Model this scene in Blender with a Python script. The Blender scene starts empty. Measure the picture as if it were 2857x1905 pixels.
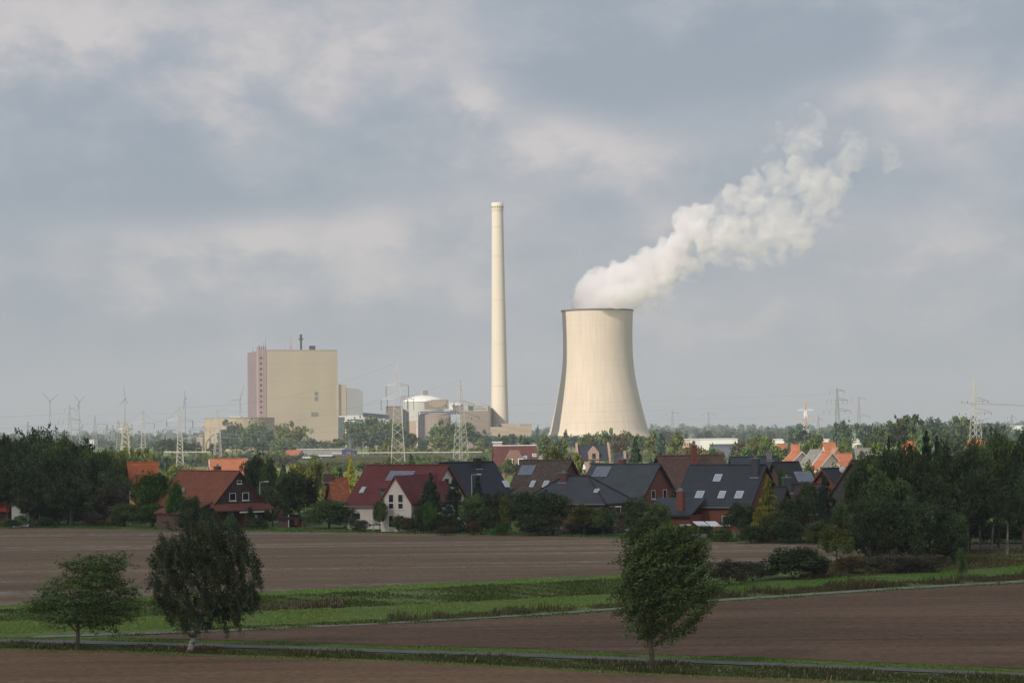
import bpy, math, random
import numpy as np
from mathutils import Vector, Matrix

S = bpy.context.scene
C = S.collection
rad = math.radians

# ------------------------------------------------------------------ camera, sky, sun, exposure
FPX = 6438.0                 # focal length in photo pixels (photo 2857 x 1905)
CU, CV = 1428.5, 952.5
CAMH = 15.0
HOR = 1203.0
PITCH = math.atan((HOR - CV) / FPX)
ROLL = rad(0.65)
cam_d = bpy.data.cameras.new('camera')
cam = bpy.data.objects.new('camera', cam_d)
C.objects.link(cam)
cam_d.sensor_width = 36.0
cam_d.lens = 36.0 * FPX / 2857.0
cam_d.clip_start = 1.0
cam_d.clip_end = 60000.0
cam.matrix_world = Matrix.Translation((0, 0, CAMH)) @ Matrix.Rotation(rad(90) + PITCH, 4, 'X') @ Matrix.Rotation(-ROLL, 4, 'Z')
S.camera = cam

SUN_AZ = rad(39)             # sun stands behind the camera, 39 degrees to the left
SUN_EL = rad(31)
to_sun = Vector((-math.sin(SUN_AZ) * math.cos(SUN_EL), -math.cos(SUN_AZ) * math.cos(SUN_EL), math.sin(SUN_EL)))

S.view_settings.view_transform = 'Standard'
S.view_settings.look = 'None'
S.view_settings.exposure = 0.0
S.view_settings.gamma = 1.0
S.cycles.max_bounces = 12
S.cycles.diffuse_bounces = 3
S.cycles.transparent_max_bounces = 16
S.cycles.volume_bounces = 12
S.cycles.use_denoising = True
S.cycles.sample_clamp_indirect = 4.0

W = bpy.data.worlds.new('World')
S.world = W
W.use_nodes = True
nt = W.node_tree
nt.nodes.clear()


def N(tree, typ, **kw):
    n = tree.nodes.new(typ)
    for k, v in kw.items():
        if k.startswith('i_'):
            n.inputs[k[2:].replace('_', ' ')].default_value = v
        else:
            setattr(n, k, v)
    return n


def mathn(tree, op, a, b=None, clamp=False):
    n = tree.nodes.new('ShaderNodeMath')
    n.operation = op
    n.use_clamp = clamp
    for i, x in enumerate((a, b)):
        if x is None:
            continue
        if isinstance(x, (int, float)):
            n.inputs[i].default_value = x
        else:
            tree.links.new(x, n.inputs[i])
    return n.outputs[0]


def mixc(tree, fac, a, b, blend='MIX'):
    n = tree.nodes.new('ShaderNodeMix')
    n.data_type = 'RGBA'
    n.blend_type = blend
    for idx, x in ((0, fac), (6, a), (7, b)):
        if isinstance(x, (int, float)):
            n.inputs[idx].default_value = x
        elif isinstance(x, (tuple, list)):
            n.inputs[idx].default_value = (*x[:3], 1)
        else:
            tree.links.new(x, n.inputs[idx])
    return n.outputs[2]


def ramp(tree, fac, lo, hi):
    n = tree.nodes.new('ShaderNodeMapRange')
    n.interpolation_type = 'SMOOTHSTEP'
    n.inputs[1].default_value = lo
    n.inputs[2].default_value = hi
    tree.links.new(fac, n.inputs[0])
    return n.outputs[0]


def pix_dir(u, v):
    dx, dy = u - CU, CV - v
    x = (dx * math.cos(ROLL) + dy * math.sin(ROLL)) / FPX
    y = (-dx * math.sin(ROLL) + dy * math.cos(ROLL)) / FPX
    return Vector((x, math.cos(PITCH) - y * math.sin(PITCH), math.sin(PITCH) + y * math.cos(PITCH)))


def at(u, v, Y):
    """World point seen at photo pixel (u, v) that stands Y metres ahead."""
    d = pix_dir(u, v)
    return Vector((0, 0, CAMH)) + d * (Y / d.y)


def ground(u, v, z=0.0):
    d = pix_dir(u, v)
    t = (z - CAMH) / d.z
    return Vector((0, 0, CAMH)) + d * t


def XG(u, Y):
    """x of the ground point standing Y metres ahead at photo column u (near the horizon)."""
    return at(u, 1250, Y).x


# sky: Nishita sky behind a broken layer of stratocumulus, all laid out by world direction
skyn = N(nt, 'ShaderNodeTexSky', sky_type='NISHITA', sun_disc=False, sun_elevation=SUN_EL, sun_rotation=math.pi + SUN_AZ,
         air_density=1.2, dust_density=2.0, ozone_density=1.2)
tc = N(nt, 'ShaderNodeTexCoord')
sep = N(nt, 'ShaderNodeSeparateXYZ')
nt.links.new(tc.outputs['Generated'], sep.inputs[0])
az = mathn(nt, 'ARCTAN2', sep.outputs[0], sep.outputs[1])
el = mathn(nt, 'ARCSINE', sep.outputs[2])
comb = N(nt, 'ShaderNodeCombineXYZ')
nt.links.new(az, comb.inputs[0])
nt.links.new(mathn(nt, 'MULTIPLY', el, 1.6), comb.inputs[1])


def wnoise(vec, scale, detail, rough=0.55, dist=0.0, off=0.0):
    m = N(nt, 'ShaderNodeMapping')
    m.inputs['Location'].default_value = (off, off * 0.7, off * 1.3)
    nt.links.new(vec, m.inputs[0])
    n = N(nt, 'ShaderNodeTexNoise')
    n.inputs['Scale'].default_value = scale
    n.inputs['Detail'].default_value = detail
    n.inputs['Roughness'].default_value = rough
    n.inputs['Distortion'].default_value = dist
    nt.links.new(m.outputs[0], n.inputs['Vector'])
    return n.outputs[0]


n1 = wnoise(comb.outputs[0], 9.0, 4.0, 0.5, 0.3, 3.1)
n2 = wnoise(comb.outputs[0], 27.0, 6.0, 0.60, 0.15, 7.7)
n3 = wnoise(comb.outputs[0], 6.0, 3.0, 0.5, 0.2, 1.9)


def blob(u, v, su, sv, tilt=0.0):
    """A soft bank of cloud centred on one sky direction (radians)."""
    d = pix_dir(u, v).normalized()
    a0, e0 = math.atan2(d.x, d.y), math.asin(d.z)
    ca, sa = math.cos(tilt), math.sin(tilt)
    da = mathn(nt, 'SUBTRACT', az, a0)
    de = mathn(nt, 'SUBTRACT', el, e0)
    wob = mathn(nt, 'MULTIPLY', mathn(nt, 'SUBTRACT', n2, 0.5), 0.030)
    de = mathn(nt, 'ADD', de, wob)
    x = mathn(nt, 'DIVIDE', mathn(nt, 'ADD', mathn(nt, 'MULTIPLY', da, ca), mathn(nt, 'MULTIPLY', de, sa)), su / FPX)
    y = mathn(nt, 'DIVIDE', mathn(nt, 'ADD', mathn(nt, 'MULTIPLY', da, -sa), mathn(nt, 'MULTIPLY', de, ca)), sv / FPX)
    r2 = mathn(nt, 'ADD', mathn(nt, 'MULTIPLY', x, x), mathn(nt, 'MULTIPLY', y, y))
    return mathn(nt, 'EXPONENT', mathn(nt, 'MULTIPLY', r2, -1.0))


def total(items):
    acc = None
    for wgt, b in items:
        t = mathn(nt, 'MULTIPLY', b, wgt)
        acc = t if acc is None else mathn(nt, 'ADD', acc, t)
    return acc


light_b = total([(0.42, blob(620, 240, 620, 150)), (0.25, blob(700, 720, 900, 120)), (1.5, blob(160, 80, 230, 100, 0.1)), (0.75, blob(730, 70, 330, 170)), (0.5, blob(1180, 150, 330, 130, -0.5)),
                 (0.75, blob(1300, 250, 60, 70)), (0.9, blob(1640, 380, 330, 80, -0.25)), (0.75, blob(640, 670, 330, 55)),
                 (0.4, blob(1000, 640, 300, 60)), (0.45, blob(250, 780, 260, 55)), (0.5, blob(2540, 95, 70, 60)),
                 (0.4, blob(2650, 660, 220, 120)), (0.4, blob(1070, 790, 250, 60)), (0.6, blob(1850, 610, 60, 60)),
                 (0.35, blob(2400, 250, 330, 60, 0.2)), (0.3, blob(2200, 900, 300, 70))])
dark_b = total([(0.95, blob(1900, 200, 620, 110, 0.1)), (0.9, blob(420, 540, 620, 60)), (0.6, blob(2300, 110, 500, 80)),
                (0.5, blob(1450, 700, 260, 130)), (0.5, blob(2480, 500, 160, 80)), (0.4, blob(500, 380, 500, 60)),
                (0.4, blob(1200, 480, 350, 50)), (0.35, blob(120, 950, 600, 120)), (0.35, blob(2300, 1000, 600, 120))])
tone = mathn(nt, 'ADD', mathn(nt, 'MULTIPLY', mathn(nt, 'SUBTRACT', n1, 0.5), 1.1),
             mathn(nt, 'MULTIPLY', mathn(nt, 'SUBTRACT', n2, 0.5), 1.15))
lfac = mathn(nt, 'MULTIPLY', light_b, mathn(nt, 'ADD', 0.35, mathn(nt, 'MULTIPLY', n2, 1.15)))
dfac = mathn(nt, 'MULTIPLY', dark_b, mathn(nt, 'ADD', 0.5, mathn(nt, 'MULTIPLY', n1, 0.8)))
tone = mathn(nt, 'ADD', tone, mathn(nt, 'SUBTRACT', mathn(nt, 'MULTIPLY', lfac, 0.54), mathn(nt, 'MULTIPLY', dfac, 0.5)))
tone = mathn(nt, 'ADD', tone, 0.42)
cr = N(nt, 'ShaderNodeValToRGB')
nt.links.new(tone, cr.inputs[0])
cr.color_ramp.interpolation = 'B_SPLINE'
e = cr.color_ramp.elements
e[0].position, e[0].color = 0.0, (0.255, 0.322, 0.385, 1)
e[1].position, e[1].color = 1.0, (0.63, 0.60, 0.575, 1)
for p, c in ((0.3, (0.315, 0.372, 0.425)), (0.5, (0.375, 0.415, 0.46)), (0.72, (0.48, 0.485, 0.498))):
    q = e.new(p)
    q.color = (*c, 1)
cloudc = mixc(nt, 1.0, cr.outputs[0], (11.1, 10.75, 11.1), 'MULTIPLY')
skc = mixc(nt, 0.92, skyn.outputs[0], cloudc)
bg = N(nt, 'ShaderNodeBackground')
bg.inputs['Strength'].default_value = 0.1
nt.links.new(skc, bg.inputs[0])
wo = N(nt, 'ShaderNodeOutputWorld')
nt.links.new(bg.outputs[0], wo.inputs[0])

sd = bpy.data.lights.new('sun', 'SUN')
sd.energy = 5.0
sd.angle = rad(0.5)
sd.color = (1.0, 0.90, 0.76)
so = bpy.data.objects.new('sun', sd)
C.objects.link(so)
so.rotation_euler = (-to_sun).to_track_quat('-Z', 'Y').to_euler()
so.location = (0, -50, 300)

# ------------------------------------------------------------------ helpers
rnd = random.Random(7)
_mats = {}


def mat(name, rgb, rough=0.85, var=0.15, scale=0.6, pattern=None, pscale=1.0, pdark=0.6, spec=0.25, bump=0.0, metallic=0.0, stretch=None, detail=4):
    if name in _mats:
        return _mats[name]
    m = bpy.data.materials.new(name)
    m.use_nodes = True
    t = m.node_tree
    b = t.nodes['Principled BSDF']
    b.inputs['Roughness'].default_value = rough
    b.inputs['Specular IOR Level'].default_value = spec
    b.inputs['Metallic'].default_value = metallic
    tcn = N(t, 'ShaderNodeTexCoord')
    vec = tcn.outputs['Object']
    if stretch:
        mp = N(t, 'ShaderNodeMapping')
        mp.inputs['Scale'].default_value = stretch
        t.links.new(vec, mp.inputs[0])
        nvec = mp.outputs[0]
    else:
        nvec = vec
    ns = N(t, 'ShaderNodeTexNoise')
    ns.inputs['Scale'].default_value = scale
    ns.inputs['Detail'].default_value = detail
    t.links.new(nvec, ns.inputs['Vector'])
    f = ramp(t, ns.outputs[0], 0.25, 0.75)
    col = mixc(t, f, [c * (1 - var) for c in rgb], [min(1, c * (1 + var)) for c in rgb])
    sepn = N(t, 'ShaderNodeSeparateXYZ')
    t.links.new(vec, sepn.inputs[0])
    if pattern == 'tiles':
        w = mathn(t, 'FRACT', mathn(t, 'DIVIDE', sepn.outputs[2], 0.30 * pscale))
        k = ramp(t, w, 0.05, 0.45)
        n5 = N(t, 'ShaderNodeTexNoise')
        n5.inputs['Scale'].default_value = 3.5
        n5.inputs['Detail'].default_value = 2
        t.links.new(vec, n5.inputs['Vector'])
        col = mixc(t, k, mixc(t, 1.0, col, (pdark * 0.75,) * 3, 'MULTIPLY'), col)
        streak = N(t, 'ShaderNodeTexNoise')
        streak.inputs['Scale'].default_value = 0.35
        streak.inputs['Detail'].default_value = 5
        t.links.new(vec, streak.inputs['Vector'])
        col = mixc(t, mathn(t, 'MULTIPLY', ramp(t, streak.outputs[0], 0.42, 0.7), 0.35), col, mixc(t, 1.0, col, (0.7, 0.74, 0.7), 'MULTIPLY'))
        col = mixc(t, mathn(t, 'MULTIPLY', ramp(t, n5.outputs[0], 0.5, 0.75), 0.45), col, mixc(t, 1.0, col, (0.55, 0.55, 0.55), 'MULTIPLY'))
    elif pattern == 'brick':
        cb = N(t, 'ShaderNodeCombineXYZ')
        t.links.new(mathn(t, 'ADD', sepn.outputs[0], sepn.outputs[1]), cb.inputs[0])
        t.links.new(sepn.outputs[2], cb.inputs[1])
        br = N(t, 'ShaderNodeTexBrick')
        br.inputs['Scale'].default_value = 1.0
        br.inputs['Brick Width'].default_value = 0.25
        br.inputs['Row Height'].default_value = 0.085
        br.inputs['Mortar Size'].default_value = 0.012
        t.links.new(cb.outputs[0], br.inputs['Vector'])
        t.links.new(col, br.inputs['Color1'])
        t.links.new(mixc(t, 1.0, col, (0.7, 0.66, 0.66), 'MULTIPLY'), br.inputs['Color2'])
        br.inputs['Mortar'].default_value = (*[min(1, c * 1.5 + 0.05) for c in rgb], 1)
        col = br.outputs[0]
    elif pattern == 'cladding':     # vertical metal panels with a few horizontal joints
        a = mathn(t, 'FRACT', mathn(t, 'DIVIDE', mathn(t, 'ADD', sepn.outputs[0], sepn.outputs[1]), 1.2 * pscale))
        z = mathn(t, 'FRACT', mathn(t, 'DIVIDE', sepn.outputs[2], 7.3 * pscale))
        k = mathn(t, 'MAXIMUM', mathn(t, 'LESS_THAN', a, 0.12), mathn(t, 'LESS_THAN', z, 0.03))
        col = mixc(t, mathn(t, 'MULTIPLY', k, 1 - pdark), col, (0.02, 0.02, 0.02))
        n6 = N(t, 'ShaderNodeTexNoise')
        n6.inputs['Scale'].default_value = 0.05
        n6.inputs['Detail'].default_value = 5
        mp2 = N(t, 'ShaderNodeMapping')
        mp2.inputs['Scale'].default_value = (1, 1, 0.18)
        t.links.new(vec, mp2.inputs[0])
        t.links.new(mp2.outputs[0], n6.inputs['Vector'])
        col = mixc(t, mathn(t, 'MULTIPLY', ramp(t, n6.outputs[0], 0.4, 0.8), 0.25), col, mixc(t, 1.0, col, (0.75, 0.72, 0.68), 'MULTIPLY'))
    t.links.new(col, b.inputs['Base Color'])
    if bump:
        bp = N(t, 'ShaderNodeBump')
        bp.inputs['Strength'].default_value = bump
        bp.inputs['Distance'].default_value = 0.3
        t.links.new(ns.outputs[0], bp.inputs['Height'])
        t.links.new(bp.outputs[0], b.inputs['Normal'])
    _mats[name] = m
    return m


def leafmat(name, rgb, trans=0.25):
    if name in _mats:
        return _mats[name]
    m = bpy.data.materials.new(name)
    m.use_nodes = True
    t = m.node_tree
    t.nodes.clear()
    at_ = N(t, 'ShaderNodeAttribute', attribute_name='tint')
    oi = N(t, 'ShaderNodeObjectInfo')
    k = mathn(t, 'ADD', 0.82, mathn(t, 'MULTIPLY', oi.outputs['Random'], 0.36))
    c1 = mixc(t, 1.0, tuple(rgb), at_.outputs['Color'], 'MULTIPLY')
    hs = N(t, 'ShaderNodeHueSaturation')
    hs.inputs['Hue'].default_value = 0.5
    t.links.new(mathn(t, 'ADD', 0.485, mathn(t, 'MULTIPLY', oi.outputs['Random'], 0.03)), hs.inputs['Hue'])
    t.links.new(k, hs.inputs['Value'])
    t.links.new(c1, hs.inputs['Color'])
    d = N(t, 'ShaderNodeBsdfDiffuse')
    tr = N(t, 'ShaderNodeBsdfTranslucent')
    t.links.new(hs.outputs[0], d.inputs[0])
    t.links.new(mixc(t, 1.0, hs.outputs[0], (1.0, 1.1, 0.6), 'MULTIPLY'), tr.inputs[0])
    mx = N(t, 'ShaderNodeMixShader')
    mx.inputs[0].default_value = trans
    t.links.new(d.outputs[0], mx.inputs[1])
    t.links.new(tr.outputs[0], mx.inputs[2])
    o = N(t, 'ShaderNodeOutputMaterial')
    t.links.new(mx.outputs[0], o.inputs[0])
    _mats[name] = m
    return m


def tag(o, label=None, cat=None, group=None, kind=None):
    if label:
        o['label'] = label
    if cat:
        o['category'] = cat
    if group:
        o['group'] = group
    if kind:
        o['kind'] = kind
    return o


def empty(name, loc, yaw=0.0, label=None, cat=None, group=None):
    o = bpy.data.objects.new(name, None)
    C.objects.link(o)
    o.location = loc
    o.rotation_euler = (0, 0, yaw)
    o.empty_display_size = 0.5
    return tag(o, label, cat, group)


class MB:
    """Collects polygons, then links them as one mesh object."""

    def __init__(self):
        self.v, self.f = [], []

    def poly(self, pts):
        b = len(self.v)
        self.v += [tuple(p) for p in pts]
        self.f.append(tuple(range(b, b + len(pts))))

    def mesh(self, pts, faces):
        b = len(self.v)
        self.v += [tuple(p) for p in pts]
        self.f += [tuple(b + i for i in f) for f in faces]

    def box(self, x0, x1, y0, y1, z0, z1):
        p = [(x0, y0, z0), (x1, y0, z0), (x1, y1, z0), (x0, y1, z0), (x0, y0, z1), (x1, y0, z1), (x1, y1, z1), (x0, y1, z1)]
        self.mesh(p, [(0, 3, 2, 1), (4, 5, 6, 7), (0, 1, 5, 4), (1, 2, 6, 5), (2, 3, 7, 6), (3, 0, 4, 7)])

    def obox(self, c, ax, ay, az_):
        """Oriented box: centre c, half-axis vectors."""
        c, ax, ay, az_ = Vector(c), Vector(ax), Vector(ay), Vector(az_)
        p = []
        for sz in (-1, 1):
            for sx, sy in ((-1, -1), (1, -1), (1, 1), (-1, 1)):
                p.append(c + ax * sx + ay * sy + az_ * sz)
        self.mesh(p, [(0, 3, 2, 1), (4, 5, 6, 7), (0, 1, 5, 4), (1, 2, 6, 5), (2, 3, 7, 6), (3, 0, 4, 7)])

    def extrude(self, prof, axis, a, b):
        """Closed profile of 2D points swept from a to b along axis 'x' or 'y'."""
        n = len(prof)
        if axis == 'x':
            p = [(a, q[0], q[1]) for q in prof] + [(b, q[0], q[1]) for q in prof]
        else:
            p = [(q[0], a, q[1]) for q in prof] + [(q[0], b, q[1]) for q in prof]
        self.mesh(p, [tuple(range(n))] + [tuple(range(2 * n - 1, n - 1, -1))] + [(i, i + n, (i + 1) % n + n, (i + 1) % n) for i in range(n)])

    def bar(self, p, q, r, r2=None, n=4):
        p, q = Vector(p), Vector(q)
        d = q - p
        if d.length < 1e-6:
            return
        d.normalize()
        a = d.orthogonal().normalized()
        b = d.cross(a)
        r2 = r if r2 is None else r2
        pts = [p + (a * math.cos(2 * math.pi * i / n) + b * math.sin(2 * math.pi * i / n)) * r for i in range(n)]
        pts += [q + (a * math.cos(2 * math.pi * i / n) + b * math.sin(2 * math.pi * i / n)) * r2 for i in range(n)]
        self.mesh(pts, [(i, (i + 1) % n, (i + 1) % n + n, i + n) for i in range(n)] + [tuple(range(n - 1, -1, -1)), tuple(range(n, 2 * n))])

    def tube(self, pts, rs, n=6):
        for i in range(len(pts) - 1):
            self.bar(pts[i], pts[i + 1], rs[i], rs[i + 1], n)

    def lathe(self, prof, n=48, cap=False, center=(0, 0, 0)):
        cx, cy, cz = center
        pts = []
        for (r, z) in prof:
            for i in range(n):
                a = 2 * math.pi * i / n
                pts.append((cx + r * math.cos(a), cy + r * math.sin(a), cz + z))
        fs = []
        for j in range(len(prof) - 1):
            for i in range(n):
                fs.append((j * n + i, j * n + (i + 1) % n, (j + 1) * n + (i + 1) % n, (j + 1) * n + i))
        if cap:
            fs.append(tuple(range((len(prof) - 1) * n, len(prof) * n)))
        self.mesh(pts, fs)

    def build(self, name, m, parent=None, smooth=False):
        me = bpy.data.meshes.new(name)
        me.from_pydata([tuple(v) for v in self.v], [], self.f)
        me.update()
        if smooth:
            me.shade_smooth()
        o = bpy.data.objects.new(name, me)
        C.objects.link(o)
        me.materials.append(m)
        if parent is not None:
            o.parent = parent
        return o


def quads_mesh(name, P, tint, m):
    """P: (n,4,3) array of quads; tint: (n,3)."""
    n = len(P)
    me = bpy.data.meshes.new(name)
    me.vertices.add(4 * n)
    me.vertices.foreach_set('co', np.ascontiguousarray(P, dtype=np.float32).ravel())
    me.loops.add(4 * n)
    me.loops.foreach_set('vertex_index', np.arange(4 * n, dtype=np.int32))
    me.polygons.add(n)
    me.polygons.foreach_set('loop_start', np.arange(0, 4 * n, 4, dtype=np.int32))
    me.update(calc_edges=True)
    a = me.color_attributes.new('tint', 'FLOAT_COLOR', 'POINT')
    col = np.ones((n, 4, 4), dtype=np.float32)
    col[:, :, :3] = tint[:, None, :]
    a.data.foreach_set('color', col.ravel())
    me.materials.append(m)
    return me


rng = np.random.default_rng(11)


def unit(a):
    return a / np.maximum(1e-9, np.linalg.norm(a, axis=-1, keepdims=True))


def leaves(centers, radii, per, size, tints, elong=1.3, shell=0.55, droop=None, flat=0.5):
    """Leaf quads around clump centres. centers (k,3), radii (k,3) -> quads (k*per,4,3), tints (k*per,3)."""
    k = len(centers)
    d = unit(rng.normal(size=(k, per, 3)))
    r = shell + (1.05 - shell) * rng.random((k, per, 1)) ** 0.7
    pos = centers[:, None, :] + d * r * radii[:, None, :]
    nrm = unit(d * flat + rng.normal(size=(k, per, 3)) * 0.6 + np.array([0, 0, 0.35]))
    t1 = unit(np.cross(nrm, rng.normal(size=(k, per, 3))))
    if droop is not None:
        t1 = unit(t1 * 0.5 + np.array(droop))
    t2 = unit(np.cross(nrm, t1))
    s = size * (0.6 + 0.8 * rng.random((k, per, 1)))
    a, b = t1 * s * elong * 0.5, t2 * s * 0.5
    Q = np.stack([pos - a, pos + b * 0.9 - a * 0.1, pos + a, pos - b * 0.9 + a * 0.15], axis=2)
    tt = tints[:, None, :] * (0.75 + 0.5 * rng.random((k, per, 1)))
    return Q.reshape(-1, 4, 3), tt.reshape(-1, 3)


def clump_tints(k, amp=0.35, warm=0.12):
    b = 1 + amp * (rng.random((k, 1)) * 2 - 1)
    w = warm * (rng.random((k, 1)) * 2 - 1)
    return np.concatenate([b * (1 + w), b, b * (1 - w)], axis=1)


def env_radius(dirs, seed, amp=0.22):
    r = np.random.default_rng(seed)
    out = np.ones(len(dirs))
    for f in (2, 3, 5):
        a = unit(r.normal(size=3)) * f
        out += amp / math.sqrt(f) * np.sin(dirs @ a * 1.6 + r.random() * 6.28)
    return out


_proto = {}


def proto(kind, var):
    """Unit crowns (height 1, width about 1) and trunks, shared by the copies."""
    key = (kind, var)
    if key in _proto:
        return _proto[key]
    global rng
    rng = np.random.default_rng(100 + 17 * var + sum(map(ord, kind)))
    base, fine = kind.split('_')
    near = fine == 'near'
    dummy = leafmat('leaf_mid_green', (0.06, 0.09, 0.03))
    tr = MB()
    if base in ('round', 'tall', 'shrub'):
        k = 95 if near else 42
        d = unit(rng.normal(size=(k, 3)))
        d[:, 2] = np.where(d[:, 2] < -0.55, -d[:, 2], d[:, 2])
        er = env_radius(d, 5 + var, 0.27)
        rr = (0.35 + 0.65 * rng.random(k) ** 0.55) * er
        if base == 'round':
            cz, hz, hw, cr_ = 0.57, 0.38, 0.40, 0.105
        elif base == 'tall':
            cz, hz, hw, cr_ = 0.55, 0.42, 0.40, 0.085
        else:
            cz, hz, hw, cr_ = 0.42, 0.46, 0.41, 0.11
        ctr = d * rr[:, None] * np.array([hw, hw, hz]) + np.array([0, 0, cz])
        if base == 'round':      # taper the lower crown inwards
            low = np.clip((0.5 - ctr[:, 2]) / 0.4, 0, 1)
            ctr[:, :2] *= (1 - 0.35 * low)[:, None]
        rads = cr_ * (0.65 + 0.7 * rng.random((k, 1))) * np.array([1.15, 1.15, 0.85])
        ti = clump_tints(k, 0.5, 0.16)
        per, ls = (85, 0.030) if near else (34, 0.062)
        Q, T = leaves(ctr, rads, per, ls, ti)
        # loose outer sprays that break the outline
        k2 = 60 if near else 26
        d = unit(rng.normal(size=(k2, 3)))
        d[:, 2] = np.abs(d[:, 2]) * np.where(rng.random(k2) < 0.25, -0.6, 1)
        c2 = d * (env_radius(d, 5 + var, 0.27) * (0.98 + 0.16 * rng.random(k2)))[:, None] * np.array([hw, hw, hz]) + np.array([0, 0, cz])
        Q2, T2 = leaves(c2, np.full((k2, 3), 0.045), 16 if near else 6, ls * 0.9, clump_tints(k2, 0.3), shell=0.1)
        Q, T = np.concatenate([Q, Q2]), np.concatenate([T, T2])
        if base != 'shrub':
            tr.tube([(0, 0, 0), (0.01, 0, 0.18), (0.0, 0.01, 0.4), (0.02, 0, 0.7), (0.02, 0, 0.88)], [0.026, 0.019, 0.014, 0.008, 0.003], 7)
            for i in range(9):
                a = rng.random() * 6.28
                z0 = 0.18 + 0.5 * rng.random()
                q = Vector((math.cos(a) * 0.3 * rng.random() + math.cos(a) * 0.08, math.sin(a) * 0.25, min(0.9, z0 + 0.12 + 0.16 * rng.random())))
                tr.tube([(0.005, 0, z0), q * 0.55 + Vector((0, 0, z0 * 0.45)), q], [0.010, 0.006, 0.002], 5)
        else:
            for i in range(6):
                a = rng.random() * 6.28
                tr.tube([(0.02 * math.cos(a), 0.02 * math.sin(a), 0), (0.12 * math.cos(a), 0.12 * math.sin(a), 0.3), (0.25 * math.cos(a), 0.25 * math.sin(a), 0.65)], [0.012, 0.009, 0.003], 5)
    elif base == 'spruce':
        k = 120 if near else 60
        z = rng.random(k) ** 1.25
        z = 0.06 + 0.92 * z
        tier = np.round(z * 13) / 13
        z = z * 0.45 + tier * 0.55
        a = rng.random(k) * 6.28
        R = 0.62 * np.clip(1.03 - z, 0.02, 1) ** 0.85 * (0.5 + 0.62 * rng.random(k))
        f = 0.45 + 0.5 * rng.random(k)
        ctr = np.stack([np.cos(a) * R * f, np.sin(a) * R * f, z - 0.06 * f * (1 - z)], axis=1)
        rads = np.stack([0.028 + R * 0.36, 0.028 + R * 0.36, 0.020 + 0.016 * (1 - z)], axis=1)
        Q, T = leaves(ctr, rads, 60 if near else 22, 0.026 if near else 0.05, clump_tints(k, 0.35, 0.05), elong=1.8, shell=0.2, droop=(0, 0, -0.5))
        k2 = 90 if near else 36
        z2 = 0.04 + 0.94 * rng.random(k2)
        a = rng.random(k2) * 6.28
        R = 0.66 * np.clip(1.0 - z2, 0.02, 1) ** 0.8 * rng.uniform(0.8, 1.15, k2)
        c2 = np.stack([np.cos(a) * R, np.sin(a) * R, z2 - 0.04], axis=1)
        Q2, T2 = leaves(c2, np.full((k2, 3), 0.03), 10, 0.03, clump_tints(k2, 0.3), elong=2.2, shell=0.1, droop=(0, 0, -0.6))
        Q, T = np.concatenate([Q, Q2]), np.concatenate([T, T2])
        tr.tube([(0, 0, 0), (0, 0, 0.5), (0, 0, 0.99)], [0.022, 0.012, 0.002], 7)
    me = quads_mesh('crown', Q, T, dummy)
    tm = bpy.data.meshes.new('trunk')
    tm.from_pydata([tuple(v) for v in tr.v], [], tr.f)
    tm.materials.append(mat('bark', (0.11, 0.09, 0.07), 0.95, 0.3, 3))
    _proto[key] = (me, tm)
    return me, tm


LEAF = {
    'dark': leafmat('leaf_dark_green', (0.077, 0.113, 0.052)),
    'mid': leafmat('leaf_mid', (0.128, 0.184, 0.073)),
    'fresh': leafmat('leaf_fresh_green', (0.083, 0.173, 0.042)),
    'olive': leafmat('leaf_olive', (0.158, 0.173, 0.060)),
    'light': leafmat('leaf_light_green', (0.15, 0.18, 0.05)),
    'yellow': leafmat('leaf_yellow', (0.34, 0.32, 0.04)),
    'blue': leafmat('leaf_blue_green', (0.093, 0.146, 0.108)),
    'spruce': leafmat('leaf_spruce', (0.047, 0.082, 0.051)),
    'purple': leafmat('leaf_brown_purple', (0.115, 0.105, 0.078)),
    'rust': leafmat('leaf_rust', (0.14, 0.10, 0.06)),
    'birch': leafmat('leaf_birch', (0.104, 0.137, 0.078)),
    'ygreen': leafmat('leaf_yellow_green', (0.30, 0.30, 0.06)),
    'sun': leafmat('leaf_sunny_green', (0.13, 0.17, 0.055)),
}
_vc = [0]


def tree(name, kind, u, vtop, Y, wpx, leaf, label, cat='tree', group=None, z0=0.0, var=None):
    top = at(u, vtop, Y)
    h = top.z - z0
    x = XG(u, Y)
    w = wpx * Y / FPX * (1.3 if kind == 'spruce_near' else 1.0)
    _vc[0] += 1
    v = (_vc[0] * 7 % 4) if var is None else var
    me, tm = proto(kind, v)
    r = empty(name, (x, Y, z0), 0, label, cat, group)
    ang = (_vc[0] * 2.399) % 6.28
    c = bpy.data.objects.new('foliage' if 'shrub' in kind else 'crown', me)
    C.objects.link(c)
    c.parent = r
    c.scale = (w, w, h)
    c.rotation_euler = (0, 0, ang)
    c.material_slots[0].link = 'OBJECT'
    c.material_slots[0].material = LEAF[leaf]
    t = bpy.data.objects.new('stem' if 'shrub' in kind else 'trunk', tm)
    C.objects.link(t)
    t.parent = r
    t.scale = (min(w * 1.1, h), min(w * 1.1, h), h)
    t.rotation_euler = (0, 0, ang)
    return r

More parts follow.
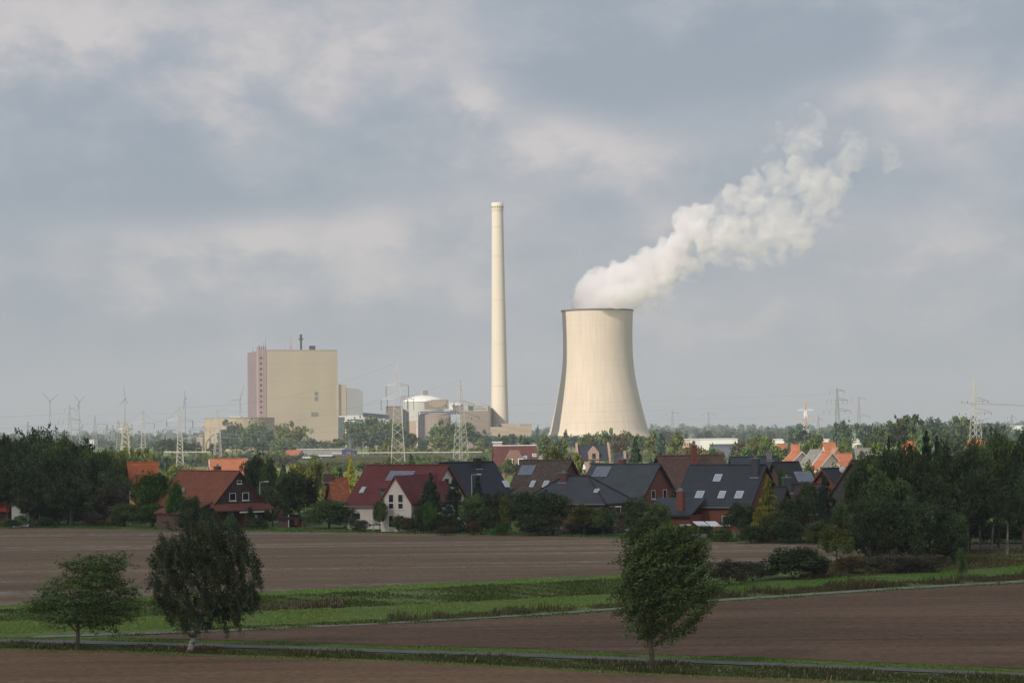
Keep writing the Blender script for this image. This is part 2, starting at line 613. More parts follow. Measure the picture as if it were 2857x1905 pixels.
# ------------------------------------------------------------------ ground, fields, roads
def soilmat(name, c1, c2, straw=0.0, axis=0.0, lump=1.0):
    m = bpy.data.materials.new(name)
    m.use_nodes = True
    t = m.node_tree
    b = t.nodes['Principled BSDF']
    b.inputs['Roughness'].default_value = 1.0
    b.inputs['Specular IOR Level'].default_value = 0.1
    g = N(t, 'ShaderNodeNewGeometry')

    def nz(scale, st, detail=4, rough=0.6, rot=axis):
        mp = N(t, 'ShaderNodeMapping')
        mp.inputs['Rotation'].default_value = (0, 0, rot)
        mp.inputs['Scale'].default_value = st
        t.links.new(g.outputs['Position'], mp.inputs[0])
        n = N(t, 'ShaderNodeTexNoise')
        n.inputs['Scale'].default_value = scale
        n.inputs['Detail'].default_value = detail
        n.inputs['Roughness'].default_value = rough
        t.links.new(mp.outputs[0], n.inputs['Vector'])
        return n.outputs[0]
    big = nz(0.05, (0.35, 1, 1), 4)
    mid = nz(0.5, (0.12, 1, 1), 4)
    fine = nz(2.2 * lump, (0.8, 1, 1), 6, 0.75)
    f = mathn(t, 'ADD', mathn(t, 'MULTIPLY', big, 0.5), mathn(t, 'ADD', mathn(t, 'MULTIPLY', mid, 0.35), mathn(t, 'MULTIPLY', fine, 0.45)))
    col = mixc(t, ramp(t, f, 0.40, 0.88), c1, c2)
    clod = ramp(t, nz(3.2 * lump, (0.5, 1, 1), 3, 0.7), 0.45, 0.62)
    col = mixc(t, mathn(t, 'MULTIPLY', clod, 0.6), col, mixc(t, 1.0, col, (0.45, 0.43, 0.43), 'MULTIPLY'))
    fur = ramp(t, nz(1.1 * lump, (0.03, 1, 1), 3, 0.6), 0.42, 0.60)
    col = mixc(t, mathn(t, 'MULTIPLY', fur, 0.28), col, mixc(t, 1.0, col, (0.62, 0.6, 0.6), 'MULTIPLY'))
    damp = ramp(t, nz(0.03, (0.5, 1, 1), 3, 0.55), 0.50, 0.64)
    col = mixc(t, mathn(t, 'MULTIPLY', damp, 0.22), col, mixc(t, 1.0, col, (0.72, 0.7, 0.72), 'MULTIPLY'))
    if straw:
        bands = ramp(t, nz(0.11, (0.05, 1, 1), 3, 0.5), 0.47, 0.60)
        bits = ramp(t, nz(1.6, (0.3, 1.0, 1), 6, 0.85), 0.46, 0.62)
        col = mixc(t, mathn(t, 'MULTIPLY', mathn(t, 'MULTIPLY', bands, bits), straw), col, (0.46, 0.41, 0.33))
        dk = ramp(t, nz(0.24, (0.03, 1, 1), 2, 0.5), 0.60, 0.72)
        col = mixc(t, mathn(t, 'MULTIPLY', dk, 0.35), col, mixc(t, 1.0, col, (0.62, 0.6, 0.6), 'MULTIPLY'))
    t.links.new(col, b.inputs['Base Color'])
    bp = N(t, 'ShaderNodeBump')
    bp.inputs['Strength'].default_value = 0.8
    bp.inputs['Distance'].default_value = 0.12
    t.links.new(fine, bp.inputs['Height'])
    t.links.new(bp.outputs[0], b.inputs['Normal'])
    return m


m_field_a = soilmat('soil_red_brown', (0.134, 0.087, 0.054), (0.335, 0.210, 0.124), 0, 0.05)
m_field_b = soilmat('soil_dark_brown', (0.098, 0.066, 0.046), (0.265, 0.172, 0.110), 0, 0.06)
m_field_c = soilmat('soil_stubble', (0.152, 0.110, 0.074), (0.312, 0.222, 0.146), 0.85, -0.02)
m_meadow = soilmat('meadow', (0.11, 0.165, 0.05), (0.22, 0.29, 0.095), 0, 0.0, 0.7)
m_farmeadow = soilmat('far_meadow', (0.16, 0.20, 0.07), (0.24, 0.28, 0.10), 0, 0.0, 0.3)
m_tan = soilmat('far_stubble', (0.34, 0.27, 0.17), (0.42, 0.34, 0.22), 0, 0.0, 0.3)
m_road = mat('asphalt_old', (0.14, 0.135, 0.125), 0.9, 0.2, 0.8)
m_road2 = mat('concrete_path', (0.23, 0.22, 0.20), 0.9, 0.2, 0.8)

GS = 11000.0
g = MB()
nx = 24
for i in range(nx):
    for j in range(nx):
        x0, x1 = -GS + 2 * GS * i / nx, -GS + 2 * GS * (i + 1) / nx
        y0, y1 = -3000 + 2 * GS * j / nx, -3000 + 2 * GS * (j + 1) / nx
        g.poly([(x0, y0, 0), (x1, y0, 0), (x1, y1, 0), (x0, y1, 0)])
tag(g.build('ground', m_meadow), kind='structure')


def lerp_line(line, u):
    if u <= line[0][0]:
        (a, b), (c, d) = line[0], line[1]
    elif u >= line[-1][0]:
        (a, b), (c, d) = line[-2], line[-1]
    else:
        for (a, b), (c, d) in zip(line, line[1:]):
            if a <= u <= c:
                break
    return b + (d - b) * (u - a) / (c - a)


def off(line, d):
    return [(u, v + d) for u, v in line]


A_TOP = [(0, 1813), (408, 1823), (800, 1837), (1108, 1846), (1500, 1866), (1790, 1882), (2150, 1897), (2420, 1906)]
R1_TOP = [(0, 1781), (221, 1785.5), (800, 1800), (1108, 1811), (1500, 1822.5), (2150, 1847), (2808, 1874)]
R1_LOW = off(R1_TOP, 9)
R2_TOP = [(95, 1773), (401, 1762.5), (700, 1751), (1108, 1733), (1567, 1706), (1715, 1694.5), (1964, 1673), (2150, 1661.5), (2486, 1639), (2857, 1618)]
R2_LOW = off(R2_TOP, 5)
B_TOP = [(300, 1777), (463, 1768), (700, 1757), (1108, 1739), (1500, 1721), (1715, 1704), (1964, 1683), (2150, 1671), (2486, 1647), (2857, 1628)]
B_LOW = [(300, 1777.5), (357, 1778), (700, 1786), (1108, 1800), (1500, 1808), (1790, 1823), (2150, 1834), (2486, 1848), (2857, 1864)]
C_LOW = [(0, 1689), (354, 1667), (738, 1650), (1108, 1632), (1500, 1613), (1732, 1602), (1970, 1590), (2290, 1565), (2857, 1535)]
C_TOP = [(0, 1471), (714, 1482), (1108, 1487), (1500, 1493.5), (1819, 1504), (1964, 1509), (2280, 1514), (2857, 1521)]


def strip(name, low, up, z, m, u0=-900, u1=3800, label=None):
    us = list(range(u0, u1 + 1, 60))
    b = MB()
    lo = [ground(u, lerp_line(low, u), z) for u in us]
    hi = [ground(u, lerp_line(up, u), z) for u in us]
    for i in range(len(us) - 1):
        b.poly([lo[i], lo[i + 1], hi[i + 1], hi[i]])
    return tag(b.build(name, m), kind='structure')


b = MB()
us = list(range(-900, 3801, 60))
for i in range(len(us) - 1):
    p, q = ground(us[i], lerp_line(A_TOP, us[i]), 0.03), ground(us[i + 1], lerp_line(A_TOP, us[i + 1]), 0.03)
    b.poly([(p.x * 1.0, 20, 0.03), (q.x, 20, 0.03), q, p])
tag(b.build('field', m_field_a), kind='structure')
strip('field', B_LOW, B_TOP, 0.03, m_field_b, 300, 3800)
strip('field', C_LOW, C_TOP, 0.03, m_field_c)
strip('road', R1_LOW, R1_TOP, 0.06, m_road)
strip('path', R2_LOW, R2_TOP, 0.05, m_road2, 95, 3800)


def tufts(name, low, up, u0, u1, n, hmin, hmax, width, cols, colw=None, label=None, seed=1, patch=0.0, lean=0.15, pscale=6.0):
    """Grass or weeds: many blades on the ground between two lines."""
    r = np.random.default_rng(seed)
    us_ = np.sort(r.random(n)) * (u1 - u0) + u0
    t = r.random(n)
    P = np.zeros((n, 3))
    for i in range(n):
        u = us_[i]
        a, c = lerp_line(low, u), lerp_line(up, u)
        p = ground(u, a + (c - a) * t[i])
        P[i] = p
    if patch > 0:
        k = np.sin(P[:, 0] / pscale + 1.3 * seed) + np.sin(P[:, 0] / pscale * 2.3 + P[:, 1] * 0.6 + seed) * 0.7 + r.normal(size=n) * 0.5
        keep = k > (patch * 2 - 1.2)
        P = P[keep]
        n = len(P)
    h = (hmin + (hmax - hmin) * r.random((n, 1)) ** 2.2) * (0.65 + 0.35 * np.sin(P[:, :1] / 1.7 + seed) + 0.25 * np.sin(P[:, :1] / 0.61 + P[:, 1:2]))
    h = np.maximum(h, hmin * 0.5)
    a = r.random(n) * 6.28
    d = np.stack([np.cos(a), np.sin(a), np.zeros(n)], axis=1)
    w = width * (0.5 + r.random((n, 1)))
    ln = np.stack([r.normal(size=n) * lean + lean * 0.8, r.normal(size=n) * lean, np.ones(n)], axis=1) * h
    Q = np.stack([P - d * w * 0.5, P + d * w * 0.5, P + ln + d * w * 0.12, P + ln - d * w * 0.3], axis=1)
    Q[:, :2, 2] -= 0.02
    cols = np.array(cols)
    T = cols[r.choice(len(cols), size=n, p=colw)] * (0.7 + 0.6 * r.random((n, 1)))
    me = quads_mesh(name, Q, T.astype(np.float32), leafmat('blades', (1, 1, 1), 0.2))
    o = bpy.data.objects.new(name, me)
    C.objects.link(o)
    return tag(o, label, 'vegetation', None, 'stuff')


GR, DG, OL, BR, ST = (0.20, 0.28, 0.075), (0.065, 0.10, 0.035), (0.12, 0.13, 0.055), (0.15, 0.12, 0.075), (0.33, 0.30, 0.19)
tufts('weeds', off(A_TOP, -5), off(R1_LOW, 5), -150, 3000, 42000, 0.08, 0.36, 0.09, [DG, OL, BR, ST], [0.35, 0.38, 0.2, 0.07],
      'dark olive and brown weeds on the verge between the nearest field and the lane', 3)
tufts('grass', off(A_TOP, 1), off(A_TOP, -6), -150, 3000, 22000, 0.03, 0.12, 0.07, [GR, ST, OL], [0.55, 0.25, 0.2],
      'short pale grass edging the nearest ploughed field', 4)
tufts('grass', off(R1_TOP, 1.6), off(B_LOW, 2), -150, 3000, 30000, 0.03, 0.13, 0.08, [GR, DG], [0.85, 0.15],
      'short green grass between the lane and the dark middle field', 5)
tufts('grass', off(B_TOP, 2), off(R2_LOW, -1.4), 300, 3000, 12000, 0.05, 0.16, 0.09, [GR, DG], [0.4, 0.6],
      'dark green grass along the upper edge of the middle field', 6)
tufts('weeds', off(R2_TOP, 1), off(R2_TOP, -9), 1080, 1760, 5000, 0.2, 0.75, 0.10, [BR, OL, DG], [0.5, 0.3, 0.2],
      'brown weeds beside the path, left of the wind-bent tree', 7, 0.35, pscale=2.2)
tufts('weeds', off(R2_TOP, -1), off(R2_TOP, -14), 1950, 3000, 11000, 0.2, 0.8, 0.11, [BR, OL, DG], [0.55, 0.3, 0.15],
      'brown weeds between the right-hand path and the bright grass strip', 8, 0.3, pscale=3.1)
tufts('grass', off(R2_TOP, 4), off(R2_TOP, -6), 480, 1560, 7000, 0.08, 0.2, 0.1, [GR, DG], [0.5, 0.5],
      'grass hiding the path along the middle field', 9)
DITCH = [(0, 1733), (354, 1723), (640, 1706), (955, 1695), (1108, 1688), (1500, 1668), (1740, 1655)]
tufts('weeds', DITCH, off(C_LOW, 12), -150, 1760, 42000, 0.06, 0.26, 0.15, [DG, (0.13, 0.19, 0.06), OL], [0.25, 0.55, 0.2],
      'rough dark green growth in the ditch between meadow and stubble field', 10, 0.12)
tufts('reeds', off(DITCH, 0), off(DITCH, -14), 655, 960, 5200, 0.25, 0.6, 0.09, [ST, BR, OL], [0.3, 0.4, 0.3],
      'pale brown reeds in the ditch beside the birch', 11, lean=0.05)
tufts('grass', [(0, 1768), (401, 1756), (1108, 1725), (1715, 1688)], DITCH, -150, 1760, 30000, 0.05, 0.16, 0.12, [GR, (0.24, 0.34, 0.10)], [0.5, 0.5],
      'bright green meadow grass between ditch and path', 12)
tufts('grass', off(C_LOW, 13), off(C_LOW, 0), -150, 1760, 12000, 0.06, 0.2, 0.12, [GR, (0.24, 0.34, 0.10)], [0.5, 0.5],
      'bright green grass rim below the stubble field', 13)
G_TOP = [(1964, 1637), (2100, 1625), (2486, 1600), (2857, 1576)]
tufts('grass', off(R2_TOP, -14), off(G_TOP, 0), 1900, 3000, 16000, 0.06, 0.2, 0.12, [(0.14, 0.25, 0.06), (0.16, 0.29, 0.07)], [0.5, 0.5],
      'bright green grass strip under the hedge and the dark trees', 14)
tufts('undergrowth', off(G_TOP, 2), [(1964, 1600), (2100, 1590), (2486, 1545), (2857, 1530)], 2230, 3000, 26000, 0.1, 0.45, 0.2, [BR, OL, (0.14, 0.075, 0.045), DG], [0.4, 0.25, 0.15, 0.2],
      'brown undergrowth below the birches at the right edge', 15, 0.1)
tufts('grass', off(C_TOP, 1), off(C_TOP, -9), -100, 2300, 22000, 0.06, 0.28, 0.22, [(0.12, 0.20, 0.06), DG], [0.8, 0.2],
      'grass strip between the stubble field and the gardens', 16)
tufts('stubble', off(C_LOW, -10), off(C_TOP, 70), -100, 1720, 15000, 0.02, 0.09, 0.22, [(0.30, 0.26, 0.20), (0.24, 0.2, 0.15)], [0.5, 0.5],
      'straw bits lying in rows on the far field', 17, 0.55, pscale=9.0)

# fields far behind the village
b = MB()
b.poly([(-900, 840, 0.03), (900, 840, 0.03), (1200, 1095, 0.03), (-1200, 1095, 0.03)])
tag(b.build('field', m_farmeadow), kind='structure')
b = MB()
b.poly([(-400, 925, 0.05), (700, 905, 0.05), (900, 985, 0.05), (-300, 1000, 0.05)])
tag(b.build('field', m_tan), kind='structure')

# highway on its embankment
def ribbon(name, pts, half, m, skirt=0.0):
    bb = MB()
    for (p, q) in zip(pts, pts[1:]):
        (x0, y0, z0), (x1, y1, z1) = p, q
        bb.poly([(x0, y0 - half, z0), (x1, y1 - half, z1), (x1, y1 + half, z1), (x0, y0 + half, z0)])
        if skirt:
            bb.poly([(x0, y0 - half - z0 * 2.2, 0), (x1, y1 - half - z1 * 2.2, 0), (x1, y1 - half, z1), (x0, y0 - half, z0)])
            bb.poly([(x0, y0 + half, z0), (x1, y1 + half, z1), (x1, y1 + half + z1 * 2.2, 0), (x0, y0 + half + z0 * 2.2, 0)])
    return tag(bb.build(name, m), kind='structure')


m_bank = soilmat('embankment', (0.055, 0.06, 0.035), (0.11, 0.115, 0.055), 0, 0, 0.3)
hw = [(-400, 1100, 0.8), (-130, 1100, 1.6), (-60, 1100, 4.0), (80, 1108, 5.0), (400, 1120, 2.0)]
ribbon('road_embankment', hw, 8.5, m_bank, 1)
ribbon('road', [(x, y, z + 0.05) for x, y, z in hw], 6.0, mat('asphalt', (0.11, 0.11, 0.115), 0.9, 0.15, 0.1))
hw2 = [(-520, 1230, 2.5), (-160, 1230, 3.6), (60, 1225, 3.3), (500, 1225, 2.5)]
ribbon('road_embankment', hw2, 7, m_bank, 1)
ribbon('road', [(x, y, z + 0.05) for x, y, z in hw2], 5.0, mat('asphalt', (0.11, 0.11, 0.115)))


def rail(name, pts, label):
    bb = MB()
    for p, q in zip(pts, pts[1:]):
        bb.obox((Vector(p) + Vector(q)) / 2, (Vector(q) - Vector(p)) / 2, (0, 0.2, 0), (0, 0, 0.26))
    o = tag(bb.build(name, mat('pale_concrete', (0.44, 0.43, 0.39), 0.8)), label, 'barrier')
    for p, q in zip(pts, pts[1:]):
        L = (Vector(q) - Vector(p)).length
        k = max(1, int(L / 24))
        for i in range(k):
            pb = MB()
            c = Vector(p).lerp(Vector(q), (i + 0.5) / k)
            pb.box(c.x - .15, c.x + .15, c.y - .15, c.y + .15, c.z - 1.2, c.z - 0.4)
            pb.build('post', mat('pale_concrete', (0.55, 0.53, 0.48)), o)
    return o


rail('road_barrier', [(at(925, 1255.5, 1222).x, 1222, 4.7), (at(1130, 1258, 1222).x, 1222, 4.5), (at(1346, 1260, 1222).x, 1222, 4.3)],
     'long pale concrete barrier along the road in front of the power station')
rail('road_barrier', [(at(456, 1258, 1222).x, 1222, 6.2), (at(586, 1258, 1222).x, 1222, 6.0)],
     'short pale barrier behind the tall white pylon at the left')

# ------------------------------------------------------------------ power station
def zat(u, v, Y):
    return at(u, v, Y).z


def front(u1, u2, Y, yaw):
    """Front-left ground corner and front width of a block whose front edge runs from column u1 to u2."""
    p = Vector((XG(u1, Y), Y, 0))
    t2 = XG(u2, 1000.0) / 1000.0
    c, s = math.cos(yaw), math.sin(yaw)
    return p, (t2 * p.y - p.x) / (c - t2 * s)


m_yel = mat('cladding_yellow', (0.49, 0.42, 0.315), 0.6, 0.05, 0.02, 'cladding', 2.2, 0.88)
m_mauve = mat('cladding_mauve', (0.25, 0.185, 0.20), 0.7, 0.06, 0.03, 'cladding', 2.2, 0.9)
m_pink = mat('cladding_pink', (0.37, 0.275, 0.27), 0.7, 0.06, 0.03, 'cladding', 2.2, 0.9)
m_tan_c = mat('cladding_tan', (0.40, 0.32, 0.25), 0.7, 0.05, 0.02, 'cladding', 2.0, 0.85)
m_brown_c = mat('cladding_brown', (0.24, 0.195, 0.165), 0.7, 0.06, 0.02, 'cladding', 2.0, 0.85)
m_grey_c = mat('cladding_grey', (0.38, 0.38, 0.37), 0.6, 0.05, 0.02, 'cladding', 2.0, 0.9)
m_lgrey = mat('cladding_pale_grey', (0.50, 0.51, 0.48), 0.6, 0.04, 0.02, 'cladding', 1.6, 0.92)
m_white = mat('white_paint', (0.74, 0.74, 0.71), 0.6, 0.05, 0.3)
m_dkblue = mat('dark_blue_metal', (0.05, 0.06, 0.11), 0.6, 0.2, 0.2)
m_dkglass = mat('dark_glass', (0.03, 0.04, 0.05), 0.15, 0.2, 0.5, spec=0.6)
m_steel = mat('galvanised_steel', (0.42, 0.42, 0.39), 0.6, 0.12, 0.5, metallic=0.1)
m_dark = mat('dark_metal', (0.05, 0.045, 0.055), 0.7, 0.2, 0.5)
m_redp = mat('red_paint', (0.55, 0.08, 0.05), 0.6, 0.1, 1)

# boiler house
YB = 2160.0
yw = rad(20)
p0, wB = front(746.6, 944, YB, yw)
hB = zat(850, 977.5, YB + 12)
bh = empty('boiler_house', p0, yw, 'huge windowless pale yellow boiler house with a mauve side wall and pink stair tower', 'power station')
depB = 76.0
q = MB(); q.box(0, wB, 0, depB, 0, hB); q.build('wall', m_yel, bh)
q = MB(); q.box(-0.5, 0, 0.6, depB, 0, hB + 0.4)
q.build('side_wall', m_mauve, bh)
q = MB(); q.box(-8.2, -0.6, 0.9, 8, 0, hB + 1.6); st = q.build('stair_tower', m_pink, bh)
for k in range(15):
    zz = 14 + k * 5.1
    q = MB(); q.box(-6.6, -4.7, 0.72, 0.98, zz, zz + 1.7); q.build('window', m_dkglass, st)
q = MB(); q.box(-4.35, -4.1, 0.72, 0.98, 3, hB + 1.2); q.build('drainpipe', m_lgrey, st)
q = MB(); q.box(-0.3, wB + 0.3, -0.3, depB, hB, hB + 0.7); q.build('roof_edge', m_grey_c, bh)
sx = wB / 198.0


def bface(u, v):
    return ((u - 746.6) * sx, hB - (v - 977.5) * hB / 262.0)


for (u, v, w_, h_) in ((883, 1091.5, 9, 10), (883, 1105, 9, 10), (873, 1146, 9, 10), (883.5, 1146, 9, 10), (870, 1189, 8, 9.5)):
    x, z = bface(u, v)
    q = MB(); q.box(x - w_ * sx / 2, x + w_ * sx / 2, -0.25, 0.05, z - h_ * sx / 2, z + h_ * sx / 2)
    f = q.build('louvre_window', mat('grey_louvre', (0.27, 0.27, 0.25), 0.7, 0.1, 0.5), bh)
    q = MB()
    for k in range(6):
        z2 = z - h_ * sx / 2 + h_ * sx * (k + 0.5) / 6
        q.box(x - w_ * sx / 2 + 0.2, x + w_ * sx / 2 - 0.2, -0.35, -0.26, z2 - 0.08, z2 + 0.08)
    q.build('slats', mat('slat_grey', (0.2, 0.2, 0.2)), f)
x, _ = bface(857, 977)
q = MB(); q.lathe([(1.0, hB), (1.0, hB + 10.5), (2.2, hB + 10.8), (2.2, hB + 12), (1.2, hB + 12.2), (1.2, hB + 16)], 14, True, (x, 20, 0)); q.build('exhaust_stack', m_dark, bh)
x, _ = bface(881.5, 977)
q = MB(); q.box(x - 2.4, x + 2.4, 8, 13, hB + 0.7, hB + 4.8); q.build('roof_unit', m_dark, bh)
for (u, hh, m_) in ((820.6, 14.5, m_redp), (924, 4.5, m_steel), (775, 3, m_steel), (804, 4, m_steel), (943, 2.5, m_steel)):
    x, _ = bface(u, 977)
    q = MB(); q.bar((x, 10, hB + 0.7), (x, 10, hB + hh), 0.28, 0.12)
    if hh > 10:
        q.bar((x, 10, hB + 5), (x - 2, 10, hB + 0.7), 0.15); q.bar((x, 10, hB + 5), (x + 2.5, 10, hB + 0.7), 0.15)
    q.build('antenna', m_, bh)
for (x, hh) in ((-8, 3.6), (-6.3, 5), (-4.5, 3.2), (-2.8, 6), (-1, 9.5), (-0.9, 3)):
    q = MB(); q.bar((x, 2, hB + 1.6), (x, 2, hB + 1.6 + hh), 0.22, 0.1); q.bar((x, 2, hB + 1.6), (x, 2, hB + 3.6), 0.5); q.build('antenna', m_dark, bh)
for y, hh in ((26, 4), (38, 3.4), (52, 5.0)):
    q = MB(); q.bar((-0.8, y, hB + .4), (-0.8, y, hB + hh), 0.3, 0.12); q.build('antenna', m_dark, bh)

# annexes right of the boiler house
pa, wa = front(945.2, 967.5, YB + 22, yw)
an = empty('annex_block', pa, yw, 'narrow pale yellow block against the right side of the boiler house', 'industrial building')
q = MB(); q.box(0, wa, 0, 30, zat(955, 1159, YB + 22), zat(955, 1072, YB + 22)); q.build('wall', m_yel, an)
q = MB(); q.box(0, wa * 0.36, -0.12, 0, zat(955, 1159, YB + 22), zat(955, 1072, YB + 22) - 0.1); q.build('dark_panel', mat('panel_grey', (0.20, 0.19, 0.18)), an)
zlo, zmid = 0, zat(955, 1164, YB + 22)
q = MB(); q.box(0, wa, 0.3, 28, zlo, zat(955, 1160, YB + 22) - 0.05); q.build('base_wall', mat('base_bluegrey', (0.12, 0.13, 0.16), 0.8, 0.2, 0.1), an)
q = MB(); q.box(0, wa + 0.4, -0.25, 0.2, zat(955, 1163.5, YB + 22), zat(955, 1159.5, YB + 22)); q.box(wa - 1.6, wa + 0.3, -0.3, 0.2, zat(955, 1181, YB + 22), zat(955, 1163.4, YB + 22)); q.build('white_trim', m_white, an)
pg, wg = front(968.2, 1014, YB + 25, yw)
ga = empty('filter_building', pg, yw, 'pale grey building with a sloping right shoulder between boiler house and conveyor', 'industrial building')
zt, zr, zb_ = zat(990, 1081.5, YB + 25), zat(1012, 1090, YB + 25), zat(990, 1158, YB + 25)
q = MB(); q.extrude([(0, zb_), (wg, zb_), (wg, zr - 2), (wg * 0.93, zr), (wg * 0.7, zt - 1), (0, zt)], 'y', 0, 28); q.build('wall', mat('cladding_silver', (0.38, 0.39, 0.41), 0.5, 0.05, 0.02, 'cladding', 2.0, 0.9), ga)
q = MB(); q.box(0, wg + 0.2, 0.4, 26, 0, zb_ - 4.1); q.build('base_wall', mat('base_bluegrey', (0.12, 0.13, 0.16)), ga)
q = MB(); q.box(0, wg + 0.5, -0.3, 27, zb_ - 4, zb_ - 0.05); q.build('white_band', m_white, ga)
q = MB()
xp = wg * -0.12
q.bar((xp, -4, zat(960, 1176, YB)), (xp + 9, -4, zat(960, 1176, YB)), 0.8, n=8); q.bar((xp, -4, zat(960, 1179, YB)), (xp, -4, zat(960, 1210, YB)), 0.75, n=8)
q.bar((xp - 1.5, -4, zat(960, 1177, YB)), (xp + 4, -4, zat(960, 1178, YB)), 1.3, n=8)
q.bar((xp, -4, zat(960, 1210, YB)), (xp, -4, 0), 0.5, n=8)
q.build('duct', m_white, ga)
# conveyor bridge
ya = 2190
A_, B_ = at(1013, 1152, ya), at(1085, 1158, ya + 10)
q = MB()
d = (B_ - A_) / 2
q.obox((A_ + B_) / 2 - Vector((0, 0, 1.6)), d, (0, 2.5, 0), (0, 0, 1.9))
cb = q.build('conveyor_bridge', m_dkblue)
tag(cb, 'dark blue enclosed conveyor bridge sloping down to the right behind trees', 'conveyor')
q = MB(); q.obox((A_ + B_) / 2 + Vector((0, 0, 0.6)), d, (0, 2.6, 0), (0, 0, 0.22)); q.build('roof', m_lgrey, cb)
q = MB(); q.box(B_.x - 5, B_.x - 0.5, B_.y - 2.8, B_.y - 2.5, B_.z - 5.6, B_.z - 4.4); q.build('white_panel', m_white, cb)
q = MB()
for t_ in (0.1, 0.5, 0.9):
    c = A_.lerp(B_, t_)
    q.bar((c.x, c.y, 0), (c.x, c.y, c.z - 3.4), 0.5)
q.build('support', m_steel, cb)

# transfer tower between conveyor and silo
pt, wt = front(1082, 1122, 2215, rad(8))
o = empty('transfer_tower', pt, rad(8), 'brown windowless block left of the domed white silo', 'industrial building')
q = MB(); q.box(0, wt, 0, 18, 0, zat(1092, 1134.5, 2215)); q.build('wall', m_brown_c, o)
q = MB(); q.box(-0.2, wt + .2, -0.2, 18.2, zat(1092, 1134.5, 2215), zat(1092, 1134.5, 2215) + 0.5); q.build('roof_edge', m_dark, o)
q = MB()
zt = zat(1130, 1113, 2215)
for x in (wt * 0.92, wt * 1.05, wt * 1.2):
    q.bar((x, 3, zt - 9), (x, 3, zt + 2), 0.25)
q.bar((wt * 0.9, 3, zt + 2), (wt * 1.25, 3, zt + 2), 0.3); q.bar((wt * 0.9, 3, zt - 2), (wt * 1.2, 3, zt - 2), 0.25)
q.build('headframe', mat('grey_steel', (0.22, 0.23, 0.26)), o)

# round silo with dome
YS = 2240
cS = (XG(1182, YS), YS, 0)
rS = 57.5 * YS / FPX
zE, zD, zB2 = zat(1182, 1119.5, YS), zat(1182, 1102.5, YS), zat(1150, 1175, YS)
si = empty('domed_silo', cS, 0, 'broad round pale grey silo with a shallow white dome and brown lower wall', 'silo')
q = MB(); q.lathe([(rS, zB2), (rS, zE)], 72); q.build('wall', m_lgrey, si, True)
q = MB(); q.lathe([(rS - 0.3, 0), (rS - 0.3, zB2)], 72); q.build('base_wall', m_tan_c, si, True)
q = MB(); q.lathe([(rS + 0.6, zE - 0.6), (rS + 0.6, zE), (rS * 0.9, zE + (zD - zE) * 0.33), (rS * 0.7, zE + (zD - zE) * 0.62), (rS * 0.45, zE + (zD - zE) * 0.86), (rS * 0.2, zE + (zD - zE) * 0.97), (0.1, zD)], 72); q.build('dome', m_white, si, True)
q = MB(); q.box(0.1, 4.6, -3, 3, zD - 0.3, zD + 4.6)
hd = q.build('head_house', mat('slat_grey', (0.2, 0.2, 0.2)), si)
q = MB(); q.box(-2.8, 0, -2, 2, zD - 0.3, zD + 3.6); q.build('side_unit', m_grey_c, hd)
q = MB()
for k in range(5):
    x = -rS * 0.86 + k * 2.1
    q.bar((x, -8, zE), (x, -8, zE + 5.4), 0.22)
for z_ in (2.0, 5.4):
    q.bar((-rS * 0.86, -8, zE + z_), (-rS * 0.86 + 8.4, -8, zE + z_), 0.25)
q.build('lattice_gantry', mat('grey_steel', (0.22, 0.23, 0.26)), si)

# bunker block with bowl shaped panel, in front of the silo
pb_, wb_ = front(1187, 1252, 2195, rad(4))
zt, zb = zat(1220, 1114.5, 2195), zat(1220, 1139, 2195)
bu = empty('bunker_block', pb_, rad(4), 'brown block with a pale half-moon panel on steel frames, right of the dome', 'industrial building')
q = MB(); q.extrude([(0, zb - 1), (wb_, zb), (wb_, zt), (wb_ * 0.3, zt - 0.2), (0, zt - 2)], 'y', 0, 16); q.build('wall', m_brown_c, bu)
q = MB()
n_ = 20
pts = [(wb_ * 0.53 + wb_ * 0.42 * math.cos(math.pi + math.pi * i / n_), zt - 0.8 + (zt - zb - 1) * 0.95 * math.sin(math.pi + math.pi * i / n_)) for i in range(n_ + 1)]
q.extrude(pts, 'y', -0.35, -0.02); q.build('half_round_panel', mat('cladding_beige', (0.33, 0.265, 0.21), 0.7), bu)
z2 = zat(1220, 1156, 2195)
q = MB(); q.box(-4, wb_ + 18, -1.5, 14, z2, zb - 3); q.build('conveyor_gallery', m_dkblue, bu)
q = MB()
for k in range(3):
    z_ = z2 + 1.3 + k * 1.7
    q.box(-5, wb_ + 6, -1.9, -1.55, z_, z_ + 0.35)
q.build('railings', m_lgrey, bu)
q = MB(); q.box(wb_ + 2, wb_ + 17, 1, 12, zb - 3, zb + 3.5); q.build('upper_housing', mat('mauve_grey', (0.20, 0.16, 0.19)), bu)
q = MB(); q.box(wb_ + 0.8, wb_ + 4.5, -0.4, 3, zb - 2, zb + 5.5); q.box(wb_ + 6.5, wb_ + 12, -0.4, 3, zb + 2.5, zb + 5.0); q.build('white_duct', m_white, bu)
q = MB()
for k in range(6):
    x = -19 + k * 2.8 if k < 1 else -6.4 + (k - 1) * 1.9
    q.bar((x, -1, 0), (x, -1, z2 + 3), 0.42)
for z_ in (8, 16, 24):
    q.bar((-6.4, -1, z_), (1.2, -1, z_), 0.3); q.bar((-6.4, -1, z_ - 7), (1.2, -1, z_), 0.2)
q.box(-6.2, 1.0, -0.4, 8, 0, z2)
q.build('steel_frame', mat('blue_grey_steel', (0.10, 0.11, 0.15)), bu)
q = MB(); q.bar((-7.6, -1.5, 0), (-7.6, -1.5, zat(1165, 1176, 2195)), 0.6, n=8); q.build('white_pipe', m_white, bu)
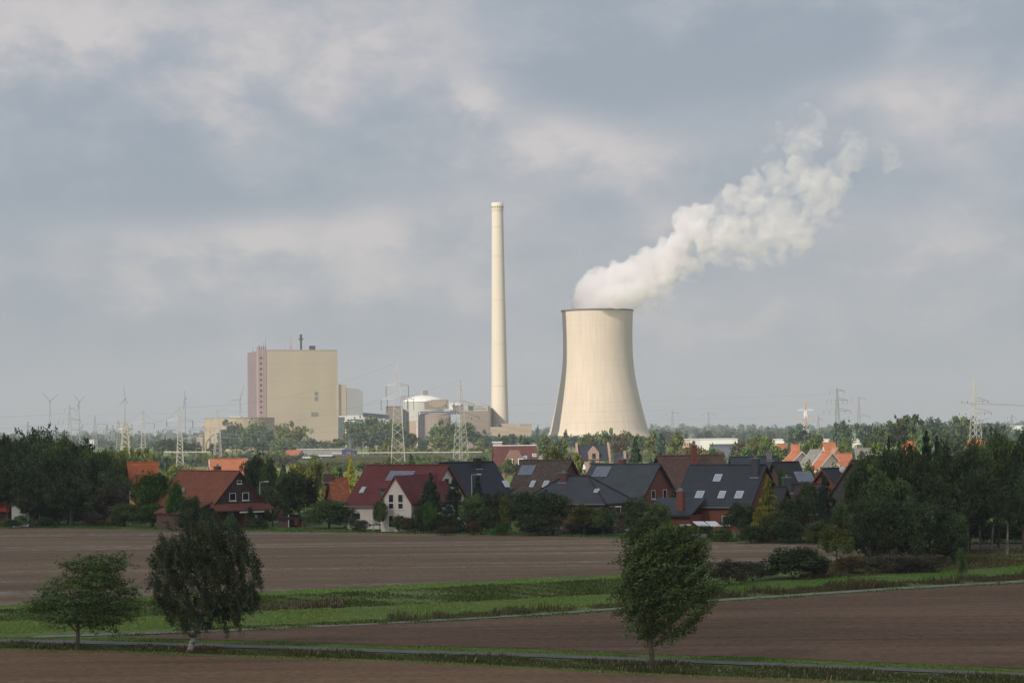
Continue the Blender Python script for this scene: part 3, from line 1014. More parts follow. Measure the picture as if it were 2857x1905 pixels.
# brown tank
cT = (XG(1222, 2185), 2190, 0)
rT = 36 * 2185 / FPX
q = MB(); zt = zat(1222, 1156.5, 2180); q.lathe([(rT, 0), (rT, zt), (rT * 0.6, zt + 1.2), (0.1, zt + 1.5)], 48)
o = q.build('round_tank', m_brown_c, None, True)
o.location = cT
tag(o, 'round brown tank below the blue conveyor gallery, half hidden by a tree', 'tank')

# machine house
pm, wm = front(1284, 1369, 2165, rad(-3))
mh = empty('machine_house', pm, rad(-3), 'brown machine house with grey upper storey carrying lettering, left of the chimney', 'industrial building')
zt = zat(1330, 1146, 2165)
q = MB(); q.box(0, wm, 0, 40, 0, zt); q.build('wall', m_brown_c, mh)
q = MB(); q.box(wm - 1.6, wm, -0.3, 40, 0, zat(1368, 1137.5, 2165)); q.build('corner_wall', mat('corner_brown', (0.19, 0.15, 0.14)), mh)
zr_ = zat(1330, 1121, 2165)
x0, x1, x2, x3 = wm * 0.12, wm * 0.62, wm * 0.93, wm * 0.99
q = MB(); q.extrude([(x0, zt), (x3 - 1.8, zt), (x2, zt + (zr_ - zt) * 0.55), (x1, zr_), (x0 + 3, zr_), (x0, zr_ - 2)], 'y', 1.0, 34); up_ = q.build('upper_storey', m_grey_c, mh)
q = MB(); q.box(wm * 0.28, wm * 0.44, 0.7, 1.0, zt + 0.6, zt + 4.8); q.build('window', mat('teal_glass', (0.05, 0.10, 0.11), 0.3), up_)
rl = random.Random(3)
for (xa, xb, zc, hh) in ((0.55, 0.76, zt + 4.1, 0.55), (0.47, 0.86, zt + 1.9, 0.75)):
    x = wm * xa
    q = MB()
    while x < wm * xb:
        w_ = 0.35 + 0.35 * rl.random()
        q.box(x, x + w_ * 0.7, 0.8, 0.98, zc - hh * (0.5 + 0.4 * rl.random()), zc + hh * (0.5 + 0.4 * rl.random()))
        q.box(x + w_ * 0.7, x + w_ * 1.15, 0.82, 0.98, zc - hh * 0.15, zc + hh * 0.2)
        x += w_ * 1.15 + 0.32
    q.build('lettering', mat('letter_grey', (0.13, 0.13, 0.17)), up_)

# low hall right of the chimney
pl, wl = front(1369, 1484, 2150, rad(2))
lh = empty('low_hall', pl, rad(2), 'long low tan hall stretching right from the chimney base', 'industrial building')
zt = zat(1430, 1190, 2150)
q = MB(); q.box(0, wl * 0.73, 0, 25, 0, zt); q.build('wall', m_tan_c, lh)
q = MB(); q.box(wl * 0.2, wl * 0.56, 2, 22, zt, zat(1430, 1181, 2150)); q.build('upper_block', m_tan_c, lh)
q = MB(); q.box(wl * 0.73, wl, -0.8, 26, 0, zat(1470, 1184.5, 2150)); q.build('end_block', m_tan_c, lh)
q = MB(); q.box(wl * 0.735, wl * 0.995, -1.0, 26.2, zat(1470, 1184.5, 2150), zat(1470, 1184.5, 2150) + .5); q.build('roof_edge', m_brown_c, lh)
q = MB(); q.box(wl * 0.195, wl * 0.235, -0.2, 2.2, zt, zt + 3); q.build('door', m_dark, lh)

# coal store drum at the left
YC = 2110
uC0, uC1 = 563, 760
cC = (XG((uC0 + uC1) / 2, YC), YC + 20, 0)
rC = (uC1 - uC0) / 2 * YC / FPX
zt = zat(660, 1167, YC)
dr = empty('storage_drum', cC, 0, 'large round tan storage drum left of the boiler house behind tall trees', 'storage tank')
q = MB(); q.lathe([(rC, 0), (rC, zt)], 28); q.build('wall', mat('cladding_sand', (0.43, 0.35, 0.25), 0.7, 0.05, 0.02, 'cladding', 2.0, 0.85), dr)
q = MB(); q.lathe([(rC, zt), (rC + 0.3, zt + 0.5), (rC * 0.6, zt + 0.8), (0.1, zt + 1)], 48); q.build('roof', m_grey_c, dr)
q = MB(); q.box(-9, 2, -6, 2, zt + 0.6, zt + 2.2); q.box(-11, 4, -6.5, -6.2, zt + 2.6, zt + 2.9); q.build('roof_gantry', m_steel, dr)
pk, wk = front(548, 566, 2040, rad(5))
o = empty('pump_house', pk, rad(5), 'small low tan building with a dark window at the foot of the round storage drum', 'industrial building')
q = MB(); q.box(0, wk, 0, 10, 0, zat(556, 1219, 2040)); q.build('wall', m_tan_c, o)
q = MB(); q.box(wk * 0.1, wk * 0.55, -0.15, 0, 5.4, 9); q.build('window', m_dkglass, o)

# ------------------------------------------------------------------ cooling tower and chimney
YT = 2290.0
TC = Vector((at(1671, 1210, YT).x, YT, 0))
mpp = YT / FPX
prof_px = [(1238, 151), (1209, 139), (1166, 128.3), (1137, 121), (1108, 114.4), (1080, 108.5), (1051, 103.4), (1023, 99.8), (995, 97.6), (970, 97.0), (940, 96.9), (905, 97.8), (880, 98.8), (866, 99.6)]
prof = [(w_ * mpp, CAMH + (1200.3 - v) * mpp) for v, w_ in prof_px]
prof[0] = (prof[0][0], 6.5)


def towermat():
    m = bpy.data.materials.new('ribbed_concrete')
    m.use_nodes = True
    t = m.node_tree
    b_ = t.nodes['Principled BSDF']
    b_.inputs['Roughness'].default_value = 0.9
    b_.inputs['Specular IOR Level'].default_value = 0.15
    tcn = N(t, 'ShaderNodeTexCoord')
    s = N(t, 'ShaderNodeSeparateXYZ')
    t.links.new(tcn.outputs['Object'], s.inputs[0])
    a = mathn(t, 'ARCTAN2', s.outputs[0], s.outputs[1])
    a1 = mathn(t, 'FRACT', mathn(t, 'MULTIPLY', a, 120 / 6.2832))
    rib = mathn(t, 'LESS_THAN', mathn(t, 'ABSOLUTE', mathn(t, 'SUBTRACT', a1, 0.5)), 0.16)
    z1 = mathn(t, 'FRACT', mathn(t, 'DIVIDE', s.outputs[2], 5.6))
    lift = mathn(t, 'LESS_THAN', z1, 0.07)
    cc = N(t, 'ShaderNodeCombineXYZ')
    t.links.new(mathn(t, 'MULTIPLY', a, 45.0), cc.inputs[0])
    t.links.new(mathn(t, 'MULTIPLY', s.outputs[2], 0.06), cc.inputs[2])
    n = N(t, 'ShaderNodeTexNoise')
    n.inputs['Scale'].default_value = 0.5
    n.inputs['Detail'].default_value = 5
    t.links.new(cc.outputs[0], n.inputs['Vector'])
    n2_ = N(t, 'ShaderNodeTexNoise')
    n2_.inputs['Scale'].default_value = 0.05
    n2_.inputs['Detail'].default_value = 4
    t.links.new(tcn.outputs['Object'], n2_.inputs['Vector'])
    col = mixc(t, ramp(t, n.outputs[0], 0.3, 0.7), (0.62, 0.52, 0.425), (0.70, 0.595, 0.495))
    col = mixc(t, mathn(t, 'MULTIPLY', ramp(t, n2_.outputs[0], 0.35, 0.75), 0.3), col, (0.56, 0.47, 0.37))
    col = mixc(t, mathn(t, 'MULTIPLY', rib, 0.10), col, (0.25, 0.22, 0.18))
    col = mixc(t, mathn(t, 'MULTIPLY', lift, 0.10), col, (0.25, 0.22, 0.18))
    t.links.new(col, b_.inputs['Base Color'])
    return m


ct = empty('cooling_tower', TC, 0, 'giant pale concrete hyperbolic cooling tower with steam pouring from its mouth', 'cooling tower')
m_tower = towermat()
# a smooth shell with 60 shallow meridian ribs
inner = [(r - 0.9, z) for r, z in reversed(prof)]
zs = np.array([z for r, z in prof]); rs = np.array([r for r, z in prof])
zz = np.linspace(zs[0], zs[-1], 60)
rr_ = np.interp(zz, zs, rs)
for _ in range(3):
    rr_[1:-1] = (rr_[:-2] + rr_[1:-1] * 2 + rr_[2:]) / 4
q = MB()
q.lathe([(float(r), float(z)) for r, z in zip(rr_, zz)] + [(float(rr_[-1]) - 0.9, float(zz[-1]))] + [(float(r) - 0.9, float(z)) for r, z in zip(rr_[::-1], zz[::-1])], 144)
q.build('shell', m_tower, ct, True)
rt, zt = float(rr_[-1]), float(zz[-1])
q = MB(); q.lathe([(rt, zt - 1.2), (rt + 0.75, zt - 1.1), (rt + 0.75, zt + 0.25), (rt - 0.9, zt + 0.25)], 96); q.build('rim_walkway', mat('rim_dark_concrete', (0.13, 0.125, 0.12)), ct)
r0 = float(rr_[0])
q = MB()
for k in range(48):
    a0, a1 = 2 * math.pi * k / 48, 2 * math.pi * (k + 0.5) / 48
    a2 = 2 * math.pi * (k + 1) / 48
    for b0, b1 in ((a0, a1), (a2, a1)):
        q.bar(((r0 + 1.5) * math.cos(b0), (r0 + 1.5) * math.sin(b0), 0), (r0 * math.cos(b1) - 0.3 * math.cos(b1), r0 * math.sin(b1) - 0.3 * math.sin(b1), 6.7), 0.45)
q.build('support_columns', m_tower, ct)

YCh = YT - 87.0
CH = Vector((at(1394.5, 1180, YCh).x, YCh, 0))
mpc = YCh / FPX
zT = zat(1386, 565.5, YCh)
m_chim = mat('chimney_concrete', (0.69, 0.615, 0.515), 0.85, 0.06, 0.05, stretch=(1, 1, 0.08))
cy = empty('chimney', CH, 0, 'very tall slender cream concrete chimney left of the cooling tower', 'chimney')
pr = [(9.2, 0), (8.4, zT * 0.1), (7.7, zT * 0.25), (7.15, zT * 0.42), (6.55, zT * 0.6), (5.95, zT * 0.8), (5.5, zT * 0.965)]
q = MB(); q.lathe(pr, 48); q.build('shaft', m_chim, cy, True)
q = MB(); q.lathe([(5.5, zT * 0.965), (5.75, zT * 0.967), (5.75, zT - 0.4), (4.9, zT), (4.9, zT - 4), (0.1, zT - 4)], 48); q.build('head', m_chim, cy, True)
for fz in (0.25, 0.42, 0.6, 0.78, 0.9, 0.965):
    r_ = float(np.interp(zT * fz, [z for r, z in pr], [r for r, z in pr]))
    q = MB(); q.lathe([(r_ + 0.02, zT * fz - 0.25), (r_ + 0.22, zT * fz - 0.2), (r_ + 0.22, zT * fz + 0.2), (r_ + 0.02, zT * fz + 0.25)], 40); q.build('ring', mat('ring_concrete', (0.60, 0.56, 0.46)), cy)
for k in range(16):
    a = 2 * math.pi * k / 16
    q = MB(); c, s_ = math.cos(a), math.sin(a)
    q.obox((5.78 * c, 5.78 * s_, zT - 4.6), (0.07 * c, 0.07 * s_, 0), (-0.5 * s_, 0.5 * c, 0), (0, 0, 1.0)); q.build('opening', mat('opening_dark', (0.16, 0.14, 0.12)), cy)

# ------------------------------------------------------------------ steam
def steammat(name, dens, wisp=0.0):
    m = bpy.data.materials.new(name)
    m.use_nodes = True
    t = m.node_tree
    t.nodes.clear()
    v = N(t, 'ShaderNodeVolumePrincipled')
    v.inputs['Color'].default_value = (0.995, 0.978, 0.992, 1)
    v.inputs['Density'].default_value = dens
    v.inputs['Anisotropy'].default_value = 0.0
    if wisp:
        g = N(t, 'ShaderNodeNewGeometry')
        n = N(t, 'ShaderNodeTexNoise')
        n.inputs['Scale'].default_value = 1.0 / wisp
        n.inputs['Detail'].default_value = 4
        n.inputs['Roughness'].default_value = 0.62
        n.inputs['Distortion'].default_value = 0.6
        t.links.new(g.outputs['Position'], n.inputs['Vector'])
        t.links.new(mathn(t, 'MULTIPLY', ramp(t, n.outputs[0], 0.40, 0.66), dens * 2.1), v.inputs['Density'])
        m.cycles.volume_step_rate = 0.25
    o_ = N(t, 'ShaderNodeOutputMaterial')
    t.links.new(v.outputs[0], o_.inputs['Volume'])
    return m


def hash_noise(P, scale, seed):
    from mathutils import noise as mn
    o_ = Vector((seed * 13.1, seed * 7.7, seed * 3.3))
    return np.array([mn.fractal(Vector(p) / scale + o_, 0.9, 2.1, 4) for p in P])


def puffs(name, balls, dens, parent, voxel, amp, seed, wisp=0.0):
    """Union of billows: remeshed spheres pushed in and out by turbulence."""
    import bmesh
    bm = bmesh.new()
    for (u, v, r_, dy) in balls:
        Y_ = YT + dy
        c = at(u, v, Y_)
        mtx = Matrix.Translation(c) @ Matrix.Diagonal((r_ * mpp, r_ * mpp, r_ * mpp, 1))
        bmesh.ops.create_icosphere(bm, subdivisions=3, radius=1.0, matrix=mtx)
    me = bpy.data.meshes.new(name)
    bm.to_mesh(me)
    bm.free()
    o_ = bpy.data.objects.new(name, me)
    C.objects.link(o_)
    md = o_.modifiers.new('r', 'REMESH')
    md.mode = 'VOXEL'
    md.voxel_size = voxel
    dg = bpy.context.evaluated_depsgraph_get()
    me2 = bpy.data.meshes.new_from_object(o_.evaluated_get(dg))
    o_.modifiers.clear()
    o_.data = me2
    n_ = len(me2.vertices)
    co = np.empty(n_ * 3, dtype=np.float32); me2.vertices.foreach_get('co', co); co = co.reshape(-1, 3)
    no = np.empty(n_ * 3, dtype=np.float32); me2.vertex_normals.foreach_get('vector', no); no = no.reshape(-1, 3)
    d1 = hash_noise(co, 17.0, seed)
    d2 = 0.5 - np.abs(hash_noise(co + no * 3, 8.0, seed + 1))
    d = amp * (1.2 * d1 + 0.55 * d2)
    low = np.clip((co[:, 2] - zt - 0.5) / 6.0, 0.15, 1)
    co2 = co + no * (d * low)[:, None]
    me2.vertices.foreach_set('co', co2.astype(np.float32).ravel())
    me2.update()
    me2.shade_smooth()
    me2.materials.clear()
    me2.materials.append(steammat(name, dens, wisp))
    o_.parent = parent
    o_.matrix_parent_inverse = Matrix.Identity(4)
    o_.location = -parent.location
    return o_


def zb(x, y, r_, dy=None):
    """A billow from the enlarged view of the plume."""
    u, v = 1500 + x / 2.138, 250 + y / 2.138
    if dy is None:
        dy = -0.55 * (u - 1668) * mpp
    return (u, v, r_ / 2.138, dy)


sp = empty('steam_plume', (TC.x, TC.y, zt), 0, 'white steam plume rising from the cooling tower and drifting right', 'steam')
core = [zb(400, 1252, 60, -40), zb(470, 1248, 62, -50), zb(540, 1232, 62, -62), zb(600, 1205, 60, -72), zb(240, 1290, 34, 8), zb(215, 1300, 24, 6), zb(275, 1240, 50, 4), zb(600, 1190, 80), zb(690, 1140, 82), zb(780, 1090, 78), zb(860, 1020, 70), zb(570, 1250, 60), zb(350, 1262, 105, 0), zb(450, 1268, 85, -8), zb(285, 1268, 72, 0), zb(500, 1280, 55, -12), zb(330, 1190, 95), zb(410, 1150, 100), zb(480, 1180, 110),
        zb(345, 1120, 55), zb(540, 1110, 100), zb(620, 1090, 95), zb(460, 1060, 45), zb(700, 1050, 95), zb(640, 1160, 70), zb(770, 980, 80), zb(820, 1010, 80), zb(860, 920, 85),
        zb(900, 840, 85), zb(900, 770, 72), zb(960, 740, 60), zb(1020, 730, 50), zb(960, 830, 70), zb(1000, 900, 50), zb(880, 1040, 55)]
mid = [zb(1180, 620, 62), zb(1230, 570, 60), zb(1300, 540, 58), zb(1350, 560, 42), zb(1230, 660, 60), zb(1240, 740, 70), zb(1200, 810, 70), zb(1290, 800, 75), zb(1130, 800, 55), zb(1060, 880, 75),
       zb(1200, 900, 80), zb(1380, 830, 70), zb(1500, 850, 80), zb(1580, 800, 70), zb(1570, 900, 55), zb(1640, 720, 75), zb(1720, 650, 80), zb(1640, 620, 80), zb(1550, 560, 70),
       zb(1560, 470, 60), zb(1480, 640, 60), zb(1440, 900, 80), zb(1300, 930, 70), zb(980, 960, 80), zb(760, 1100, 75), zb(560, 1220, 80), zb(1780, 580, 55),
       zb(1320, 680, 55), zb(1400, 700, 60), zb(1380, 760, 60), zb(1470, 750, 70)]
thin = [zb(1130, 700, 90), zb(1300, 620, 90), zb(1450, 540, 90), zb(1500, 750, 120), zb(1350, 800, 120), zb(1180, 850, 110), zb(1000, 860, 90), zb(1650, 560, 100), zb(1600, 150, 55), zb(1620, 210, 80), zb(1570, 270, 80), zb(1640, 300, 60), zb(1440, 225, 45), zb(1500, 270, 50), zb(1560, 380, 85), zb(1620, 430, 60), zb(1850, 300, 60), zb(1880, 360, 85),
        zb(1840, 450, 80), zb(1920, 320, 60), zb(1800, 540, 80), zb(2120, 420, 55), zb(2080, 480, 45), zb(2110, 370, 40), zb(1430, 460, 45), zb(1380, 340, 35),
        zb(700, 1240, 85), zb(800, 1180, 70), zb(620, 1290, 60), zb(1100, 980, 90), zb(1250, 1000, 70), zb(1420, 980, 70), zb(1560, 960, 55), zb(900, 1080, 70), zb(1700, 760, 80)]
puffs('dense_steam', core, 0.085, sp, 1.6, 6.5, 2)
puffs('loose_steam', mid, 0.034, sp, 1.9, 6.0, 5, 26.0)
puffs('thin_steam', thin, 0.022, sp, 2.2, 7.0, 9, 22.0)

# ------------------------------------------------------------------ houses
R_RED = mat('tiles_dark_red', (0.190, 0.052, 0.050), 0.8, 0.12, 0.8, 'tiles')
R_RUST = mat('tiles_rust', (0.275, 0.098, 0.060), 0.85, 0.12, 0.8, 'tiles')
R_RUST2 = mat('tiles_rust_dull', (0.215, 0.080, 0.055), 0.85, 0.12, 0.8, 'tiles')
R_ORANGE = mat('tiles_orange', (0.43, 0.130, 0.055), 0.85, 0.15, 0.8, 'tiles')
R_BRIGHT = mat('tiles_bright_orange', (0.42, 0.155, 0.085), 0.85, 0.12, 0.8, 'tiles')
R_OLDOR = mat('tiles_old_orange', (0.36, 0.120, 0.055), 0.9, 0.3, 2.2, 'tiles')
R_NAVY = mat('tiles_navy', (0.034, 0.042, 0.056), 0.6, 0.12, 0.8, 'tiles')
R_SLATE = mat('tiles_slate', (0.075, 0.082, 0.094), 0.65, 0.12, 0.8, 'tiles', 1.0, 0.75)
R_BLUEG = mat('tiles_blue_grey', (0.085, 0.100, 0.115), 0.65, 0.12, 0.8, 'tiles', 1.0, 0.8)
R_BROWN = mat('tiles_mottled_brown', (0.125, 0.095, 0.080), 0.9, 0.4, 2.8, 'tiles')
R_REDBR = mat('tiles_red_brown', (0.190, 0.110, 0.090), 0.9, 0.2, 1.5, 'tiles')
R_PURP = mat('tiles_purple', (0.110, 0.066, 0.082), 0.8, 0.15, 1, 'tiles')
R_GREY = mat('tiles_pale_grey', (0.22, 0.22, 0.21), 0.8, 0.15, 1, 'tiles', 1.0, 0.8)
W_BRICK = mat('brick_red', (0.230, 0.075, 0.052), 0.9, 0.15, 2, 'brick')
W_BRICKD = mat('brick_dark', (0.125, 0.070, 0.058), 0.9, 0.15, 2, 'brick')
W_BRICKP = mat('brick_pink', (0.30, 0.205, 0.17), 0.9, 0.12, 1, 'brick')
W_CREAM = mat('render_cream', (0.80, 0.71, 0.65), 0.9, 0.05, 0.6)
W_WHITE = mat('render_white', (0.66, 0.66, 0.66), 0.9, 0.05, 0.6)
W_WOOD = mat('wood_dark_boards', (0.095, 0.062, 0.054), 0.85, 0.2, 2)
W_GREY = mat('render_grey', (0.30, 0.30, 0.28), 0.9, 0.08, 0.6)
M_FRAME = mat('window_frame_white', (0.80, 0.80, 0.80), 0.5, 0.03, 1)
M_PANE = mat('window_pane', (0.025, 0.03, 0.035), 0.12, 0.3, 1.5, spec=0.6)
M_SKYL = mat('rooflight_glass', (0.62, 0.66, 0.70), 0.05, 0.05, 1, spec=1.0, metallic=0.85)
M_PV = mat('solar_glass', (0.20, 0.22, 0.28), 0.12, 0.1, 1, spec=1.0, metallic=0.3)
M_GUT = mat('gutter_zinc', (0.25, 0.25, 0.27), 0.5, 0.1, 1)
M_BARGE = mat('barge_board_dark', (0.05, 0.035, 0.03), 0.8, 0.2, 2)
M_BARGER = mat('barge_board_red', (0.22, 0.07, 0.05), 0.8, 0.2, 2)
M_DISH = mat('dish_white', (0.70, 0.70, 0.68), 0.5, 0.05, 1)


def ridge_fit(u1, u2, v, Y, yaw, ref='R'):
    """Place a ridge running from column u1 to u2, its reference end Y metres ahead at photo row v."""
    c, s = math.cos(yaw), math.sin(yaw)
    d = Vector((c, s, 0))
    if ref == 'R':
        p = at(u2, v, Y)
        t1 = at(u1, v, 1000.0).x / 1000.0
        L = (p.x - t1 * p.y) / (c - t1 * s)
        return p - d * L / 2, L
    p = at(u1, v, Y)
    t2 = at(u2, v, 1000.0).x / 1000.0
    L = (t2 * p.y - p.x) / (c - t2 * s)
    return p + d * L / 2, L


def win(parent, face, cy_, cz, w, h, L, W_, split=False, name='window', pane=None):
    """face 'R'/'L' gable ends (cy_ across), 'F' front wall (cy_ along)."""
    fr, pn = MB(), MB()
    t = 0.09

    def bx(m_, a0, a1, z0, z1, o0, o1):
        if face == 'R':
            m_.box(L / 2 + o0, L / 2 + o1, a0, a1, z0, z1)
        elif face == 'L':
            m_.box(-L / 2 - o1, -L / 2 - o0, a0, a1, z0, z1)
        else:
            m_.box(a0, a1, -W_ / 2 - o1, -W_ / 2 - o0, z0, z1)
    a0, a1, z0, z1 = cy_ - w / 2, cy_ + w / 2, cz - h / 2, cz + h / 2
    bx(pn, a0 + t, a1 - t, z0 + t, z1 - t, -0.02, 0.03)
    bx(fr, a0, a0 + t, z0, z1, -0.02, 0.07); bx(fr, a1 - t, a1, z0, z1, -0.02, 0.07)
    bx(fr, a0 + t, a1 - t, z1 - t, z1, -0.02, 0.07); bx(fr, a0 + t, a1 - t, z0, z0 + t, -0.02, 0.07)
    bx(fr, a0 - 0.08, a1 + 0.08, z0 - 0.12, z0 - 0.003, -0.02, 0.14)
    if split:
        zc = z0 + h * 0.42
        bx(fr, a0 + t, a1 - t, zc - 0.07, zc + 0.07, -0.02, 0.068)
    f = fr.build(name, M_FRAME, parent)
    pn.build('pane', pane or M_PANE, f)
    return f


def slope_item(mb, L, W_, he, hr, ov, side, x, s, w, l, th, lift=0.02):
    """A flat box lying on the roof slope: x along the ridge, s from ridge 0 to eave 1."""
    We = W_ / 2 + ov
    sl = Vector((0, side * We, he - hr))
    sn = sl.normalized()
    n_ = Vector((0, -sn.z * side, sn.y * side)) * 1.0
    if n_.z < 0:
        n_ = -n_
    c = Vector((x, 0, hr)) + sl * s + n_ * (lift + th / 2)
    mb.obox(c, (w / 2, 0, 0), sn * l / 2, n_ * th / 2)
    return c


def house(u1, u2, v, Y, yaw, W_, ve, roof, wall, label, name='house', ref='R', ov=0.5, ovx=0.45, hip=None, barge=None, wins=(), sky=(), pv=(), chim=(), dish=(), z_e=None, group=None, gutter=True, ridge_cap=None):
    yaw = rad(yaw)
    c, L = ridge_fit(u1, u2, v, Y, yaw, ref)
    hr = c.z
    he = z_e if z_e is not None else ve
    if hip:
        L = L + 2 * hip
    r = empty(name, (c.x, c.y, 0), yaw, label, 'house', group)
    We = W_ / 2 + ov
    t = 0.22
    k = (hr - he) / We
    L2 = L / 2 - (0 if hip else ovx)
    if hip:
        zw = he + k * ov - 0.1
        q = MB(); q.box(-L / 2 + ov, L / 2 - ov, -W_ / 2, W_ / 2, 0, zw - 0.15); q.build('wall', wall, r)
        q = MB()
        a, b_ = L / 2, L / 2 - hip
        P = [(-a, -We, he), (a, -We, he), (a, We, he), (-a, We, he), (-b_, 0, hr), (b_, 0, hr)]
        P += [(-a, -We, he - t), (a, -We, he - t), (a, We, he - t), (-a, We, he - t)]
        q.mesh(P, [(0, 1, 5, 4), (1, 2, 5), (2, 3, 4, 5), (3, 0, 4), (6, 7, 1, 0), (7, 8, 2, 1), (8, 9, 3, 2), (9, 6, 0, 3), (9, 8, 7, 6)])
        ro = q.build('roof', roof, r)
        q = MB()
        for p_, q_ in ((P[0], P[4]), (P[1], P[5]), (P[2], P[5]), (P[3], P[4]), (P[4], P[5])):
            q.bar(Vector(p_) + Vector((0, 0, 0.03)), Vector(q_) + Vector((0, 0, 0.03)), 0.12, n=6)
        q.build('ridge_tiles', ridge_cap or M_BARGE, ro)
    else:
        zw = he + k * ov - t - 0.02
        q = MB(); q.extrude([(-W_ / 2, 0), (W_ / 2, 0), (W_ / 2, zw), (0, hr - t - 0.02), (-W_ / 2, zw)], 'x', -L2, L2); q.build('wall', wall, r)
        q = MB(); q.extrude([(-We, he), (0, hr), (We, he), (We, he - t), (0, hr - t), (-We, he - t)], 'x', -L / 2, L / 2)
        ro = q.build('roof', roof, r)
        q = MB(); q.bar((-L / 2, 0, hr + 0.03), (L / 2, 0, hr + 0.03), 0.13, n=6); q.build('ridge_tiles', ridge_cap or roof, ro)
        if barge:
            for sx_ in (-1, 1):
                q = MB()
                x0, x1 = (L / 2 + 0.003, L / 2 + 0.05) if sx_ > 0 else (-L / 2 - 0.05, -L / 2 - 0.003)
                q.extrude([(-We - .02, he + .02), (0, hr + .03), (We + .02, he + .02), (We + .02, he - t - .06), (0, hr - t - .1), (-We - .02, he - t - .06)], 'x', x0, x1)
                q.build('barge_board', barge, ro)
    if gutter:
        q = MB(); q.bar((-L / 2 + 0.1, -We - 0.07, he - 0.12), (L / 2 - 0.1, -We - 0.07, he - 0.12), 0.08, n=6); q.build('gutter', M_GUT, r)
        q = MB(); q.bar((L2 - 0.5, -We, he - 0.16), (L2 - 0.5, -W_ / 2 - 0.1, he - 0.7), 0.05); q.bar((L2 - 0.5, -W_ / 2 - 0.1, he - 0.7), (L2 - 0.5, -W_ / 2 - 0.1, 0), 0.05); q.build('downpipe', M_GUT, r)
    for w_ in wins:
        win(r, *w_[:5], L2 * 2, W_, *(w_[5:]))
    for (x, s, w, l, *rest) in sky:
        q = MB(); slope_item(q, L, W_, he, hr, ov, -1, x, s, w, l, 0.10)
        f = q.build('skylight', M_FRAME if not rest else rest[0], ro)
        q = MB(); slope_item(q, L, W_, he, hr, ov, -1, x, s, w - 0.2, l - 0.24, 0.04, 0.125); q.build('pane', M_SKYL, f)
    for (x, s, w, l) in pv:
        q = MB(); slope_item(q, L, W_, he, hr, ov, -1, x, s, w, l, 0.08, 0.06)
        f = q.build('solar_panel', mat('panel_frame', (0.4, 0.42, 0.44), 0.4, 0.05, 1), ro)
        q = MB(); slope_item(q, L, W_, he, hr, ov, -1, x, s, w - 0.12, l - 0.12, 0.02, 0.145); q.build('pane', M_PV, f)
    for (x, y, w, top, m_) in chim:
        zb_c = hr - k * abs(y) - 1.2
        q = MB(); q.box(x - w / 2, x + w / 2, y - w / 2, y + w / 2, zb_c, hr + top - 0.12); ch = q.build('chimney', m_, ro)
        q = MB(); q.box(x - w / 2 - .07, x + w / 2 + .07, y - w / 2 - .07, y + w / 2 + .07, hr + top - 0.118, hr + top)
        q.box(x - 0.14, x + 0.14, y - 0.14, y + 0.14, hr + top + 0.002, hr + top + 0.3); q.build('chimney_cap', M_GUT, ch)
        q = MB(); slope_item(q, L, W_, he, hr, ov, -1 if y <= 0 else 1, x, max(0.02, abs(y) / We + (w / 2 + 0.22) / We), w + 0.4, 0.22, 0.04, 0.02); q.build('flashing', M_GUT, ch)
    for (x, y, z, r_, az_) in dish:
        q = MB()
        q.lathe([(0.02, 0.10), (r_ * 0.5, 0.06), (r_ * 0.85, -0.03), (r_, -0.12), (r_ * 0.98, -0.15), (r_ * 0.5, 0.02), (0.02, 0.06)], 18)
        d_ = q.build('satellite_dish', M_DISH, ro, True)
        d_.location = (x, y, z)
        d_.rotation_euler = (rad(70), 0, az_)
        q = MB(); q.bar((0, 0, 0.1), (0, -0.5, 0.5), 0.025); q.bar((0, 0, 0), (0, -0.4, -0.6), 0.03); q.build('bracket', M_GUT, d_)
    r['L'], r['Wd'] = L, W_
    return r, L, W_, he, hr


# front row, left to right
ho = house(502, 670, 1314, 372, -50, 9.6, 3.5, R_RUST, W_WOOD, 'rust red steep roofed house with dark timber gable and two square upper windows', barge=M_BARGE,
           wins=[('R', -1.2, 5.0, 1.25, 1.25), ('R', 1.3, 5.0, 1.25, 1.25), ('R', 0.1, 7.35, 0.9, 0.55), ('R', -1.5, 1.5, 1.0, 2.0), ('R', 2.6, 1.5, 1.4, 1.2)],
           sky=[(-3.3, 0.62, 0.9, 1.5)], chim=[(1.0, 0.9, 0.9, 0.75, W_BRICKD)])
r, L, W_, he, hr = ho
q = MB(); q.extrude([(L / 2 - 0.3, 3.9), (L / 2 + 1.6, 2.95), (L / 2 + 1.6, 2.75), (L / 2 - 0.3, 3.7)], 'y', -5.6, 5.6); q.build('porch_roof', R_RUST2, r)
q = MB(); q.box(L / 2 + 1.2, L / 2 + 1.4, -5.4, -5.2, 0, 2.8); q.box(L / 2 + 1.2, L / 2 + 1.4, 5.2, 5.4, 0, 2.8); q.build('porch_post', W_WOOD, r)
q = MB(); q.box(L / 2 - .4, L / 2 + 0.25, 0.5, 1.7, 0.05, 2.3); q.build('door', mat('door_orange_wood', (0.35, 0.12, 0.05)), r)
q = MB(); q.box(L / 2 + 1.62, L / 2 + 1.8, -1.2, 3.4, 2.45, 2.68); q.build('awning_box', M_FRAME, r)
q = MB(); q.extrude([(-9.4, 2.6), (-4.9, 4.4), (-4.9, 4.15), (-9.4, 2.35)], 'x', -2, L / 2 - 0.5); q.build('lean_to_roof', R_RUST2, r)
q = MB(); q.box(-1.8, L / 2 - 0.8, -9.0, -5.0, 0, 2.5); q.build('lean_to_wall', W_BRICKD, r)

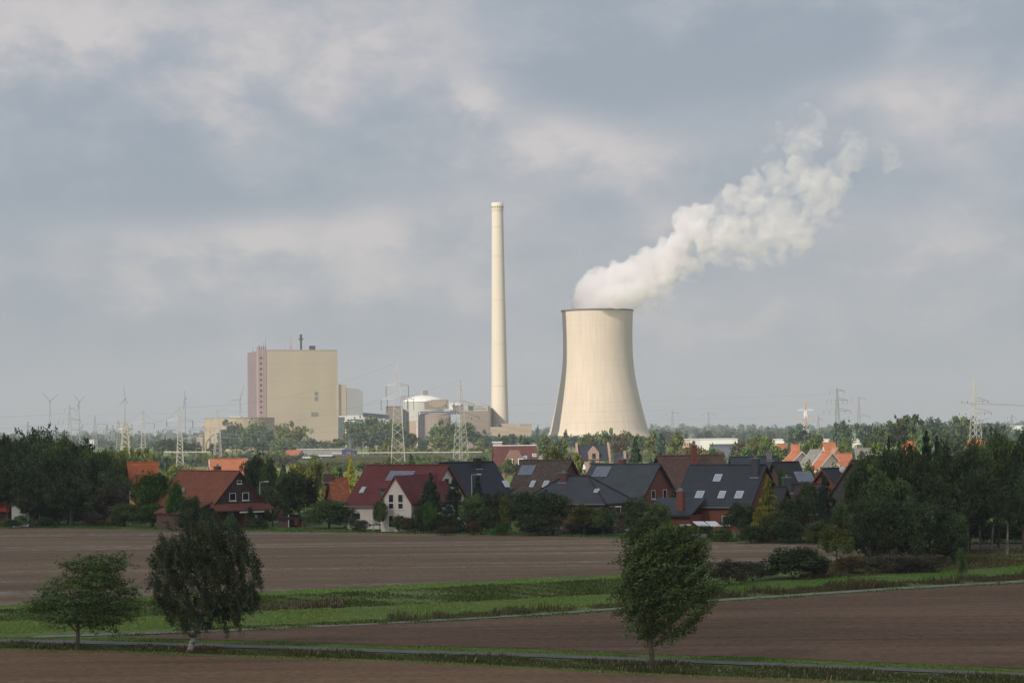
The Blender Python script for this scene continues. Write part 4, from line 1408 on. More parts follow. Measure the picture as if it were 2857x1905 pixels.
house(354, 441, 1289, 430, 18, 9.5, 3.6, R_ORANGE, W_BRICKD, 'plain bright orange roof house between the dark left wood and the first village trees', barge=M_BARGER, chim=[])
o_, L, W_, he, hr = house(378, 402, 1326, 418, -70, 5.0, 3.2, R_BRIGHT, W_BRICK, 'small orange roofed wing peeping out below the plain orange roof', barge=M_BARGER)
house(915, 969, 1333, 395, 12, 9.5, 3.6, R_OLDOR, W_BRICK, 'old weathered orange tiled house directly left of the dark red roofed one', chim=[(-1.8, -0.2, 1.3, 0.9, W_BRICKD)])

ho = house(1024, 1252, 1297, 362, -30, 12.6, 3.6, R_RED, W_CREAM, 'large cream house under a dark red roof with four solar panels and a front gable', barge=M_BARGER,
           wins=[('R', 0.0, 7.25, 1.5, 1.1), ('R', -1.4, 4.9, 1.1, 1.6), ('R', 2.2, 4.9, 1.1, 1.6), ('F', -5.6, 2.0, 1.7, 1.1)],
           sky=[(-5.7, 0.62, 0.95, 1.5, mat('blind_grey', (0.25, 0.27, 0.29), 0.5))], pv=[(-1.9 + k * 1.18, 0.27, 1.1, 2.1) for k in range(4)])
r, L, W_, he, hr = ho
# front wing
gw, gh, ge = 5.5, 8.1, 4.2
gx = 0.0
c_, s_ = math.cos(rad(-30)), math.sin(rad(-30))
pA = at(1104, 1326, 351)
lx = (pA.x - r.location.x) * c_ + (pA.y - r.location.y) * s_
ly = -(pA.x - r.location.x) * s_ + (pA.y - r.location.y) * c_
gh = pA.z
k = (gh - ge) / (gw / 2 + 0.35)
zw = ge + k * 0.35 - 0.22
q = MB(); q.extrude([(lx - gw / 2, 0), (lx + gw / 2, 0), (lx + gw / 2, zw), (lx, gh - 0.24), (lx - gw / 2, zw)], 'y', ly, -W_ / 2 + 0.5); wing = q.build('front_wing', W_CREAM, r)
q = MB(); e2 = gw / 2 + 0.35
q.extrude([(lx - e2, ge), (lx, gh), (lx + e2, ge), (lx + e2, ge - 0.2), (lx, gh - 0.2), (lx - e2, ge - 0.2)], 'y', ly - 0.35, 0.0); wr = q.build('front_wing_roof', R_RED, r)
q = MB(); q.extrude([(lx - e2 - .02, ge + .02), (lx, gh + .04), (lx + e2 + .02, ge + .02), (lx + e2 + .02, ge - 0.27), (lx, gh - 0.28), (lx - e2 - .02, ge - 0.27)], 'y', ly - 0.40, ly - 0.353); q.build('barge_board', M_BARGER, wr)
for wx, wz, wh, sp_ in ((-0.85, 4.55, 2.3, True), (0.85, 4.55, 2.3, True), (-0.85, 1.55, 1.9, False), (0.85, 1.55, 1.9, False)):
    fr, pn = MB(), MB()
    a0, a1, z0, z1 = lx + wx - 0.5, lx + wx + 0.5, wz - wh / 2, wz + wh / 2
    y = ly
    pn.box(a0 + .1, a1 - .1, y - 0.03, y + 0.02, z0 + .1, z1 - .1)
    for b4 in ((a0, a0 + .1, z0, z1), (a1 - .1, a1, z0, z1), (a0 + .1, a1 - .1, z0, z0 + .1), (a0 + .1, a1 - .1, z1 - .1, z1)) + (((a0 + .1, a1 - .1, z0 + wh * .42 - .09, z0 + wh * .42 + .09),) if sp_ else ()):
        fr.box(b4[0], b4[1], y - 0.07, y + 0.02, b4[2], b4[3])
    fr.box(a0 - .08, a1 + .08, y - .13, y + .02, z0 - .12, z0 - .003)
    f = fr.build('window', M_FRAME, wing); pn.build('pane', M_PANE, f)
# dormer
dx = lx - 7.0
q = MB(); q.box(dx - 1.3, dx + 1.9, -5.0, -1.5, 4.2, 6.35); dm = q.build('dormer', mat('dormer_teal', (0.13, 0.22, 0.23), 0.8, 0.1, 2), r)
q = MB(); q.extrude([(-5.4, 6.3), (-0.2, 8.6), (-0.2, 8.4), (-5.4, 6.1)], 'x', dx - 1.7, dx + 2.3); q.build('dormer_roof', R_RED, dm)
q = MB(); q.box(dx + 0.6, dx + 1.6, -5.08, -4.98, 4.6, 6.0); q.build('window', M_FRAME, dm)

house(1226, 1378, 1288, 380, 30, 12.5, 4.0, R_NAVY, W_BRICKD, 'dark navy roofed house right of the cream house, with one skylight low on its roof', barge=M_BARGE,
      sky=[(5.0, 0.60, 0.9, 1.5)], chim=[(1.6, -0.6, 0.95, 0.75, M_BARGE)])
ho = house(1455, 1597, 1283, 392, -28, 13.0, 3.4, R_BROWN, W_BRICKD, 'mottled brown roofed house with two solar panels and a dish, below the farmhouse', barge=M_BARGE,
           sky=[(-0.6, 0.60, 0.8, 1.5), (1.9, 0.60, 0.95, 1.5)], pv=[(-3.6, 0.26, 1.3, 2.3), (-2.2, 0.26, 1.3, 2.3)], dish=[(3.6, -2.0, 7.6, 0.5, 0)])
house(1575, 1640, 1327, 345, -24, 11.0, 4.3, R_SLATE, W_BRICKD, 'low hipped dark slate roofed house behind the apple trees', hip=5.2, ref='R',
      sky=[(4.6, 0.55, 0.7, 0.9)], chim=[(-1.6, -0.9, 0.95, 0.55, W_BRICKD)])
house(1651, 1844, 1294.5, 362, -38, 9.8, 4.0, R_BLUEG, W_BRICK, 'blue grey roofed house with red brick gable, two gable windows and a wide solar panel', barge=M_BARGE,
      wins=[('R', -1.6, 4.9, 1.05, 1.4), ('R', 1.6, 4.9, 1.05, 1.4)], pv=[(-4.6, 0.22, 1.4, 2.2), (-3.1, 0.22, 1.4, 2.2)], chim=[(-1.0, 0.4, 1.0, 0.8, W_BRICK)])
house(1831, 2012, 1272, 405, 20, 12.0, 3.8, R_REDBR, W_BRICK, 'brown red tiled house rising behind the big navy roof, with one tall slim brick chimney', ref='L', barge=M_BARGE, chim=[(-0.2, -2.6, 0.85, 1.9, W_BRICK)])
ho = house(1925, 2139, 1296, 340, -27, 12.4, 3.7, mat('tiles_dark_blue', (0.062, 0.071, 0.086), 0.6, 0.12, 0.8, 'tiles'), W_BRICK,
           'largest navy roofed brick house with four skylights, above a white canopy', barge=M_BARGE, wins=[('F', 2.2, 1.7, 1.6, 1.4)],
           sky=[(-0.8, 0.32, 1.15, 1.5), (-2.6, 0.72, 1.2, 1.5), (0.9, 0.72, 1.0, 1.5), (3.6, 0.72, 1.15, 1.5)], chim=[(4.9, -1.4, 1.0, 1.0, mat('chimney_slate', (0.09, 0.10, 0.11)))])
r, L, W_, he, hr = ho
q = MB(); q.extrude([(-12.0, 2.7), (-6.2, 5.0), (-6.2, 4.75), (-12.0, 2.45)], 'x', -L / 2 - 2.6, -L / 2 + 5.0); q.build('side_roof', mat('tiles_dark_blue', (0.062, 0.071, 0.086)), r)
q = MB(); q.box(-L / 2 - 2.0, -L / 2 + 4.6, -11.2, -6.2, 0, 2.6); q.build('side_wall', W_BRICK, r)
q = MB(); q.box(-L / 2 + 2.2, -L / 2 + 3.2, -10.6, -9.6, 2.6, 6.0); c = q.build('chimney', W_BRICK, r)
q = MB(); q.box(-L / 2 + 2.1, -L / 2 + 3.3, -10.7, -9.5, 6.003, 6.15); q.box(-L / 2 + 2.4, -L / 2 + 3.0, -10.4, -9.8, 6.153, 6.5); q.build('chimney_cap', M_GUT, c)
q = MB(); q.box(-L / 2 - 1.4, -L / 2 - 0.2, -11.25, -11.2, 0.1, 2.2); q.build('door', M_BARGE, r)

house(2035, 2165, 1273, 392, 8, 10.0, 3.8, R_BLUEG, W_GREY, 'plain slate grey roof behind the big navy roofed house, left of the orange cluster', chim=[(2.8, 0, 0.9, 0.9, W_GREY)])
house(2155, 2228, 1288, 372, 24, 9.5, 3.8, mat('tiles_charcoal', (0.05, 0.052, 0.056), 0.7, 0.12, 0.8, 'tiles'), W_BRICKD, 'charcoal roofed house with pale roof panels right of the navy roofed one', barge=M_BARGE,
      pv=[(1.3, 0.42, 1.5, 2.2), (2.9, 0.42, 1.5, 2.2)], dish=[(-1.6, -1.6, 7.5, 0.5, 0)])
house(2293, 2382, 1307, 352, 46, 8.2, 3.6, R_NAVY, W_BRICK, 'navy roofed brick house carrying a white satellite dish, beside the dark conifer', ref='L', barge=M_BARGER,
      wins=[('L', 0, 5.6, 1.3, 1.0)], dish=[(0.0, -0.9, 8.6, 0.55, rad(-46))])
house(2374, 2440, 1285, 338, 62, 9.0, 3.2, mat('tiles_dull_grey', (0.10, 0.09, 0.09), 0.8, 0.2, 1, 'tiles'), mat('slate_hung_wall', (0.09, 0.09, 0.09), 0.8, 0.2, 1), 'grey gabled house half hidden by the right-hand wood, with a red verge', ref='L', barge=M_BARGER, chim=[(0.2, 0.5, 0.7, 0.7, W_GREY)])
house(2158, 2196, 1358, 322, -25, 5.5, 3.6, mat('tiles_charcoal', (0.05, 0.052, 0.056)), W_BRICKD, 'tiny grey gable roof just right of the yellow conifer', barge=M_BARGE)
house(2186, 2300, 1350, 330, 10, 9.0, 3.0, R_PURP, W_BRICKD, 'purple roofed house between the yellow and the dark conifer, with a wide grey chimney', chim=[(-2.8, -0.8, 1.1, 1.1, mat('chimney_slate', (0.09, 0.10, 0.11)))])

# sunny orange cluster further back at the right
house(2210, 2238, 1259, 610, -52, 8.5, 5.6, R_BRIGHT, W_CREAM, 'bright orange roof, leftmost of the sunny cluster', barge=M_FRAME, group='orange roofed houses in the sun')
house(2262, 2296, 1254, 600, -50, 9.5, 4.8, R_GREY, W_CREAM, 'house with silvery roof panels in the middle of the sunny orange cluster', barge=M_FRAME)
house(2296, 2322, 1262, 585, -48, 9.5, 4.8, R_BRIGHT, W_CREAM, 'orange roofed house with white verge in front of the silvery roof panels', barge=M_FRAME, group='orange roofed houses in the sun')
house(2294, 2330, 1234, 690, 4, 9, 7.2, R_BRIGHT, W_CREAM, 'orange roof standing highest behind the sunny cluster, right of a big tree', group='orange roofed houses in the sun')
house(2324, 2340, 1249, 640, -40, 8.5, 6.2, mat('tiles_salmon', (0.42, 0.23, 0.16), 0.85, 0.1, 0.8, 'tiles'), W_CREAM, 'salmon roofed house with a cream gable in the sunny cluster')
house(2330, 2376, 1265, 590, 6, 9, 5.2, R_BRIGHT, W_CREAM, 'broad bright orange roof at the right end of the sunny cluster', group='orange roofed houses in the sun')
house(2382, 2446, 1250, 560, 3, 12, 3.2, R_GREY, W_WOOD, 'pale grey barn roof right of the orange cluster', 'barn')
house(2168, 2193, 1238, 760, 10, 9, 3.5, R_BRIGHT, W_CREAM, 'small distant orange roof left of the light green tree', group='orange roofed houses in the sun')
house(2206, 2232, 1240, 740, -10, 9, 3.5, R_BRIGHT, W_CREAM, 'small distant orange roof half covered by a light green tree', group='orange roofed houses in the sun')
house(2520, 2552, 1230, 600, 5, 10, 3.5, R_BRIGHT, W_CREAM, 'orange roof glimpsed through the top of the right-hand wood', group='orange roofed houses in the sun')
house(2700, 2740, 1227, 700, 0, 10, 3.5, R_BRIGHT, W_CREAM, 'orange roof at the foot of the tall lattice pylon at the right', group='orange roofed houses in the sun')
# middle distance
house(583, 690, 1279, 560, 14, 10, 3.6, R_BRIGHT, W_CREAM, 'orange roof above the rust red house, in front of a white pylon', barge=M_FRAME)
ho = house(1375, 1497, 1242, 790, 4, 15, 3.4, mat('tiles_dull_red', (0.125, 0.046, 0.046), 0.85, 0.12, 0.8, 'tiles'), mat('brick_dull', (0.20, 0.115, 0.10), 0.9, 0.15, 1, 'brick'), 'red roofed brick farmhouse with pale ridge below the chimney', 'farmhouse', ridge_cap=M_FRAME, sky=[(3.0, 0.62, 1.6, 2.0), (6.4, 0.5, 1.3, 1.6)], ref='R')
r, L, W_, he, hr = ho
q = MB(); q.extrude([(-4.6, 0), (3.6, 0), (3.6, 3.6), (0.6, 8.6), (-1.8, 8.6), (-4.6, 4.2)], 'y', -9.8, -2); fw = q.build('front_gable', mat('brick_dull', (0.20, 0.115, 0.10)), r)
for x in (-2.2, 1.2):
    q = MB(); q.box(x - .8, x + .8, -9.95, -9.8, 3.6, 5.8); f = q.build('window', M_FRAME, fw)
    q = MB(); q.box(x - .6, x + .5, -9.99, -9.953, 3.9, 5.6); q.build('pane', M_PANE, f)
ho = house(1610, 1695, 1242, 830, 3, 11, 4.6, R_NAVY, W_BRICKP, 'pink brick house with navy roof, end parapets and a small stepped dormer', gutter=False)
r, L, W_, he, hr = ho
for x in (-L / 2 - 0.2, L / 2 + 0.2):
    q = MB(); q.extrude([(-6.3, 0), (6.3, 0), (6.3, 5.4), (0, hr + 1.1), (-6.3, 5.4)], 'x', x - 0.35, x + 0.35); q.build('parapet', W_BRICKP, r)
q = MB(); q.extrude([(-1.9, 3.5), (1.9, 3.5), (1.9, 7.2), (0, 9.4), (-1.9, 7.2)], 'y', -5.9, -2.0); dd = q.build('dormer', W_BRICKP, r)
q = MB(); q.box(-0.6, 0.6, -6.0, -5.9, 5.0, 6.8); q.build('window', M_PANE, dd)
for x in (-3.6, 3.2):
    q = MB(); q.box(x - .6, x + .6, -5.65, -5.5, 1.2, 3.2); q.build('window', M_FRAME, r)
house(1712, 1752, 1268, 780, -4, 9, 3.0, R_NAVY, W_BRICKP, 'low navy roofed pink brick house left of the tall spruce', chim=[(1.4, -1, 0.9, 1.2, W_BRICKP)])


def shed(u1, u2, vtop, Y, yaw, dep, m_wall, m_roof, name, label, cat='industrial building', flat=0.4, door=True):
    yaw = rad(yaw)
    p, w = front(u1, u2, Y, yaw)
    h = zat((u1 + u2) / 2, vtop, Y)
    r = empty(name, p, yaw, label, cat)
    q = MB(); q.box(0, w, 0, dep, 0, h - 0.4 - 0.003); wl_ = q.build('wall', m_wall, r)
    q = MB(); q.box(-0.3, w + 0.3, -0.3, dep + 0.3, h - 0.4, h); q.build('roof', m_roof, r)
    if door:
        q = MB(); q.box(w * 0.3, w * 0.3 + min(3.0, w * 0.2), -0.08, 0.02, 0.05, min(3.0, h * 0.7)); q.build('door', mat('door_grey', (0.2, 0.21, 0.22)), wl_)
    return r


shed(1912, 1954, 1224, 1250, 3, 30, mat('cream_wall', (0.55, 0.45, 0.33), 0.8, 0.05, 0.3), W_WHITE, 'warehouse', 'long low cream warehouse left of the white factory hall')
shed(1954, 2058, 1223, 1200, 3, 40, m_white, W_WHITE, 'factory_hall', 'long low white factory hall under the wooded horizon, right of centre')
shed(1992, 2046, 1239, 960, 0, 20, mat('hall_slate', (0.12, 0.14, 0.18)), mat('hall_slate', (0.12, 0.14, 0.18)), 'shed', 'dark slate shed in front of the white factory hall')
shed(2165, 2188, 1224, 1300, 0, 20, m_white, W_WHITE, 'warehouse', 'small white warehouse behind the left small orange roofs')
shed(2300, 2330, 1224, 1300, 0, 20, m_white, W_WHITE, 'warehouse', 'small pale warehouse left of a big oak behind the orange cluster')
shed(2386, 2412, 1225, 1300, 0, 20, m_white, W_WHITE, 'warehouse', 'small white warehouse below the rounded dark trees at the right')
shed(2838, 2880, 1186, 2300, 0, 30, m_white, W_WHITE, 'warehouse', 'white warehouse on the horizon at the right edge')
shed(829, 960, 1252, 1270, 0, 25, mat('hall_grey', (0.24, 0.24, 0.23)), mat('barn_roof_pale', (0.42, 0.42, 0.40)), 'barn', 'long low grey barn below the boiler house behind the highway', 'barn')
shed(872, 925, 1270, 1210, 0, 15, m_dark, W_WHITE, 'shed', 'low white roofed shed beside the highway in front of the grey barn')
house(802, 842, 1255, 1240, -6, 14, 3.5, R_BRIGHT, W_CREAM, 'orange roof low beside the highway under the boiler house trees')
shed(246, 262, 1226, 1500, 0, 14, m_white, W_WHITE, 'shed', 'tiny white building at the foot of the left pylons')
shed(1375, 1400, 1232, 1000, 0, 14, W_GREY, W_WHITE, 'shed', 'white roofed outbuilding behind the red brick farmhouse')
shed(1445, 1520, 1236, 1010, 0, 10, W_GREY, W_GREY, 'shed', 'plain grey outbuilding behind the farmhouse roof')

# ------------------------------------------------------------------ garden things
def gp(u, v, Y=None):
    p = ground(u, v)
    return p


r = shed(-30, 31, 1388, 392, 0, 8, W_BRICKD, m_dark, 'bungalow', 'flat roofed low building with a red brick chimney at the left edge', 'house', door=False)
w = (XG(31, 392) - XG(-30, 392))
q = MB(); q.box(0, w - 0.1, -1.1, -0.06, 2.4, 3.9); q.build('red_fascia', mat('fascia_red', (0.42, 0.08, 0.04)), r)
q = MB(); q.box(w - 1.8, w - 0.1, 1.5, 2.7, 4.4, 6.2); q.build('chimney', W_BRICK, r)
q = MB(); q.lathe([(0.02, 0.1), (0.3, 0.06), (0.5, -0.05), (0.48, -0.08), (0.02, 0.05)], 16); d_ = q.build('satellite_dish', M_DISH, r, True); d_.location = (w - 2.3, 1.0, 4.9); d_.rotation_euler = (rad(75), 0, rad(-20))
q = MB(); q.bar((0, 0, 0), (0, -0.5, -0.6), 0.05); q.build('bracket', M_GUT, d_)
r = shed(32, 80, 1402, 386, 0, 5, W_WHITE, m_dark, 'garage', 'low white walled garage beside the red fronted bungalow', 'garage', door=False)
q = MB(); q.box(4.6, 4.75, -0.05, 0.02, 0.3, 2.4); q.build('downpipe', M_GUT, r)

r = shed(776, 847, 1442, 372, 0, 6, W_BRICKD, m_dark, 'carport', 'dark brick garden shed with an open front in the middle of the gardens', 'shed', door=False)
q = MB(); q.box(1.7, 3.5, -0.1, 0.05, 0.05, 2.0); q.build('opening', mat('shade_dark', (0.01, 0.01, 0.01)), r)  # solid slab, coloured black for the shade inside the open front
q = MB(); q.box(1.55, 1.68, -0.16, 0.02, 0.05, 2.05); q.build('door_post', M_FRAME, r)
q = MB(); q.box(2.6, 3.1, -0.35, -0.15, 0.3, 1.3); q.build('red_door', mat('door_dark_red', (0.2, 0.04, 0.04)), r)
p = ground(755, 1474)
q = MB(); q.box(p.x + 0.2, p.x + 0.9, 378, 378.8, 0, 5.0); tag(q.build('chimney_stack', mat('brick_orange', (0.42, 0.14, 0.07), 0.9, 0.15, 2, 'brick')), 'orange brick garden chimney left of the dark brick shed', 'chimney')

# flagpole
p = ground(363, 1464)
r = empty('flagpole', (p.x, p.y, 0), 0, 'white flagpole flying a black red gold flag in front of the first trees', 'flagpole')
hh = zat(363, 1369, p.y)
q = MB(); q.bar((0, 0, 0), (0, 0, hh), 0.055, 0.035, 8); q.build('pole', M_FRAME, r)
fl = []
for k, (z0, c_) in enumerate(((1.45, (0.02, 0.02, 0.02)), (0.97, (0.6, 0.03, 0.03)), (0.48, (0.75, 0.55, 0.05)))):
    q = MB()
    for i in range(6):
        x0, x1 = i * 0.15, (i + 1) * 0.15
        y0, y1 = 0.08 * math.sin(i * 1.1), 0.08 * math.sin((i + 1) * 1.1)
        d0, d1 = -0.09 * i, -0.09 * (i + 1)
        zt_ = hh - 0.55
        q.mesh([(x0 + .05, y0, zt_ - 1.45 + z0 + d0), (x1 + .05, y1, zt_ - 1.45 + z0 + d1), (x1 + .05, y1, zt_ - 1.45 + z0 - .48 + d1), (x0 + .05, y0, zt_ - 1.45 + z0 - .48 + d0),
                (x0 + .05, y0 + .02, zt_ - 1.45 + z0 + d0), (x1 + .05, y1 + .02, zt_ - 1.45 + z0 + d1), (x1 + .05, y1 + .02, zt_ - 1.45 + z0 - .48 + d1), (x0 + .05, y0 + .02, zt_ - 1.45 + z0 - .48 + d0)],
               [(0, 3, 2, 1), (4, 5, 6, 7), (0, 1, 5, 4), (3, 7, 6, 2)])
    q.build('flag_stripe', mat(f'flag_{k}', c_, 0.9, 0.05, 1), r)


def lamp(u, vtop, Y, label, arm=0.9):
    x = XG(u, Y)
    h = zat(u, vtop, Y)
    r = empty('street_lamp', (x, Y, 0), 0, label, 'street lamp', 'street lamps')
    q = MB(); q.bar((0, 0, 0), (0, 0, h - 0.1), 0.09, 0.06, 8); q.bar((0, 0, h - 0.1), (arm, 0, h), 0.05, n=6); q.build('pole', mat('lamp_pole_grey', (0.5, 0.5, 0.5), 0.6), r)
    q = MB(); q.box(arm - 0.1, arm + 0.6, -0.13, 0.13, h - 0.08, h + 0.08); q.build('lamp_head', M_DISH, r)


lamp(1315, 1323, 352, 'pale street lamp standing in front of the navy roof beside the cream house')
lamp(724, 1343, 385, 'grey street lamp right of the dark timber gable')
lamp(1013, 1232, 1215, 'distant lamp post on the road left of the left big pylon', 1.5)
lamp(1083, 1245, 1180, 'distant lamp post just left of the foot of the left big pylon', 1.5)
lamp(547, 1250, 1180, 'distant lamp post between the two left white pylons', 1.5)

# fence posts
for i, u in enumerate((977, 1010, 1043, 1075, 1108)):
    p = ground(u, 1482)
    o = MB(); o.box(-.06, .06, -.06, .06, 0, 0.95); o.box(-.08, .08, -.08, .08, 0.953, 1.0)
    o = o.build('fence_post', mat('post_pale', (0.45, 0.43, 0.38))); o.location = p
    tag(o, 'pale garden fence post at the field edge before the cream house', 'fence post', 'row of pale fence posts before the cream house')
# trampoline
p = ground(1065, 1479)
r = empty('trampoline', (p.x, p.y + 1, 0), 0, 'blue garden trampoline in front of the cream house', 'trampoline')
q = MB(); q.lathe([(1.75, 0.86), (2.05, 0.88), (2.05, 0.80), (1.75, 0.80), (1.75, 0.86)], 24); q.build('pad', mat('pad_blue', (0.03, 0.08, 0.30)), r)
q = MB(); q.lathe([(0.05, 0.80), (1.74, 0.83)], 24); q.build('mat', m_dark, r)
for k in range(4):
    a = 0.8 + k * 1.57
    q = MB(); q.bar((1.9 * math.cos(a), 1.9 * math.sin(a), 0), (1.9 * math.cos(a), 1.9 * math.sin(a), 0.8), 0.05); q.build('leg', m_steel, r)
# white canopy at the big navy house
pc_, wc_ = front(1912, 1990, 322, rad(-6))
r = empty('garden_canopy', pc_, rad(-6), 'white sloping garden canopy against the brick house with four skylights', 'canopy')
zc_ = zat(1950, 1452, 326)
for k in range(2):
    x0 = 0.8 + k * 1.7
    q = MB(); q.mesh([(x0, 2.2, zc_), (x0 + 1.5, 2.2, zc_), (x0 + 2.4, -0.4, zc_ - 0.55), (x0 + 0.9, -0.4, zc_ - 0.55), (x0, 2.2, zc_ - .08), (x0 + 1.5, 2.2, zc_ - .08), (x0 + 2.4, -0.4, zc_ - 0.63), (x0 + 0.9, -0.4, zc_ - 0.63)],
                     [(0, 3, 2, 1), (4, 5, 6, 7), (0, 1, 5, 4), (1, 2, 6, 5), (2, 3, 7, 6), (3, 0, 4, 7)]); q.build('roof_panel', M_FRAME, r)
q = MB(); q.box(-1.0, 0.7, -0.3, 1.8, zc_ - 0.55, zc_ - 0.40); q.build('side_panel', M_FRAME, r)
for x in (0.9, 3.9):
    q = MB(); q.box(x - .06, x + .06, -.5, -.38, 0, zc_ - 0.62); q.build('post', M_FRAME, r)
# canopies / sheds on the right gardens
o = shed(1690, 1745, 1432, 338, 12, 4, W_WOOD, R_NAVY, 'garden_shed', 'dark garden shed behind the apple trees', 'shed')
q = MB(); pz = ground(1700, 1500); q.box(0, 2.6, 0, 0.6, 2.35, 2.5); o = q.build('awning', M_FRAME); o.location = (XG(1682, 340), 340, 1.35); tag(o, 'narrow white awning under the hipped slate roof', 'awning')
q = MB(); q.bar((0.1, .3, -1.35), (0.1, .3, 2.34), 0.04); q.bar((2.5, .3, -1.35), (2.5, .3, 2.34), 0.04); q.build('post', M_FRAME, o)
o = shed(1928, 1962, 1491, 306, 0, 1.2, mat('cold_frame_grey', (0.20, 0.22, 0.20)), mat('cold_frame_glass', (0.16, 0.18, 0.17), 0.4), 'cold_frame', 'grey green cold frame at the field edge below the white canopy', 'garden frame', door=False)
o = shed(1544, 1561, 1469, 333, 0, 1.0, W_GREY, W_GREY, 'garden_cupboard', 'small pale grey garden cupboard under the dark tree', 'cupboard', door=False)
p = ground(1555, 1487)
q = MB(); q.lathe([(0.26, 0), (0.30, 0.4), (0.27, 0.85), (0.1, 0.87)], 16, True); o = q.build('water_barrel', mat('barrel_blue', (0.08, 0.16, 0.42)), None, True); o.location = (p.x + 0.3, p.y - 0.4, 0); tag(o, 'small blue water barrel beside the grey garden cupboard', 'barrel')
p = ground(1738, 1487)
q = MB(); q.mesh([(0, 0, 0.4), (0.9, 0, 0.75), (1.0, 0.5, 0.75), (0.1, 0.5, 0.4), (0.3, 0, 0.3), (0.8, 0, 0.3), (0.8, 0.5, 0.3), (0.3, 0.5, 0.3)], [(0, 1, 2, 3), (4, 7, 6, 5), (0, 4, 5, 1), (1, 5, 6, 2), (2, 6, 7, 3), (3, 7, 4, 0)])
o = q.build('garden_lounger', M_FRAME); o.location = p; tag(o, 'white garden lounger on the grass near the dark shed', 'garden chair')
q = MB()
for x in (0.35, 0.75):
    q.bar((x, 0.1, -0.0), (x, 0.1, 0.3), 0.03); q.bar((x, 0.4, -0.0), (x, 0.4, 0.3), 0.03)
q.build('legs_frame', M_FRAME, o)
p = ground(702, 1472)
r = empty('washing_line', (p.x, p.y + 2, 0), 0, 'short washing line with a red and a white towel by the timber gabled house', 'washing line')
q = MB(); q.bar((-0.7, 0, 0), (-0.7, 0, 2.0), .04); q.bar((1.3, 0, 0), (1.3, 0, 2.0), .04); q.bar((-0.7, 0, 1.95), (1.3, 0, 1.95), .015); q.build('frame', m_steel, r)
q = MB(); q.box(-0.4, 0.3, -.02, .02, 1.1, 1.93); q.build('towel', mat('towel_red', (0.55, 0.02, 0.03)), r)
q = MB(); q.box(0.32, 0.75, -.02, .02, 1.2, 1.93); q.build('towel', M_FRAME, r)

# vehicles on the highway
def vehicle(u, vtop, Y, zr, L, H, wd, body, label, name, cab=None):
    r = empty(name, (XG(u, Y), Y, zr), 0, label, 'car' if cab is None else 'lorry')
    if cab is None:
        q = MB(); q.extrude([(-L / 2, .35), (L / 2, .35), (L / 2, .75), (L * .28, .92), (L * .12, H), (-L * .3, H), (-L * .45, .95), (-L / 2, .85)], 'y', -wd / 2, wd / 2); q.build('body', body, r)
        q = MB(); q.extrude([(-L * .38, .98), (L * .2, .98), (L * .1, H - .1), (-L * .29, H - .1)], 'y', -wd / 2 - .01, wd / 2 + .01); q.build('side_windows', M_PANE, r)
        wh = [(-L * .32), (L * .32)]
    else:
        q = MB(); q.box(-L / 2, L * .2, -wd / 2, wd / 2, .7, H); q.build('load_box', body, r)
        q = MB(); q.extrude([(L * .23, .5), (L / 2, .5), (L / 2, 1.4), (L * .46, H * .85), (L * .23, H * .85)], 'y', -wd / 2, wd / 2); c = q.build('cab', cab, r)
        q = MB(); q.box(L * .36, L * .46, -wd / 2 - .02, wd / 2 + .02, 1.4, H * .75); q.build('side_windows', M_PANE, c)
        q = MB(); q.box(-L * .2, L * .1, -wd / 2 - .03, -wd / 2, 1.1, 1.7); q.build('side_panel', mat('panel_red', (0.45, 0.1, 0.1)), r)
        wh = [-L * .38, -L * .2, L * .34]
    for x in wh:
        for y in (-wd / 2 + .1, wd / 2 - .1):
            q = MB(); q.bar((x, y - .12, .38), (x, y + .12, .38), .38, n=14); w_ = q.build('wheel', m_dark, r)
            q = MB(); q.bar((x, y - .14, .38), (x, y + .14, .38), .2, n=10); q.build('rim', m_steel, w_)


vehicle(857, 1272, 1100, 3.0, 4.6, 1.6, 1.8, mat('car_silver', (0.62, 0.62, 0.62), 0.35, 0.03, 1, spec=0.5), 'silver car driving on the highway below the boiler house', 'car')
vehicle(975, 1257, 1100, 4.3, 7.2, 2.9, 2.4, mat('lorry_blue', (0.04, 0.06, 0.16), 0.5, 0.1, 1), 'dark blue lorry on the highway right of the boiler house', 'lorry', m_dkblue)

# ------------------------------------------------------------------ pylons and wind turbines
m_pyl = mat('pylon_pale', (0.46, 0.46, 0.43), 0.6, 0.08, 0.5)
m_pyld = mat('pylon_grey', (0.30, 0.32, 0.32), 0.6, 0.08, 0.5)
m_ins = mat('insulator_dark', (0.10, 0.08, 0.07), 0.4, 0.1, 1)
pylons = {}


